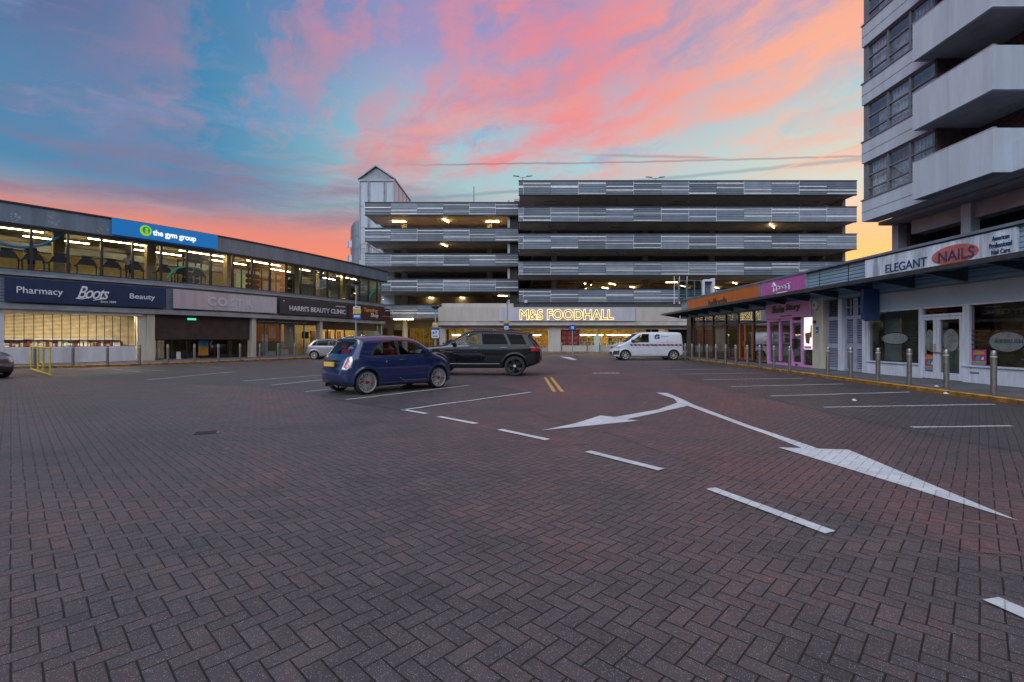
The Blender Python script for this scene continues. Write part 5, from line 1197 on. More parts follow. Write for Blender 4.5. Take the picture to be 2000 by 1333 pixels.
# nail salon shopfront
MB(frS).box(AY(1716), aN, -.3, .0, 2.50, 3.118).build('shop_board', 'panelblue', rb)
MB(frS).box(AY(1691), AY(1716), -.3, -.02, 2.4, 3.118).build('shop_board', 'shopwhite', rb)
t = thing('projecting_sign', 'blank navy blue projecting sign box beside the nail salon', 'sign', frS(AY(1700), .1, 2.3)); a = AY(1716)
m = MB(frS); v = [(0.03, 3.32), (.62, 3.32), (.66, 2.6), (.60, 2.2), (.45, 2.1), (.03, 2.14)]
A_ = [m.P((a - .08, n_, z_)) for n_, z_ in v]; B_ = [m.P((a + .08, n_, z_)) for n_, z_ in v]
m.f.append(A_[::-1]); m.mi.append(0); m.f.append(B_); m.mi.append(0)
for q in range(len(v)): j = (q + 1) % len(v); m.f.append([A_[q], A_[j], B_[j], B_[q]]); m.mi.append(0)
m.build('sign_box', 'navybox', t); mb = MB(frS)
for q in range(3): mb.tube([(a + .081, .15 + q * .2, 3.2), (a + .095, .15 + q * .2, 3.2)], .025, 8)
mb.build('bolts', 'navy', t)
def sill(p0, p1, ztop=.60):
    a0 = AY(p0); a1 = AY(p1) if p1 else aN
    MB(frS).box(a0, a1, -.2, .0, .1, ztop).build('stall_riser', 'shopwhite', rb); MB(frS).box(a0, a1, -.22, .06, ztop + .002, ztop + .05).build('window_sill', 'shopwhite', rb)
sill(1693, 1795, .54); sill(1881, None, .58)
fm = MB(frS)
for px, w_ in ((1693, .10), (1795, .12), (1881, .22)): a = AY(px); fm.box(a, a + w_, -.14, .02, .1, 2.498)
fm.box(AY(1797), AY(1881), -.12, .015, 2.16, 2.24); fm.box(AY(1693) + .1, AY(1795), -.12, 0, 2.44, 2.498); fm.box(AY(1881) + .22, aN, -.12, 0, 2.45, 2.498); fm.box(AY(1797) + .1, AY(1881), -.12, .0, 2.44, 2.498)
fm.build('salon_window_frame', 'shopwhite', rb)
for p0, p1, z0, z1 in ((1695, 1795, .6, 2.44), (1798, 1881, 2.24, 2.44), (1888, None, .64, 2.45)):
    a0 = AY(p0); a1 = AY(p1) if p1 else aN; MB(frS).face([(a0, -.06, z0), (a1, -.06, z0), (a1, -.06, z1), (a0, -.06, z1)]).build('pane', 'pane_dark', rb)
for q, (p0, p1) in enumerate(((1799, 1828), (1829, 1880))):
    a0, a1 = AY(p0), AY(p1); m = MB(frS); m.box(a0, a0 + .11, -.1, -.0, .12, 2.15); m.box(a1 - .11, a1, -.1, 0, .12, 2.15); m.box(a0 + .11, a1 - .11, -.1, 0, .12, .34); m.box(a0 + .11, a1 - .11, -.1, 0, 2.05, 2.15); d = m.build('door', 'shopwhite', rb)
    MB(frS).face([(a0 + .11, -.05, .34), (a1 - .11, -.05, .34), (a1 - .11, -.05, 2.05), (a0 + .11, -.05, 2.05)]).build('pane', 'pane_dark', d)
    c = (a0 + a1) / 2; rx = (a1 - a0) * .30; mb = MB(frS); mb.face([(c + rx * cos(x), -.045, 1.38 + .36 * sin(x)) for x in np.linspace(0, 2 * pi, 30)[:-1]]); mb.build('frosted_oval', 'vinylfilm', d)
a = AY(1829); MB(frS).box(a - .13, a - .03, .003, .09, 1.0, 1.26).build('door_handle', 'chrome', rb); MB(frS).box(a - .1, a + .3, .01, .05, .98, 1.0).build('door_bolt', 'steel', rb)
MB(frS).box(AY(1692), aN, -5.1, -5, .1, 3.3).build('salon_back_wall', mat('salon_wall', (0.20, 0.20, 0.19), 0.8, var=.4, scale=1.5), rb)
MB(frS).box(AY(1693), AY(1722), -.75, -.7, .6, 2.2).build('salon_side_screen', 'frosted', rb)
# vinyl ovals and bars on the glass
mb = MB(frS); c = AY(1965); 
for z in (1.10, 1.24, 1.38, 1.52, 1.66): mb.box(AY(1890), c - .5, -.052, -.05, z, z + .035); mb.box(c + .5, aN, -.052, -.05, z, z + .035); 
c2 = AY(1745)
for z in (1.30, 1.40, 1.50, 1.60): mb.box(c2 + .55, AY(1792), -.052, -.05, z, z + .03)
mb.build('vinyl_bars', 'black', rb)
for c_, rx, rz, zc in ((AY(1962), .52, .30, 1.35), (AY(1745), .62, .22, 1.45)):
    mb = MB(frS); mb.face([(c_ + rx * cos(x), -.055, zc + rz * sin(x)) for x in np.linspace(0, 2 * pi, 40)[:-1]]); mb.build('vinyl_oval', 'vinylfilm', rb)
    mb = MB(frS); mb.tube([(c_ + rx * cos(x), -.045, zc + rz * sin(x)) for x in np.linspace(0, 2 * pi, 40)[:-1]], .018, 5, closed=True); mb.build('vinyl_oval_rim', 'black', rb)
text('AIRBRUSH', frS, AY(1966), -.045, 1.36, .78, .11, 'nailblue', rb, .003, name='vinyl_lettering')
for px0, px1, z0, z1, lb in ((1803, 1824, .36, .92, 'purple and orange circus style poster on the salon door'), (1896, 1924, .62, 1.10, 'purple and orange circus style poster in the salon window')):
    a0, a1 = AY(px0), AY(px1); t = thing('poster', lb, 'poster', frS(a0, -.03, z0)); MB(frS).box(a0, a1, -.045, -.035, z0, z1).build('poster_panel', 'magenta', t)
    H_ = z1 - z0; W_ = a1 - a0; mb = MB(frS); mb.prism([(a0 + W_ * .08, z1 - H_ * .32), (a1 - W_ * .08, z1 - H_ * .28), (a1 - W_ * .15, z1 - H_ * .08), (a0 + W_ * .2, z1 - H_ * .05)], -.035, -.030); mb.box(a0, a1, -.035, -.031, z0 + H_ * .22, z0 + H_ * .3); mb.build('printed_title', 'orangeprint', t)
    mb = MB(frS); mb.box(a0 + W_ * .05, a1 - W_ * .05, -.034, -.03, z0 + H_ * .08, z0 + H_ * .2); mb.prism([(a0 + W_ * .25, z0 + H_ * .4), (a0 + W_ * .5, z0 + H_ * .35), (a0 + W_ * .6, z0 + H_ * .6), (a0 + W_ * .4, z0 + H_ * .66)], -.034, -.029); mb.build('printed_shapes', 'tealprint', t)
    mb = MB(frS); mb.prism([(a0 + W_ * .62, z0 + H_ * .4), (a0 + W_ * .85, z0 + H_ * .38), (a0 + W_ * .8, z0 + H_ * .6)], -.034, -.029); mb.build('printed_shapes', 'signwhite', t)
a0 = AY(1883) + .25; t = thing('window_sticker', 'small white round scheme sticker low in the salon window', 'sticker', frS(a0, -.03, .62)); MB(frS).box(a0, a0 + .16, -.045, -.04, .63, .80).build('sticker_sheet', 'signwhite', t); MB(frS).tube([(a0 + .08, -.04, .73), (a0 + .08, -.036, .73)], .055, 12).build('sticker_disc', 'nailblue', t)
MB(frS).box(AY(1895), AY(1895) + .28, .001, .012, .38, .44).build('letter_box', 'ledge', rb)
for px, w_, h_, mm, lb, nn in ((1748, 1.1, .8, 'aqua', 'pale aqua reception counter inside the nail salon', -1.6), (1722, .6, .6, 'machine', 'dark chair inside the nail salon', -1.8), (1975, .9, .35, 'greyseat', 'rounded dark chair near the nail salon glass', -.9)):
    a = AY(px); t = thing('salon_furniture', lb, 'furniture', frS(a, nn, .6)); MB(frS).box(a, a + w_ * .55, nn - .5, nn, .12, .6 + h_ * .62).build('seat_block', mm, t, bevel=.05); MB(frS).box(a + .02, a + w_ * .53, nn - .52, nn - .45, .6 + h_ * .62, .7 + h_ * .7).build('backrest', mm, t)
a = AY(1988); t = thing('white_towel', 'white towel draped in the nail salon window', 'towel', frS(a, -.4, .7)); MB(frS).prism([(a - .3, .86), (a + .1, .80), (a + .25, .84), (a + .05, .66), (a - .03, .64), (a - .06, .76)], -.45, -.38).build('towel_cloth', 'signwhite', t)
for k, (px, n_) in enumerate(((1760, -2.2), (1836, -4.0), (1905, -3.0))):
    a = AY(px); t = thing('tube_light', f'dim tube light inside the nail salon, {ORD[k]} from the far end', 'ceiling light', frS(a, n_, 2.6), group='tube lights inside the nail salon'); MB(frS).box(a - .04, a + .04, n_ - .5, n_ + .5, 2.72, 2.78).build('housing', 'white', t); MB(frS).box(a - .035, a + .035, n_ - .48, n_ + .48, 2.68, 2.719).build('tube', emat('salon_tube' + str(k), (1, .78, .42), 26.0), t)
# roof terrace: glazed balustrade and white framed hatch
t = thing('glass_balustrade', 'frosted glass balustrade on the far end of the right hand roof', 'balustrade', (13.5, 40, 4.5)); fq = Frame(0, 39.6, 0); q_ = lambda px: XX(px, 39.6)
MB(fq).box(q_(1325), q_(1372), 0, .03, hh(588, 39.6) , hh(551, 39.6)).build('glass_panel', glass('frosted_glass', (.45, .55, .55), 1.5, .3), t); mb = MB(fq)
for px in (1325, 1340, 1356, 1372): mb.box(q_(px) - .03, q_(px) + .03, -.03, .05, 4.4, hh(549, 39.6))
mb.box(q_(1325), q_(1372), -.03, .05, hh(549, 39.6), hh(548, 39.6)); mb.build('rail', 'frame_grey', t)
t = thing('roof_doorway', 'white framed doorway box on the right hand roof', 'doorway', (15, 39.4, 4.5)); mb = MB(Frame(0, 39.3, 0)); q_ = lambda px: XX(px, 39.3)
mb.box(q_(1373), q_(1376), -.5, .05, 4.4, hh(547, 39.3)); mb.box(q_(1391), q_(1396), -.5, .05, 4.4, hh(544, 39.3)); mb.box(q_(1376), q_(1391), -.5, .05, hh(550, 39.3), hh(546, 39.3)); mb.build('door_frame', 'white', t)
mb = MB(Frame(0, 39.3, 0)); mb.box(q_(1376), q_(1391), -.4, -.35, 4.4, hh(550.2, 39.3)); mb.build('door_leaf', 'slate', t)
for i, px in enumerate((1317, 1327, 1342)):
    t = thing('roof_post', f'slim white post on the car park edge, {ORD[i]} from the left', 'post', (XX(px, 52), 52, 5.3), group='slim posts beside the glass balustrade'); MB().tube([(0, 0, 0), (0, 0, hh(540, 52) - 5.3)], .04, 6).build('post_shaft', 'signwhite', t, loc=(0, 0, 0)); MB().tube([(0, 0, -.02), (0, 0, .06)], .1, 8).build('post_foot', 'signwhite', t, loc=(0, 0, 0))

# ------------------------------------------------------------ tower block, top right
tb = thing('tower_block', 'pale concrete apartment tower with long balconies above the right hand shops', 'apartment tower', (17, 18, 4.5))
TX = 16.15; frT = Frame(TX, 0, -pi / 2); TY = lambda px, X=TX: -(X * F / (px - 1000))
aL = -22.15; aM = TY(1826)     # far corner, start of the balcony recess
lv = [6.78 + 2.655 * i for i in range(7)]
for i, z in enumerate(lv):
    MB(frT).box(aL, aM if i else -2.5, -.6, .14, z, z + .94).build('spandrel', 'concpale', tb)
    MB(frT).box(aL, aM, .141, .15, z + .42, z + .435).build('shadow_joint', 'frame_grey', tb)
    MB(frT).box(aL - .02, aM, -.6, .18, z + .942, z + 1.0).build('sill', 'frame_grey', tb)
    # glazing
    z0, z1 = z + 1.0, z + 2.655
    xs_ = [aL + .18, TY(1734), TY(1777), aM]
    for q in range(3):
        a0, a1 = xs_[q], xs_[q + 1]
        m = MB(frT); m.box(a0, a0 + .09, -.1, .04, z0, z1); m.box(a0 + .09, a1, -.08, .02, z0, z0 + .06); m.box(a0 + .09, a1, -.08, .02, z1 - .07, z1)
        m.box(a0 + .09, a1, -.08, .02, z0 + .42, z0 + .48); m.box(a0 + .09, a1, -.08, .02, z0 + 1.02, z0 + 1.08); w = m.build('window', 'frame_grey', tb)
        MB(frT).face([(a0 + .09, -.03, z0), (a1, -.03, z0), (a1, -.03, z1), (a0 + .09, -.03, z1)]).build('pane', 'towerglass', w)
        if (i + q) % 2 == 0: 
            m = MB(frT)
            for c_ in range(9): e = a0 + .1 + c_ * (a1 - a0 - .2) / 9 * .8; m.box(e, e + .08, -.25, -.16 - .04 * (c_ % 2), z0 + .1, z1)
            m.build('curtain', 'curtain', w)
    MB(frT).box(aL + .2, aM, -.56, -.5, z0, z1).build('room_wall', 'curtain', tb)
    MB(frT).box(aL, aL + .17, -8, .05, z0, z1).build('corner_post', 'frame_grey', tb)
    MB(frT).box(aL, -2.5, -8, -.61, z + .2, z + .9).build('floor_slab', 'concshade', tb)
    MB(frT).box(aM, aM + .1, -1.6, .0, z0, z1).build('reveal', 'brick', tb)
    # recess wall behind the balcony: dark brick with door
    MB(frT).box(aM, -2.5, -1.75, -1.6, z + .9, z + 2.86).build('recess_wall', 'brick', tb)
    d0 = TY(1842, 17.7); m = MB(frT); m.box(d0, d0 + .08, -1.6, -1.5, z + .9, z + 2.5); m.box(d0 + .9, d0 + .98, -1.6, -1.5, z + .9, z + 2.5); m.box(d0 + .08, d0 + .9, -1.6, -1.5, z + 2.42, z + 2.5); m.box(d0 + .08, d0 + .9, -1.6, -1.52, z + 1.9, z + 1.96); dd = m.build('door', 'concshade', tb)
    MB(frT).face([(d0 + .08, -1.56, z + .9), (d0 + .9, -1.56, z + .9), (d0 + .9, -1.56, z + 2.42), (d0 + .08, -1.56, z + 2.42)]).build('pane', 'towerglass', dd)
    MB(frT).box(-15.2, -15.0, -1.6, -.7, z + .9, z + 2.86).build('divider', 'brick', tb)
    # balcony
    if i < 6:
        bz = 6.77 + 2.655 * i + .0; nb = .75; b0, b1 = -18.6, -15.5
        bt = MB(frT)
        b = MB(frT); b.box(b0, b1, -1.59, nb, bz + .002 - .0, bz + .16); 
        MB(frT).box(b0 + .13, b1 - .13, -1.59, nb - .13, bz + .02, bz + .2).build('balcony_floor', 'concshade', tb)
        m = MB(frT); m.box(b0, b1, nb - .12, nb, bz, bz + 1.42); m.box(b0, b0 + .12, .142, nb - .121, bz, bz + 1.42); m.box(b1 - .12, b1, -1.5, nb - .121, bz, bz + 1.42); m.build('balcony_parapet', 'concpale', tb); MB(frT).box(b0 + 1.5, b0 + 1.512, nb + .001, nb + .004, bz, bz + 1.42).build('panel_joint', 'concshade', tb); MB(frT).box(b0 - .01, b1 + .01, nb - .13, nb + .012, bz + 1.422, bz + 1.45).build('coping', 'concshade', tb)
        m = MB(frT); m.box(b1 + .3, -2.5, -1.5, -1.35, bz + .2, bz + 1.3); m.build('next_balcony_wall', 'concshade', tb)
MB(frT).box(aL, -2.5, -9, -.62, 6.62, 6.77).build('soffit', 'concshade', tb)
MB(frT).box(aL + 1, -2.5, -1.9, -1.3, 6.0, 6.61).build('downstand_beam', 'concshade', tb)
MB(frT).box(-22.0, -2.5, -3.4, -3.2, 4.3, 6.6).build('undercroft_wall', 'brick', tb)
MB(frT).box(-22.1, -21.75, -1.6, -1.2, 4.3, 6.6).build('column', 'concshade', tb)
for yy in (18.45, 14.6, 10.8): MB(frT).box(-yy - .2, -yy + .2, -1.5, -1.15, 4.3, 6.6).build('column', 'concpale', tb)
MB(frT).box(-21.9, -21.6, -3.2, -1.62, 4.3, 6.6).build('undercroft_end', 'brick', tb)
# ------------------------------------------------------------ car bodies: rounded solids meshed with surface nets
def chaikin(p, n=2):
    p = [tuple(q) for q in p]
    for _ in range(n):
        o = []
        for i in range(len(p)):
            a, b = p[i], p[(i + 1) % len(p)]
            o += [(a[0] * .75 + b[0] * .25, a[1] * .75 + b[1] * .25), (a[0] * .25 + b[0] * .75, a[1] * .25 + b[1] * .75)]
        p = o
    return p
def poly_sdf(X, Y, poly):
    d = np.full(X.shape, 1e9); ins = np.zeros(X.shape, bool); n = len(poly)
    for i in range(n):
        ax, ay = poly[i]; bx, by = poly[(i + 1) % n]; ex, ey = bx - ax, by - ay; wx, wy = X - ax, Y - ay
        t = np.clip((wx * ex + wy * ey) / (ex * ex + ey * ey + 1e-12), 0, 1)
        d = np.minimum(d, (wx - ex * t) ** 2 + (wy - ey * t) ** 2)
        c = ((ay <= Y) != (by <= Y))
        with np.errstate(divide='ignore', invalid='ignore'): xi = ax + (Y - ay) * ex / (ey if ey else 1e-12)
        ins ^= c & (X < xi)
    d = np.sqrt(d); d[ins] *= -1
    return d
def in_poly(X, Y, poly):
    ins = np.zeros(X.shape, bool); n = len(poly)
    for i in range(n):
        ax, ay = poly[i]; bx, by = poly[(i + 1) % n]
        ins ^= ((ay <= Y) != (by <= Y)) & (X < ax + (Y - ay) * (bx - ax) / ((by - ay) or 1e-12))
    return ins
def smax(a, b, k):
    h = np.clip(0.5 + 0.5 * (a - b) / k, 0, 1); return b + (a - b) * h + k * h * (1 - h)
def surface_nets(f, org, h):
    s = f < 0
    nx, ny, nz = f.shape
    cs = [(i, j, k) for i in (0, 1) for j in (0, 1) for k in (0, 1)]
    cnt = sum(s[i:nx - 1 + i, j:ny - 1 + j, k:nz - 1 + k].astype(np.int8) for i, j, k in cs)
    act = (cnt > 0) & (cnt < 8); I, J, K = np.nonzero(act); n = len(I)
    idx = np.full(act.shape, -1, np.int64); idx[I, J, K] = np.arange(n)
    val = {c: f[I + c[0], J + c[1], K + c[2]] for c in cs}
    acc = np.zeros((n, 3)); num = np.zeros(n)
    for a in cs:
        for ax in range(3):
            if a[ax]: continue
            b = list(a); b[ax] = 1; b = tuple(b); va, vb = val[a], val[b]; m = (va < 0) != (vb < 0)
            t = np.where(m, va / np.where(m, va - vb, 1), 0)
            for d in range(3): acc[:, d] += np.where(m, a[d] + (t if d == ax else 0), 0)
            num += m
    P = acc / num[:, None] + np.stack([I, J, K], 1); P = P * h + np.array(org)
    quads = []
    for ax in range(3):
        sl0 = [slice(None)] * 3; sl1 = [slice(None)] * 3; sl0[ax] = slice(0, -1); sl1[ax] = slice(1, None)
        ch = s[tuple(sl0)] != s[tuple(sl1)]
        e = np.stack(np.nonzero(ch), 1); u, v = (ax + 1) % 3, (ax + 2) % 3
        e = e[(e[:, u] > 0) & (e[:, v] > 0) & (e[:, u] < act.shape[u]) & (e[:, v] < act.shape[v]) & (e[:, ax] < act.shape[ax])]
        q = []
        for (du, dv) in ((0, 0), (-1, 0), (-1, -1), (0, -1)):
            c = e.copy(); c[:, u] += du; c[:, v] += dv; q.append(idx[c[:, 0], c[:, 1], c[:, 2]])
        q = np.stack(q, 1); flip = s[e[:, 0], e[:, 1], e[:, 2]]; q[~flip] = q[~flip][:, ::-1]
        quads.append(q)
    return P, np.concatenate(quads)
def build_solid(sp):
    h = sp['h']; L0, L1 = sp['x']; W = sp['w']; Z1 = sp['z']
    xs = np.arange(L0 - 3 * h, L1 + 3 * h, h); ys = np.arange(-W - 3 * h, W + 3.5 * h, h); ys -= (ys[0] + ys[-1]) / 2; zs = np.arange(0.0, Z1 + 3 * h, h)
    side = chaikin(sp['side'], 2)
    SX, SZ = np.meshgrid(xs, zs, indexing='ij'); ds = poly_sdf(SX, SZ, side)
    FY, FZ = np.meshgrid(ys, zs, indexing='ij'); fr = sp['front']; frp = chaikin([(w_, z) for w_, z in fr] + [(-w_, z) for w_, z in fr[::-1]], 1); df = poly_sdf(FY, FZ, frp)
    PX, PY = np.meshgrid(xs, ys, indexing='ij'); pl = sp['plan']; plp = chaikin([(x, w_) for x, w_ in pl] + [(x, -w_) for x, w_ in pl[::-1]], 2); dp = poly_sdf(PX, PY, plp)
    # let the windscreen and rear wrap round: sample the side shape at a shifted x
    nx, ny, nz = len(xs), len(ys), len(zs)
    f = np.empty((nx, ny, nz), np.float32)
    for j, y in enumerate(ys):
        sh = sp.get('wrap', .12) * (abs(y) / W) ** 2.5
        # stretch about the middle
        xm = (L0 + L1) / 2; xq = xm + (xs - xm) * (1 + sh / (L1 - L0) * 2)
        ii = np.clip((xq - xs[0]) / h, 0, nx - 1.001); i0 = ii.astype(int); t = (ii - i0)[:, None]
        dsj = ds[i0] * (1 - t) + ds[i0 + 1] * t
        g = smax(dsj, np.broadcast_to(df[j][None, :], dsj.shape), sp.get('k', .10))
        f[:, j, :] = smax(g, dp[:, j][:, None], sp.get('k', .10) * .8)
    X, Z = SX, SZ
    for wx in sp['wheels']:
        dc = np.sqrt((X - wx) ** 2 + (Z - sp['wr']) ** 2)
        ra = sp['arch']
        sidem = np.abs(ys) > W - .32
        # raised lip
        f[:, sidem, :] -= (.016 * np.exp(-((dc - ra - .035) / .035) ** 2))[:, None, :].astype(np.float32)
        c = np.maximum((ra - dc)[:, None, :], -(np.abs(ys) - (W - .30))[None, :, None] * -1 * -1)
        cyl = np.maximum((dc - ra)[:, None, :], ((W - .30) - np.abs(ys))[None, :, None])   # inside cutter < 0
        f = np.maximum(f, -cyl.astype(np.float32))
    for gx0, gx1, gz0, gz1, dep in sp.get('grooves', []):
        pass
    P, Q = surface_nets(f, (xs[0], ys[0], zs[0]), h)
    return P, Q, f, xs, ys, zs
def car(name, label, cat, sp, loc, rz):
    P, Q, f, xs, ys, zs = build_solid(sp) if 'cache' not in sp else sp['cache']
    sp['cache'] = (P, Q, f, xs, ys, zs)
    c = P[Q].mean(1); nrm = np.cross(P[Q[:, 2]] - P[Q[:, 0]], P[Q[:, 3]] - P[Q[:, 1]]); nrm /= np.linalg.norm(nrm, axis=1)[:, None] + 1e-9
    t = thing(name, label, cat, loc, rz)
    part = np.zeros(len(Q), int); names = [('body', sp['paint'])]
    # underside and arches
    W = sp['w']
    ar = np.zeros(len(Q), bool)
    for wx in sp['wheels']:
        dc = np.hypot(c[:, 0] - wx, c[:, 2] - sp['wr']); ar |= (dc < sp['arch'] + .012) & (np.abs(c[:, 1]) > W - .33)
    for reg in sp['regions']:
        nm, m, kind, poly = reg[:4]; both = len(reg) < 5 or reg[4]
        if kind == 'side': k = in_poly(c[:, 0], c[:, 2], poly) & (np.abs(nrm[:, 1]) > .45) & (np.abs(c[:, 1]) > W * .5)
        elif kind == 'rear': k = in_poly(np.abs(c[:, 1]), c[:, 2], poly) & (c[:, 0] < sp['xr']) & (nrm[:, 0] < -.12)
        elif kind == 'front': k = in_poly(np.abs(c[:, 1]), c[:, 2], poly) & (c[:, 0] > sp['xf']) & (nrm[:, 0] > .12)
        elif kind == 'corner': k = in_poly(c[:, 0], c[:, 2], poly) & (np.abs(c[:, 1]) > reg[5])
        if kind == 'side' and not nm.startswith('window') and False: pass
        k &= ~ar
        if both:
            for sgn in (1, -1):
                names.append((nm, m)); part[k & (c[:, 1] * sgn > 0)] = len(names) - 1
        else: names.append((nm, m)); part[k] = len(names) - 1
    for wx in sp['wheels']:
        for sg in (1, -1):
            names.append(('wheel_arch_liner', 'under')); part[ar & (c[:, 0] * wx > 0) & (c[:, 1] * sg > 0)] = len(names) - 1
    for i, (nm, m) in enumerate(names):
        q = Q[part == i]
        if not len(q): continue
        u, inv = np.unique(q, return_inverse=True); me = bpy.data.meshes.new(nm); me.from_pydata(P[u].tolist(), [], inv.reshape(-1, 4).tolist()); me.materials.append(MAT[m])
        me.polygons.foreach_set('use_smooth', [True] * len(me.polygons)); me.update()
        # keep shading continuous across part seams
        if i == 0 or True:
            pass
        o = bpy.data.objects.new(nm, me); COL.objects.link(o); o.parent = t
    # normals from the field for seamless shading
    G0 = np.gradient(f, sp['h'])
    for o in t.children:
        me = o.data; n = len(me.vertices); co = np.empty(n * 3); me.vertices.foreach_get('co', co); co = co.reshape(-1, 3)
        g = (co - np.array([xs[0], ys[0], zs[0]])) / sp['h']; N = np.zeros((n, 3)); i0 = np.clip(g.astype(int), 0, np.array(f.shape) - 2); fr_ = g - i0
        for dx in (0, 1):
            for dy in (0, 1):
                for dz in (0, 1):
                    w_ = np.abs(1 - dx - fr_[:, 0]) * np.abs(1 - dy - fr_[:, 1]) * np.abs(1 - dz - fr_[:, 2])
                    for a in range(3): N[:, a] += w_ * G0[a][i0[:, 0] + dx, i0[:, 1] + dy, i0[:, 2] + dz]
        N /= np.linalg.norm(N, axis=1)[:, None] + 1e-9
        if o.name.split('.')[0] != 'wheel_arch_liner': me.normals_split_custom_set_from_vertices(N.tolist())
    def sy(x, z):
        """half width of the body at (x,z)"""
        i = int(np.clip(round((x - xs[0]) / sp['h']), 0, len(xs) - 1)); k = int(np.clip(round((z - zs[0]) / sp['h']), 0, len(zs) - 1)); col = f[i, :, k]; j = len(ys) - 1
        while j > 0 and col[j] >= 0: j -= 1
        if j == 0 or j == len(ys) - 1: return W * .8
        return float(ys[j] + sp['h'] * (col[j] / (col[j] - col[j + 1])))
    for pts in sp.get('seams', []):
        for sg in (1, -1):
            P2 = []
            for i in range(len(pts) - 1):
                for k in range(6): a = k / 6; x, z = pts[i][0] + (pts[i + 1][0] - pts[i][0]) * a, pts[i][1] + (pts[i + 1][1] - pts[i][1]) * a; P2.append((x, sg * (sy(x, z) - .001), z))
            MB().tube(P2, .0045, 5).build('door_seam', 'black', t, loc=(0, 0, 0))
    for (x, z, L) in sp.get('handles', []):
        for sg in (1, -1):
            y = sy(x, z); MB().tube([(x - L / 2, sg * (y), z), (x - L / 2 + .02, sg * (y + .028), z + .005), (x + L / 2 - .02, sg * (y + .028), z + .005), (x + L / 2, sg * y, z)], .013, 6).build('door_handle', sp.get('hm', 'chrome'), t, loc=(0, 0, 0), smooth=True)
    mx, mz = sp['mirror']
    for sg in (1, -1):
        y = sy(mx, mz - .02); mb = MB(); mb.tube([(mx + .02, sg * (y - .02), mz - .03), (mx, sg * (y + .08), mz)], .02, 6)
        mb.tube([(mx + .09, sg * (y + .12), mz + .03), (mx + .05, sg * (y + .12), mz + .03), (mx - .02, sg * (y + .12), mz + .03), (mx - .05, sg * (y + .12), mz + .03)], [.05, .085, .095, .08], 12)
        mb.build('wing_mirror', sp.get('mm', sp['paint']), t, smooth=True, loc=(0, 0, 0))
    # wheels
    R, rr, tw_ = sp['wr'], sp['rim'], .21
    for wx in sp['wheels']:
        for sg in (1, -1):
            yo = W - .035
            mb = MB(); n = 40; prof = [(rr, 0), (rr + .01, .012), (R - .03, .010), (R - .008, -.015), (R, -.05), (R, -tw_ + .03), (R - .02, -tw_), (rr, -tw_)]
            for i in range(n):
                a0, a1 = 2 * pi * i / n, 2 * pi * (i + 1) / n
                for k in range(len(prof) - 1):
                    (r0, y0), (r1, y1) = prof[k], prof[k + 1]
                    mb.face([(r0 * cos(a0), sg * y0, r0 * sin(a0)), (r1 * cos(a0), sg * y1, r1 * sin(a0)), (r1 * cos(a1), sg * y1, r1 * sin(a1)), (r0 * cos(a1), sg * y0, r0 * sin(a1))])
            w = mb.build('wheel', 'tyre', t, smooth=True, loc=(wx, sg * yo, R))
            w.parent = t
            mb = MB(); m2 = rr - .006
            ring = [(rr + .002, .006), (rr - .008, .008), (rr - .014, -.01), (rr - .02, -.10)]
            for i in range(n):
                a0, a1 = 2 * pi * i / n, 2 * pi * (i + 1) / n
                for k in range(3):
                    (r0, y0), (r1, y1) = ring[k], ring[k + 1]; mb.face([(r0 * cos(a0), sg * y0, r0 * sin(a0)), (r1 * cos(a0), sg * y1, r1 * sin(a0)), (r1 * cos(a1), sg * y1, r1 * sin(a1)), (r0 * cos(a1), sg * y0, r0 * sin(a1))])
            ns, sw = sp['spokes']
            for i in range(ns):
                a = 2 * pi * i / ns
                def pt(r, da, y): return (r * cos(a + da), sg * y, r * sin(a + da))
                for (d0, d1) in sp.get('fork', ((0, 0),)):
                    e0, e1 = sw / .06, sw / (rr - .02)
                    mb.face([pt(.05, d0 - e0 * .5, -.012), pt(rr - .02, d1 - e1 * .5, .0), pt(rr - .02, d1 + e1 * .5, .0), pt(.05, d0 + e0 * .5, -.012)])
                    mb.face([pt(.05, d0 - e0 * .5, -.012), pt(rr - .02, d1 - e1 * .5, .0), pt(rr - .02, d1 - e1 * .5, -.03), pt(.05, d0 - e0 * .5, -.05)])
                    mb.face([pt(.05, d0 + e0 * .5, -.012), pt(rr - .02, d1 + e1 * .5, .0), pt(rr - .02, d1 + e1 * .5, -.03), pt(.05, d0 + e0 * .5, -.05)])
            r_ = mb.build('rim', sp['rimm'], w, loc=(0, 0, 0))
            mb = MB(); mb.tube([(0, sg * -.06, 0), (0, sg * -.005, 0), (0, sg * .0, 0)], [.055, .05, .03], 14); mb.build('hub_cap', sp.get('hub', sp['rimm']), w, loc=(0, 0, 0), smooth=True)
            mb = MB(); mb.tube([(0, sg * -.12, 0), (0, sg * -.10, 0)], rr * .72, 20); mb.build('brake_disc', 'under', w, loc=(0, 0, 0))
    # cabin
    for (x, sg) in sp.get('seats', []):
        mb = MB(); y = sg * W * .42; zf = sp['seatz']
        mb.box(x - .24, x + .24, y - .24, y + .24, zf, zf + .16); 
        MBk = [(x - .42, zf + .72), (x - .30, zf + .72), (x - .16, zf + .12), (x - .28, zf + .12)]
        A_ = [mb.P((a, y - .23, z)) for a, z in MBk]; B_ = [mb.P((a, y + .23, z)) for a, z in MBk]; mb.f += [A_[::-1], B_] + [[A_[q], A_[(q + 1) % 4], B_[(q + 1) % 4], B_[q]] for q in range(4)]; mb.mi += [0] * 6
        mb.box(x - .45, x - .37, y - .13, y + .13, zf + .74, zf + .92)
        mb.build('seat', sp['seatm'], t, loc=(0, 0, 0), bevel=.02)
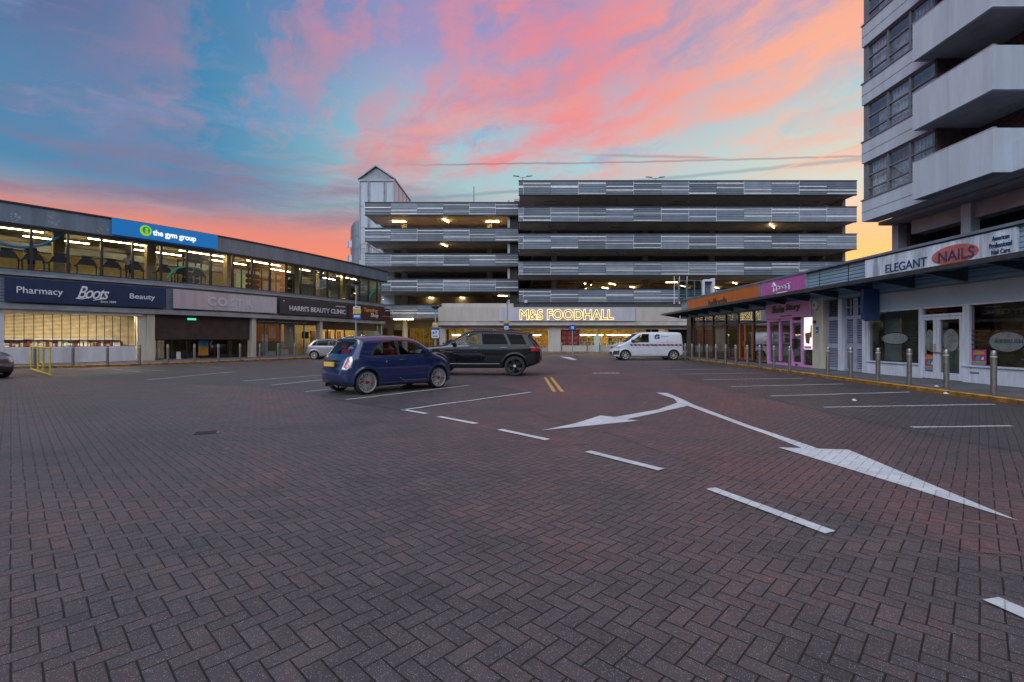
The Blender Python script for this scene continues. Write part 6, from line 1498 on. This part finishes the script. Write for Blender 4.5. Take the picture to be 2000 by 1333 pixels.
    mb = MB(); mb.box(sp['dash'] - .25, sp['dash'] + .3, -W * .8, W * .8, sp['seatz'], sp['belt'] - .03); mb.build('dashboard', 'machine', t, loc=(0, 0, 0), bevel=.04)
    mb = MB(); mb.tube([(sp['dash'] - .36 + .05 * cos(a) , -W * .42 + .18 * sin(a), sp['belt'] - .02 + .17 * cos(a)) for a in np.linspace(0, 2 * pi, 20)[:-1]], .015, 6, closed=True); mb.build('steering_wheel', 'machine', t, loc=(0, 0, 0))
    return t, sy
def cbox(t, name, x0, x1, y0, y1, z0, z1, m, bevel=0, rz=None):
    return MB().box(x0, x1, y0, y1, z0, z1).build(name, m, t, loc=(0, 0, 0), bevel=bevel)

fiat = dict(h=.017, x=(-1.78, 1.90), w=.815, z=1.49, wrap=.16, k=.11, paint='blue', wheels=(-1.15, 1.15), wr=.305, arch=.342, rim=.25, rimm='alloy', hub='redhub', spokes=(12, .0105), fork=((0, .16), (0, -.16)),
    side=[(-1.50, .20), (-1.72, .26), (-1.80, .45), (-1.76, .66), (-1.70, .80), (-1.64, .96), (-1.56, 1.03), (-1.32, 1.34), (-1.36, 1.42), (-1.22, 1.46), (-.80, 1.50), (-.25, 1.515), (.20, 1.49), (.50, 1.41), (.80, 1.23), (1.10, 1.01), (1.38, .92), (1.62, .80), (1.80, .64), (1.90, .46), (1.90, .28), (1.80, .17), (1.5, .15), (-1.3, .17)],
    front=[(.70, .10), (.79, .25), (.825, .5), (.82, .72), (.80, .88), (.765, .97), (.66, 1.28), (.58, 1.42), (.35, 1.60), (.0, 1.64)],
    plan=[(-1.85, .40), (-1.72, .66), (-1.45, .78), (-1.1, .82), (0, .825), (1.1, .82), (1.5, .76), (1.75, .62), (1.93, .40)],
    xr=-1.0, xf=.3, belt=.98, dash=.85, seatz=.42, seatm='redseat', seats=[(.1, 1), (.1, -1), (-.75, 1), (-.75, -1)], mirror=(.72, 1.03), mm='blue', hm='chrome', handles=[(-.08, .86, .20)],
    regions=[
        ('door', 'blue', 'side', [(-.22, .27), (-.22, .97), (-.10, 1.40), (.35, 1.36), (1.02, .97), (.98, .62), (.80, .30)]),
        ('window_surround', 'black', 'side', [(-1.06, .965), (-1.03, 1.06), (-.88, 1.22), (-.66, 1.335), (-.34, 1.395), (.12, 1.385), (.42, 1.30), (.70, 1.13), (.93, .965)]),
        ('side_window', 'carglass', 'side', [(-.16, .99), (-.14, 1.365), (.10, 1.36), (.38, 1.28), (.66, 1.11), (.86, .99)]),
        ('quarter_window', 'carglass', 'side', [(-.98, .99), (-.93, 1.10), (-.80, 1.23), (-.62, 1.32), (-.26, 1.365), (-.24, .99)]),
        ('windscreen', 'carglass', 'front', [(0, .99), (.64, .99), (.54, 1.36), (0, 1.42)], False),
        ('rear_window', 'carglass', 'rear', [(0, 1.03), (.55, 1.03), (.47, 1.33), (0, 1.35)], False),
        ('roof_spoiler', 'black', 'rear', [(0, 1.352), (.50, 1.335), (.50, 1.39), (0, 1.40)], False),
        ('tail_light', 'chrome', 'rear', [(.50, .66), (.64, .63), (.73, .70), (.72, .90), (.64, .99), (.54, .96)]),
        ('tail_light_lens', 'redlens', 'rear', [(.545, .70), (.635, .67), (.69, .72), (.68, .88), (.635, .945), (.57, .92)]),
        ('headlight', 'clearlens', 'front', [(.46, .62), (.64, .62), (.66, .78), (.50, .80)]),
        ('plate_recess', 'black', 'rear', [(0, .66), (.31, .66), (.29, .87), (0, .88)], False),
        ('bumper_valance', 'black', 'rear', [(0, .10), (.60, .10), (.54, .30), (0, .33)], False)],
    seams=[[(-.22, .97), (-.23, .45), (-.16, .29), (.75, .27), (.90, .45), (1.00, .70), (.98, .93)]])
p0 = (-3.80, 12.48); ry = 0.9
hd = atan2(14.13 - 12.36, 2.09 + 0 - 0 - 0 + (-2.09) * 2 + 3.71) if False else radians(47.5)
# near-side wheels touch the ground at (-3.71,12.36) and (-2.1,14.1)
rx_, ry_ = -3.71, 12.36
fx_, fy_ = rx_ + 2.30 * cos(hd), ry_ + 2.30 * sin(hd)
cx, cy = (rx_ + fx_) / 2, (ry_ + fy_) / 2
ctr = (cx - .74 * sin(hd), cy + .74 * cos(hd), .004)
t, sy = car('hatchback_car', 'small deep blue hatchback with multi spoke alloys parked across the bays', 'car', fiat, ctr, hd)
cbox(t, 'number_plate', -1.80, -1.775, -.26, .26, .715, .83, 'plate'); cbox(t, 'plate_trim', -1.77, -1.73, -.30, .30, .885, .92, 'chrome', .008)
for sg in (1, -1):
    MB().tube([(-1.50, sg * .33, .215), (-1.70, sg * .33, .215)], .045, 14, cap=False).build('exhaust_pipe', 'chrome', t, loc=(0, 0, 0), smooth=True)
y = sy(.45, .84); MB().box(-.62, -.58, -sy(-.6, .84) - .004, -sy(-.6, .84) + .01, .80, .86).build('side_badge', 'chrome', t, loc=(0, 0, 0)); MB().tube([(1.24, -sy(1.24, .72) + .005, .72), (1.24, -sy(1.24, .72) - .012, .72)], .022, 10).build('side_indicator', 'chrome', t, loc=(0, 0, 0))
MB().tube([(-.18, -sy(-.18, .36) - .002, .38), (-.05, -sy(-.05, .31) - .004, .30), (.7, -sy(.7, .29) - .004, .29)], .012, 6).build('sill_trim', 'chrome', t, loc=(0, 0, 0))
MB().tube([(-1.40, 0, 1.20), (-1.62, 0, 1.06)], .012, 5).build('rear_wiper', 'black', t, loc=(0, 0, 0))
MB().tube([(-.2, 0, 1.50), (-.34, 0, 1.62)], .006, 5).build('aerial', 'black', t, loc=(0, 0, 0))

rr_ = dict(h=.022, x=(-2.45, 2.42), w=.99, z=1.80, wrap=.2, k=.10, paint='carblack', wheels=(-1.46, 1.46), wr=.385, arch=.435, rim=.285, rimm='blackalloy', hub='alloy', spokes=(5, .035), fork=((0, .17), (0, -.17)),
    side=[(-2.05, .36), (-2.36, .46), (-2.47, .62), (-2.46, .92), (-2.42, 1.10), (-2.34, 1.20), (-2.04, 1.54), (-2.16, 1.63), (-1.95, 1.67), (-1.2, 1.76), (-.4, 1.81), (.10, 1.79), (.38, 1.70), (.76, 1.46), (1.15, 1.22), (1.5, 1.17), (2.05, 1.11), (2.32, 1.02), (2.42, .82), (2.43, .50), (2.32, .34), (2.0, .28), (-1.9, .30)],
    front=[(.85, .20), (.95, .35), (.985, .6), (.99, .85), (.965, 1.05), (.92, 1.16), (.90, 1.20), (.76, 1.58), (.66, 1.73), (.40, 1.92), (.0, 1.96)],
    plan=[(-2.52, .55), (-2.38, .84), (-2.1, .94), (-1.5, .985), (0, .985), (1.4, .985), (1.95, .92), (2.28, .76), (2.48, .50)],
    xr=-1.75, xf=.3, belt=1.19, dash=.95, seatz=.62, seatm='greyseat', seats=[(.15, 1), (.15, -1), (-.8, 1), (-.8, -1)], mirror=(.78, 1.24), mm='carblack', hm='ledge', handles=[(-.02, 1.07, .22), (-1.06, 1.09, .22)],
    regions=[
        ('door', 'carblack', 'side', [(-.22, .38), (-.22, 1.20), (-.15, 1.66), (.45, 1.60), (1.02, 1.19), (.98, .70), (.92, .40)]),
        ('door', 'carblack', 'side', [(-.22, .38), (-.22, 1.20), (-.15, 1.68), (-1.15, 1.68), (-1.32, 1.20), (-1.20, .92), (-1.02, .60), (-.98, .38)]),
        ('window_surround', 'black', 'side', [(-2.02, 1.21), (-1.80, 1.60), (-1.1, 1.67), (-.3, 1.685), (.25, 1.66), (.50, 1.55), (1.0, 1.19)]),
        ('side_window', 'carglass', 'side', [(-.16, 1.215), (-.12, 1.635), (.22, 1.62), (.42, 1.53), (.84, 1.215)]),
        ('side_window', 'tint', 'side', [(-.26, 1.215), (-.22, 1.64), (-1.03, 1.63), (-1.22, 1.215)]),
        ('quarter_window', 'tint', 'side', [(-1.32, 1.225), (-1.13, 1.63), (-1.72, 1.59), (-1.90, 1.225)]),
        ('windscreen', 'carglass', 'front', [(0, 1.21), (.80, 1.21), (.68, 1.64), (0, 1.70)], False),
        ('rear_window', 'tint', 'rear', [(0, 1.22), (.74, 1.22), (.62, 1.56), (0, 1.58)], False),
        ('tail_light', 'redlens', 'rear', [(.58, .98), (1.0, .95), (1.0, 1.12), (.58, 1.12)]),
        ('tail_light', 'redlens', 'corner', [(-2.5, .98), (-2.10, 1.03), (-2.02, 1.13), (-2.5, 1.12)], True, .7),
        ('headlight', 'clearlens', 'corner', [(2.1, .88), (2.5, .84), (2.5, 1.0), (2.0, 1.02)], True, .6),
        ('grille', 'black', 'front', [(0, .72), (.5, .72), (.52, .98), (0, .98)], False),
        ('lower_bumper', 'black', 'rear', [(0, .2), (.9, .2), (.85, .50), (0, .52)], False)],
    seams=[[(-.22, 1.18), (-.23, .50), (-.20, .39), (.88, .37)], [(1.03, 1.18), (1.00, .70), (.92, .42)], [(-1.34, 1.2), (-1.22, .92), (-1.03, .60), (-.98, .38), (-.22, .38)], [(-1.36, 1.20), (-1.36, 1.05)]])
a_ = radians(180 - 4)
t, sy = car('estate_car', 'large black off road estate parked behind the blue hatchback', 'car', rr_, (-1.36, 19.70, .0), a_); t.scale = (1.05, 1, 1)
cbox(t, 'rear_skid_plate', -2.49, -2.42, -.55, .55, .36, .47, 'chrome', .02)
for sg in (1, -1):
    cbox(t, 'reflector', -2.47, -2.42, sg * .72 - .12, sg * .72 + .12, .53, .57, 'redlens', .01); cbox(t, 'side_vent', 1.13, 1.32, sg * sy(1.2, .98) - .008, sg * sy(1.2, .98) + .008, .97, 1.01, 'chrome')
    MB().tube([(x, sg * (sy(x, .47) + .004), .47) for x in np.linspace(-.9, .95, 8)], .012, 5).build('sill_trim', 'ledge', t, loc=(0, 0, 0)); MB().tube([(x, sg * .70, 1.80 - .035 * ((x + .4) / 1.2) ** 2) for x in np.linspace(-1.5, .3, 8)], .014, 5).build('roof_rail', 'black', t, loc=(0, 0, 0))
cbox(t, 'number_plate', -2.49, -2.46, -.26, .26, .80, .91, 'plate')

van = dict(h=.025, x=(-2.45, 2.53), w=.96, z=1.91, wrap=.22, k=.09, paint='vanwhite', wheels=(-1.64, 1.64), wr=.335, arch=.385, rim=.245, rimm='alloy', spokes=(8, .035),
    side=[(-2.25, .28), (-2.44, .36), (-2.47, .60), (-2.44, 1.1), (-2.36, 1.72), (-2.26, 1.88), (-2.0, 1.92), (-1.0, 1.93), (.3, 1.93), (.65, 1.88), (.92, 1.74), (1.62, 1.25), (1.85, 1.17), (2.22, 1.04), (2.43, .88), (2.52, .62), (2.50, .34), (2.38, .24), (2.0, .22), (-2.0, .25)],
    front=[(.82, .14), (.92, .3), (.955, .6), (.955, .95), (.93, 1.2), (.85, 1.62), (.78, 1.84), (.55, 2.0), (.0, 2.06)],
    plan=[(-2.5, .86), (-2.40, .93), (-2.0, .955), (1.5, .955), (1.95, .90), (2.3, .74), (2.56, .48)],
    xr=-2.0, xf=.6, belt=1.22, dash=1.35, seatz=.75, seatm='greyseat', seats=[(.5, 1), (.5, -1)], mirror=(1.18, 1.30), mm='black', hm='black', handles=[(.16, 1.02, .2), (-.28, 1.02, .2)],
    regions=[
        ('door', 'vanwhite', 'side', [(-.02, .36), (-.02, 1.84), (.45, 1.84), (.78, 1.72), (1.36, 1.24), (1.30, .9), (1.22, .36)]),
        ('window_surround', 'black', 'side', [(.04, 1.22), (.02, 1.80), (.42, 1.80), (.68, 1.70), (1.24, 1.24), (1.12, 1.19)]),
        ('side_window', 'carglass', 'side', [(.08, 1.27), (.07, 1.76), (.41, 1.76), (.65, 1.67), (1.16, 1.25)]),
        ('windscreen', 'carglass', 'front', [(0, 1.24), (.80, 1.24), (.66, 1.78), (0, 1.80)], False),
        ('headlight', 'clearlens', 'corner', [(2.0, .86), (2.5, .78), (2.46, .94), (2.05, 1.06)], True, .52),
        ('grille', 'black', 'front', [(0, .78), (.44, .78), (.46, .93), (0, .95)], False),
        ('fog_surround', 'black', 'front', [(.52, .36), (.86, .36), (.86, .66), (.62, .62)]),
        ('lower_grille', 'black', 'front', [(0, .36), (.50, .36), (.46, .56), (0, .56)], False),
        ('tail_light', 'redlens', 'corner', [(-2.5, .78), (-2.30, .78), (-2.28, 1.15), (-2.5, 1.15)], True, .8)],
    seams=[[(-.03, 1.86), (-.03, .38), (1.20, .36)], [(-1.22, 1.80), (-1.22, .40)], [(-2.28, 1.2), (-.03, 1.2)]])
t, sy = car('van', 'white panel van with a chequered stripe and large G facing left', 'van', van, (9.38, 33.9, .004), pi)
# livery on the side that faces the viewer (local +y side, heading -X)
fv = Frame(9.38, 33.9, 0, .004)   # a = world +x, n = toward viewer
def vy(a, z): return sy(-a, z)     # local x = -a
mb = MB(fv); m2 = MB(fv)
xs_ = np.linspace(-1.35, 2.28, 27)
for i in range(26):
    a0, a1 = xs_[i], xs_[i + 1]; sh = .06
    n0, n1 = vy(a0, 1.04) + .006, vy(a1, 1.04) + .006
    (mb if i % 2 == 0 else m2).face([(a0 + sh, n0, .97), (a1 + sh, n1, .97), (a1, n1, 1.10), (a0, n0, 1.10)])
mb.build('chequer_stripe', 'nailblue', t); m2.build('chequer_stripe', mat('pink_stripe', (0.6, 0.2, 0.3), 0.5), t)
text('G', fv, .52, vy(.5, 1.6) + .03, 1.58, .34, .38, 'nailblue', t, .004, bold=.05)
for (a, z, w_) in ((.95, 1.60, .36), (1.22, 1.62, .22), (1.0, 1.51, .05)):
    o = MB(fv).box(a - w_ / 2, a + w_ / 2, vy(a, z) - .02, vy(a, z) + .012, z - .012, z + .012).build('small_lettering', 'slate', t)
for (a, w_, mm) in ((-.85, .5, 'slate'), (-.35, .25, 'pink_faded'), (.05, .3, 'pink_faded'), (.5, .5, 'pink_faded'), (1.15, .25, 'pink_faded'), (1.75, .6, 'slate')):
    if mm == 'pink_faded' and mm not in MAT: MAT[mm] = mat('pink_faded', (0.5, 0.3, 0.36), 0.5)
    for q in range(int(w_ / .08)): MB(fv).box(a - w_ / 2 + q * .08, a - w_ / 2 + q * .08 + .05, vy(a, .86) - .02, vy(a, .86) + .004, .84, .88).build('small_lettering', mm, t) if q % 3 == 0 else None

hatch = dict(h=.024, x=(-1.95, 1.97), w=.83, z=1.47, wrap=.18, k=.11, paint='silver', wheels=(-1.23, 1.23), wr=.30, arch=.345, rim=.21, rimm='alloy', spokes=(9, .03),
    side=[(-1.65, .24), (-1.86, .32), (-1.92, .52), (-1.90, .80), (-1.80, .96), (-1.42, 1.33), (-1.34, 1.40), (-1.0, 1.45), (-.4, 1.48), (.1, 1.45), (.42, 1.36), (1.05, .99), (1.35, .94), (1.70, .82), (1.90, .66), (1.97, .46), (1.94, .26), (1.8, .19), (-1.4, .2)],
    front=[(.72, .12), (.80, .26), (.83, .5), (.825, .75), (.80, .92), (.67, 1.30), (.58, 1.42), (.35, 1.55), (.0, 1.60)],
    plan=[(-1.98, .48), (-1.85, .70), (-1.5, .80), (-1.0, .83), (1.0, .83), (1.5, .78), (1.80, .64), (2.0, .40)],
    xr=-1.2, xf=.3, belt=.97, dash=.75, seatz=.45, seatm='greyseat', seats=[(0, 1), (0, -1), (-.85, 1), (-.85, -1)], mirror=(.68, 1.02), handles=[(-.10, .84, .18), (-.95, .85, .18)], hm='silver',
    regions=[
        ('door', 'silver', 'side', [(-.28, .30), (-.28, .97), (-.2, 1.38), (.36, 1.32), (.92, .97), (.86, .6), (.8, .3)]),
        ('window_surround', 'black', 'side', [(-1.46, .97), (-1.24, 1.27), (-1.0, 1.35), (-.3, 1.385), (.12, 1.36), (.38, 1.28), (.90, .96)]),
        ('side_window', 'carglass', 'side', [(-.24, .99), (-.22, 1.35), (.10, 1.33), (.34, 1.25), (.76, .99)]),
        ('side_window', 'tint', 'side', [(-.32, .99), (-.30, 1.35), (-.98, 1.32), (-1.08, .99)]),
        ('quarter_window', 'tint', 'side', [(-1.14, .99), (-1.05, 1.31), (-1.20, 1.24), (-1.38, .99)]),
        ('windscreen', 'carglass', 'front', [(0, .99), (.68, .99), (.56, 1.34), (0, 1.39)], False),
        ('rear_window', 'tint', 'rear', [(0, 1.0), (.62, 1.0), (.52, 1.34), (0, 1.36)], False),
        ('headlight', 'clearlens', 'corner', [(1.50, .62), (1.97, .56), (1.90, .76), (1.55, .80)], True, .46),
        ('grille', 'black', 'front', [(0, .55), (.38, .55), (.40, .70), (0, .70)], False),
        ('lower_grille', 'black', 'front', [(0, .22), (.62, .22), (.56, .42), (0, .44)], False),
        ('tail_light', 'redlens', 'corner', [(-2.0, .72), (-1.72, .74), (-1.70, .96), (-2.0, .96)], True, .52)],
    seams=[[(-.28, .96), (-.28, .34), (.80, .32), (.88, .62), (.92, .93)], [(-.28, .32), (-1.0, .33), (-1.10, .55), (-1.28, .75), (-1.30, .96)]])
t, _ = car('hatchback_car', 'silver hatchback parked by the left kerb outside the clinic', 'car', hatch, (-12.75, 34.9, .0), radians(5))
def recolour(sp, p):
    q = dict(sp); q['paint'] = p; q['regions'] = [((r[0], p) + tuple(r[2:])) if r[1] == sp['paint'] else r for r in sp['regions']]; q['hm'] = p; return q
t, _ = car('hatchback_car', 'slate blue car nosing in at the left edge of the picture', 'car', recolour(hatch, 'slateblue'), (-20.15, 17.35, 0), radians(-6))
t, _ = car('hatchback_car', 'dark car far back facing forward beyond the black estate bonnet', 'car', recolour(hatch, 'carblack'), (-5.6, 46.5, 0), radians(-92))

# ------------------------------------------------------------ bollards
def bollard(x, y, label, z=0.10, h=1.04, r=.062, group='', cat='bollard'):
    t = thing('bollard', label, cat, (x, y, z), 0, group)
    MB().tube([(0, 0, 0), (0, 0, h - .16), (0, 0, h - .158)], [r, r, r * .97], 20).build('post', 'steel', t, smooth=True, loc=(0, 0, 0))
    MB().tube([(0, 0, h - .157), (0, 0, h - .137)], r * 1.12, 20).build('collar', 'rail', t, loc=(0, 0, 0), smooth=True)
    MB().tube([(0, 0, h - .136), (0, 0, h - .01), (0, 0, h)], [r, r, r * .93], 20).build('cap', 'steel', t, smooth=True, loc=(0, 0, 0))
    return t
b0 = bollard(11.5, 11.55, 'nearest steel bollard in front of the salon window at the right edge', group='steel bollards along the right kerb')
k = 1
for j in range(1, 21):
    if j == 6: continue
    y = 11.55 + 1.2 * j; x = 11.45 if j < 18 else 11.45 + (j - 17) * .12
    if y > 36: break
    d_ = dup(b0, (x, y, .10), label=f'{ORD[k]} steel bollard along the right kerb counting away from the viewer'); d_.rotation_euler = (random.uniform(-.012, .012), random.uniform(-.014, .014), random.uniform(0, 3)); k += 1
kin = offset_poly(kerbL, .42)
def ray_hit(px, line):
    k_ = (px - 1000) / F
    for i in range(len(line) - 1):
        (x0, y0), (x1, y1) = line[i], line[i + 1]; d0, d1 = x0 - k_ * y0, x1 - k_ * y1
        if d0 * d1 <= 0: u = d0 / (d0 - d1); return (x0 + (x1 - x0) * u, y0 + (y1 - y0) * u)
b1 = None
lbl = ['steel bollard behind the yellow barrier', 'steel bollard in front of the left half of the chemist shutter', 'steel bollard in front of the right half of the chemist shutter', 'steel bollard at the pier between chemist and coffee shop', 'steel bollard by the radiator in the coffee shop porch', 'steel bollard by the white A-board of the coffee shop porch', 'steel bollard beside the beach poster', 'steel bollard at the right end of the brown shutter', 'first steel bollard outside the clinic window', 'second steel bollard outside the clinic window', 'steel bollard just left of the silver hatchback']
for i, px in enumerate((68, 142.5, 210, 272.7, 328, 380, 426.7, 469, 507.7, 543.4, 575.5)):
    x, y = ray_hit(px, kin)
    if b1 is None: b1 = bollard(x, y, lbl[i], group='steel bollards along the left kerb')
    else: dup(b1, (x, y, .10), label=lbl[i])
b2 = None
for i, px in enumerate((1097, 1147, 1171, 1202, 1243)):
    x = XX(px, 52.4)
    if b2 is None: b2 = bollard(x, 52.4, 'leftmost slim bollard in front of the food hall windows', h=1.0, r=.07, group='bollards outside the food hall')
    else: dup(b2, (x, 52.4, .10), label=f'{ORD[i]} slim bollard from the left in front of the food hall windows')
# pale aqua trolley sign in front of food hall
t = thing('display_stand', 'pale blue rounded advertising stand outside the food hall windows', 'stand', (XX(1166.5, 52.8), 52.8, .1)); f_ = Frame(XX(1166.5, 52.8), 52.8, 0); MB(f_).prism([(-.28, .1), (.28, .1), (.28, 1.75), (.18, 1.95), (-.18, 1.95), (-.28, 1.75)], -.08, .08).build('stand_panel', 'aqua', t)
# yellow barrier
t = thing('pedestrian_barrier', 'scuffed yellow tubular barrier standing by the left kerb', 'barrier', (-20.5, 21.0, 0))
e0 = np.array(G(60, 722)); e1 = np.array(G(99, 735)); 
mb = MB(); mb.tube([(e0[0], e0[1], .04), (e1[0] + .3, e1[1] - .26, .04)], .035, 6); mb.build('base_rail', 'yrail', t)
tops = [(57, 677), (70, 679), (82, 681), (100, 685)]
us = (0.02, .42, .68, .97)
for i, u_ in enumerate(us):
    p = e0 + (e1 - e0) * u_; MB().tube([(p[0], p[1], 0), (p[0], p[1], 1.10)], .036 if i < 3 else .03, 8).build('post', 'yrail' if i < 3 else 'yrail', t)
for z in (1.08,):
    MB().tube([(e0[0], e0[1], z), (e1[0], e1[1], z)], .03, 8).build('top_rail', 'yrail', t)
# lamp posts and signs
def lamp(px, Y, top, label, sign=True, zsign=(2.2, 3.2), big=False, grp='lamp posts around the car park'):
    X = XX(px, Y); ht = hh(top, Y); t = thing('lamp_post', label, 'lamp post', (X, Y, 0), 0, grp)
    MB().tube([(0, 0, 0), (0, 0, 1.3), (0, 0, 1.32), (0, 0, ht)], [.085, .085, .06, .05], 12).build('post', 'ledge', t, smooth=True, loc=(0, 0, 0))
    MB().tube([(0, 0, ht - .12), (0, 0, ht), (0, 0, ht + .08), (0, 0, ht + .13)], [.12, .33, .34, .16], 20).build('lamp_head', 'black', t, smooth=True, loc=(0, 0, 0))
    return t, X
t, X = lamp(695.5, 33, 553, 'tall lamp post outside the beauty clinic with a parking notice'); Y = 32.9
s = thing('parking_sign', 'yellow and blue parking notice fixed to the lamp post outside the clinic', 'sign', (X, Y, 2.5)); f_ = Frame(X + .1, Y, 0)
MB(f_).box(-.27, .27, 0, .04, hh(613, Y), hh(604, Y)).build('sign_panel', 'signyellow', s); MB(f_).box(-.27, .27, 0, .04, hh(624, Y), hh(613.2, Y)).build('sign_panel', 'signblue', s); MB(f_).box(-.25, .23, 0, .045, hh(603.8, Y), hh(599, Y)).build('sign_panel', 'signwhite', s); MB(f_).box(-.2, .2, .041, .047, hh(620, Y), hh(616, Y)).build('printed_bar', 'ghost', s)
MB(f_).box(-.15, .15, .046, .052, hh(602, Y), hh(600.5, Y)).build('printed_bar', 'signblue', s)
t, X = lamp(850.5, 38, 601, 'shorter lamp post left of the food hall fascia'); Y = 37.9
s = thing('parking_sign', 'blue topped white parking sign with P symbols left of the black estate', 'sign', (X, Y, 1.6)); f_ = Frame(X, Y, 0)
MB(f_).box(-.28, .28, 0, .04, hh(660.5, Y), hh(645, Y)).build('sign_panel', 'signwhite', s); MB(f_).box(-.28, .28, 0, .05, hh(644.8, Y), hh(640, Y)).build('sign_panel', 'signblue', s); MB(f_).box(-.22, .22, 0, .04, hh(639.8, Y), hh(630.5, Y)).build('sign_panel', 'signyellow', s)
text('P', f_, .1, .045, hh(650, Y), .13, .25, 'signblue', s, .004, name='parking_letter', bold=.04); MB(f_).box(-.2, -.05, .041, .046, hh(653, Y), hh(648, Y)).build('printed_symbol', 'signblue', s); MB(f_).box(-.2, .2, .041, .046, hh(658, Y), hh(656, Y)).build('printed_bar', 'signblue', s)
MB(f_).box(-.18, .18, .041, .046, hh(634, Y), hh(632, Y)).build('printed_bar', 'ghost', s)
t, X = lamp(991, 40, 583, 'lamp post rising behind the black estate roof'); Y = 39.9
s = thing('parking_sign', 'yellow blue and white parking notice above the black estate roof', 'sign', (X, Y, 2.2)); f_ = Frame(X - .08, Y, 0)
MB(f_).box(-.22, .22, 0, .04, hh(631.5, Y), hh(626, Y)).build('sign_panel', 'signyellow', s); MB(f_).box(-.22, .22, 0, .045, hh(637.5, Y), hh(631.7, Y)).build('sign_panel', 'signblue', s); MB(f_).box(-.18, .16, 0, .04, hh(644, Y), hh(637.7, Y)).build('sign_panel', 'signwhite', s)
MB(f_).box(-.1, .08, .041, .046, hh(642, Y), hh(640, Y)).build('printed_bar', 'signblue', s)
X = XX(1118, 47); Y = 47
s = thing('parking_sign', 'small blue sign on a slim pole between the estate and the van', 'sign', (X, Y, 0)); MB().tube([(0, 0, 0), (0, 0, hh(633, Y))], .05, 8).build('pole', 'ledge', s, loc=(0, 0, 0))
f_ = Frame(X, Y - .06, 0); MB(f_).box(-.33, .33, 0, .05, hh(645, Y), hh(635, Y)).build('sign_panel', 'signblue', s, bevel=.015); MB(f_).box(-.12, .12, .051, .056, hh(643, Y), hh(638, Y)).build('printed_symbol', 'ghost', s)

# ------------------------------------------------------------ people on the treadmills
def person(s, n, label, cloth, leg, pose=0, hair='hair'):
    fr, _ = LF(s, s + .5); o = fr(0, n, 5.07); t = thing('person', label, 'person', o, fr.ang)
    J = {'pel': (0, 0, .95), 'wst': (0, -.02, 1.12), 'che': (0, -.03, 1.35), 'nek': (0, -.04, 1.50), 'hed': (0, -.07, 1.60), 'top': (0, -.07, 1.74),
         'ls': (-.19, -.03, 1.43), 'le': (-.27, .06, 1.17), 'lh': (-.16, -.22, 1.18), 'rs': (.19, -.03, 1.43), 're': (.27, .08, 1.18), 'rh': (.17, -.20, 1.24),
         'lp': (-.10, 0, .92), 'lk': (-.11, -.14, .52), 'la': (-.11, .02, .10), 'lt': (-.11, -.16, .04), 'rp': (.10, 0, .92), 'rk': (.11, .06, .50), 'ra': (.11, .30, .20), 'rt': (.11, .22, .06)}
    Rr = {'pel': .145, 'wst': .13, 'che': .155, 'nek': .06, 'hed': .085, 'top': .075, 'ls': .065, 'le': .043, 'lh': .03, 'rs': .065, 're': .043, 'rh': .03, 'lp': .09, 'lk': .06, 'la': .04, 'lt': .035, 'rp': .09, 'rk': .06, 'ra': .04, 'rt': .035}
    Ed = [('pel', 'wst'), ('wst', 'che'), ('che', 'nek'), ('nek', 'hed'), ('hed', 'top'), ('che', 'ls'), ('ls', 'le'), ('le', 'lh'), ('che', 'rs'), ('rs', 're'), ('re', 'rh'), ('pel', 'lp'), ('lp', 'lk'), ('lk', 'la'), ('la', 'lt'), ('pel', 'rp'), ('rp', 'rk'), ('rk', 'ra'), ('ra', 'rt')]
    J['ls'] = J['ls']; fing = []
    for sd in ('lh', 'rh'):
        x, y, z = J[sd]
        for q in range(5):
            nm = f'{sd}{q}'; J[nm] = (x + (q - 2) * .018, y - (.075 if q else .04), z - .02 - .008 * q); Rr[nm] = .009; Ed.append((sd, nm))
    keys = list(J); me = bpy.data.meshes.new('body')
    me.from_pydata([(J[k][0], -J[k][1] * -1, J[k][2]) for k in keys], [(keys.index(a), keys.index(b)) for a, b in Ed], [])
    ob_ = bpy.data.objects.new('tmp_body', me); COL.objects.link(ob_); md = ob_.modifiers.new('s', 'SKIN'); sv = me.skin_vertices[0].data
    for i, k in enumerate(keys): sv[i].radius = (Rr[k], Rr[k]); sv[i].use_root = (k == 'pel')
    ob_.modifiers.new('u', 'SUBSURF').levels = 1
    dg = bpy.context.evaluated_depsgraph_get(); m2 = bpy.data.meshes.new_from_object(ob_.evaluated_get(dg)); bpy.data.objects.remove(ob_)
    m2.name = 'body'; m2.materials.clear()
    for m_ in ('skin', cloth, leg): m2.materials.append(MAT[m_])
    for p in m2.polygons:
        z = p.center.z; x = abs(p.center.x); p.use_smooth = True
        p.material_index = 1 if (1.02 < z < 1.47 and x < .24) else (2 if .55 < z <= 1.02 and x < .22 and abs(p.center.y) < .3 else (2 if z < .1 else 0))
    b = bpy.data.objects.new('body', m2); COL.objects.link(b); b.parent = t
    mb = MB(); mb.tube([(0, -.045, 1.64), (0, -.05, 1.72), (0, -.055, 1.78)], [.098, .095, .05], 10); mb.build('hair', hair, t, loc=(0, 0, 0), smooth=True)
    mb = MB(); mb.box(-.012, .012, -.175, -.15, 1.62, 1.66); mb.box(-.045, -.02, -.16, -.145, 1.665, 1.68); mb.box(.02, .045, -.16, -.145, 1.665, 1.68); mb.build('face_features', 'hair', t, loc=(0, 0, 0))
person(SP(265), -1.35, 'person in a pale shirt with red brown hair running on a gym treadmill', 'shirt', 'shorts')
person(SP(70), -1.35, 'person in dark clothes with black hair running on a treadmill at the far left', 'shorts', 'shorts', hair='shorts')
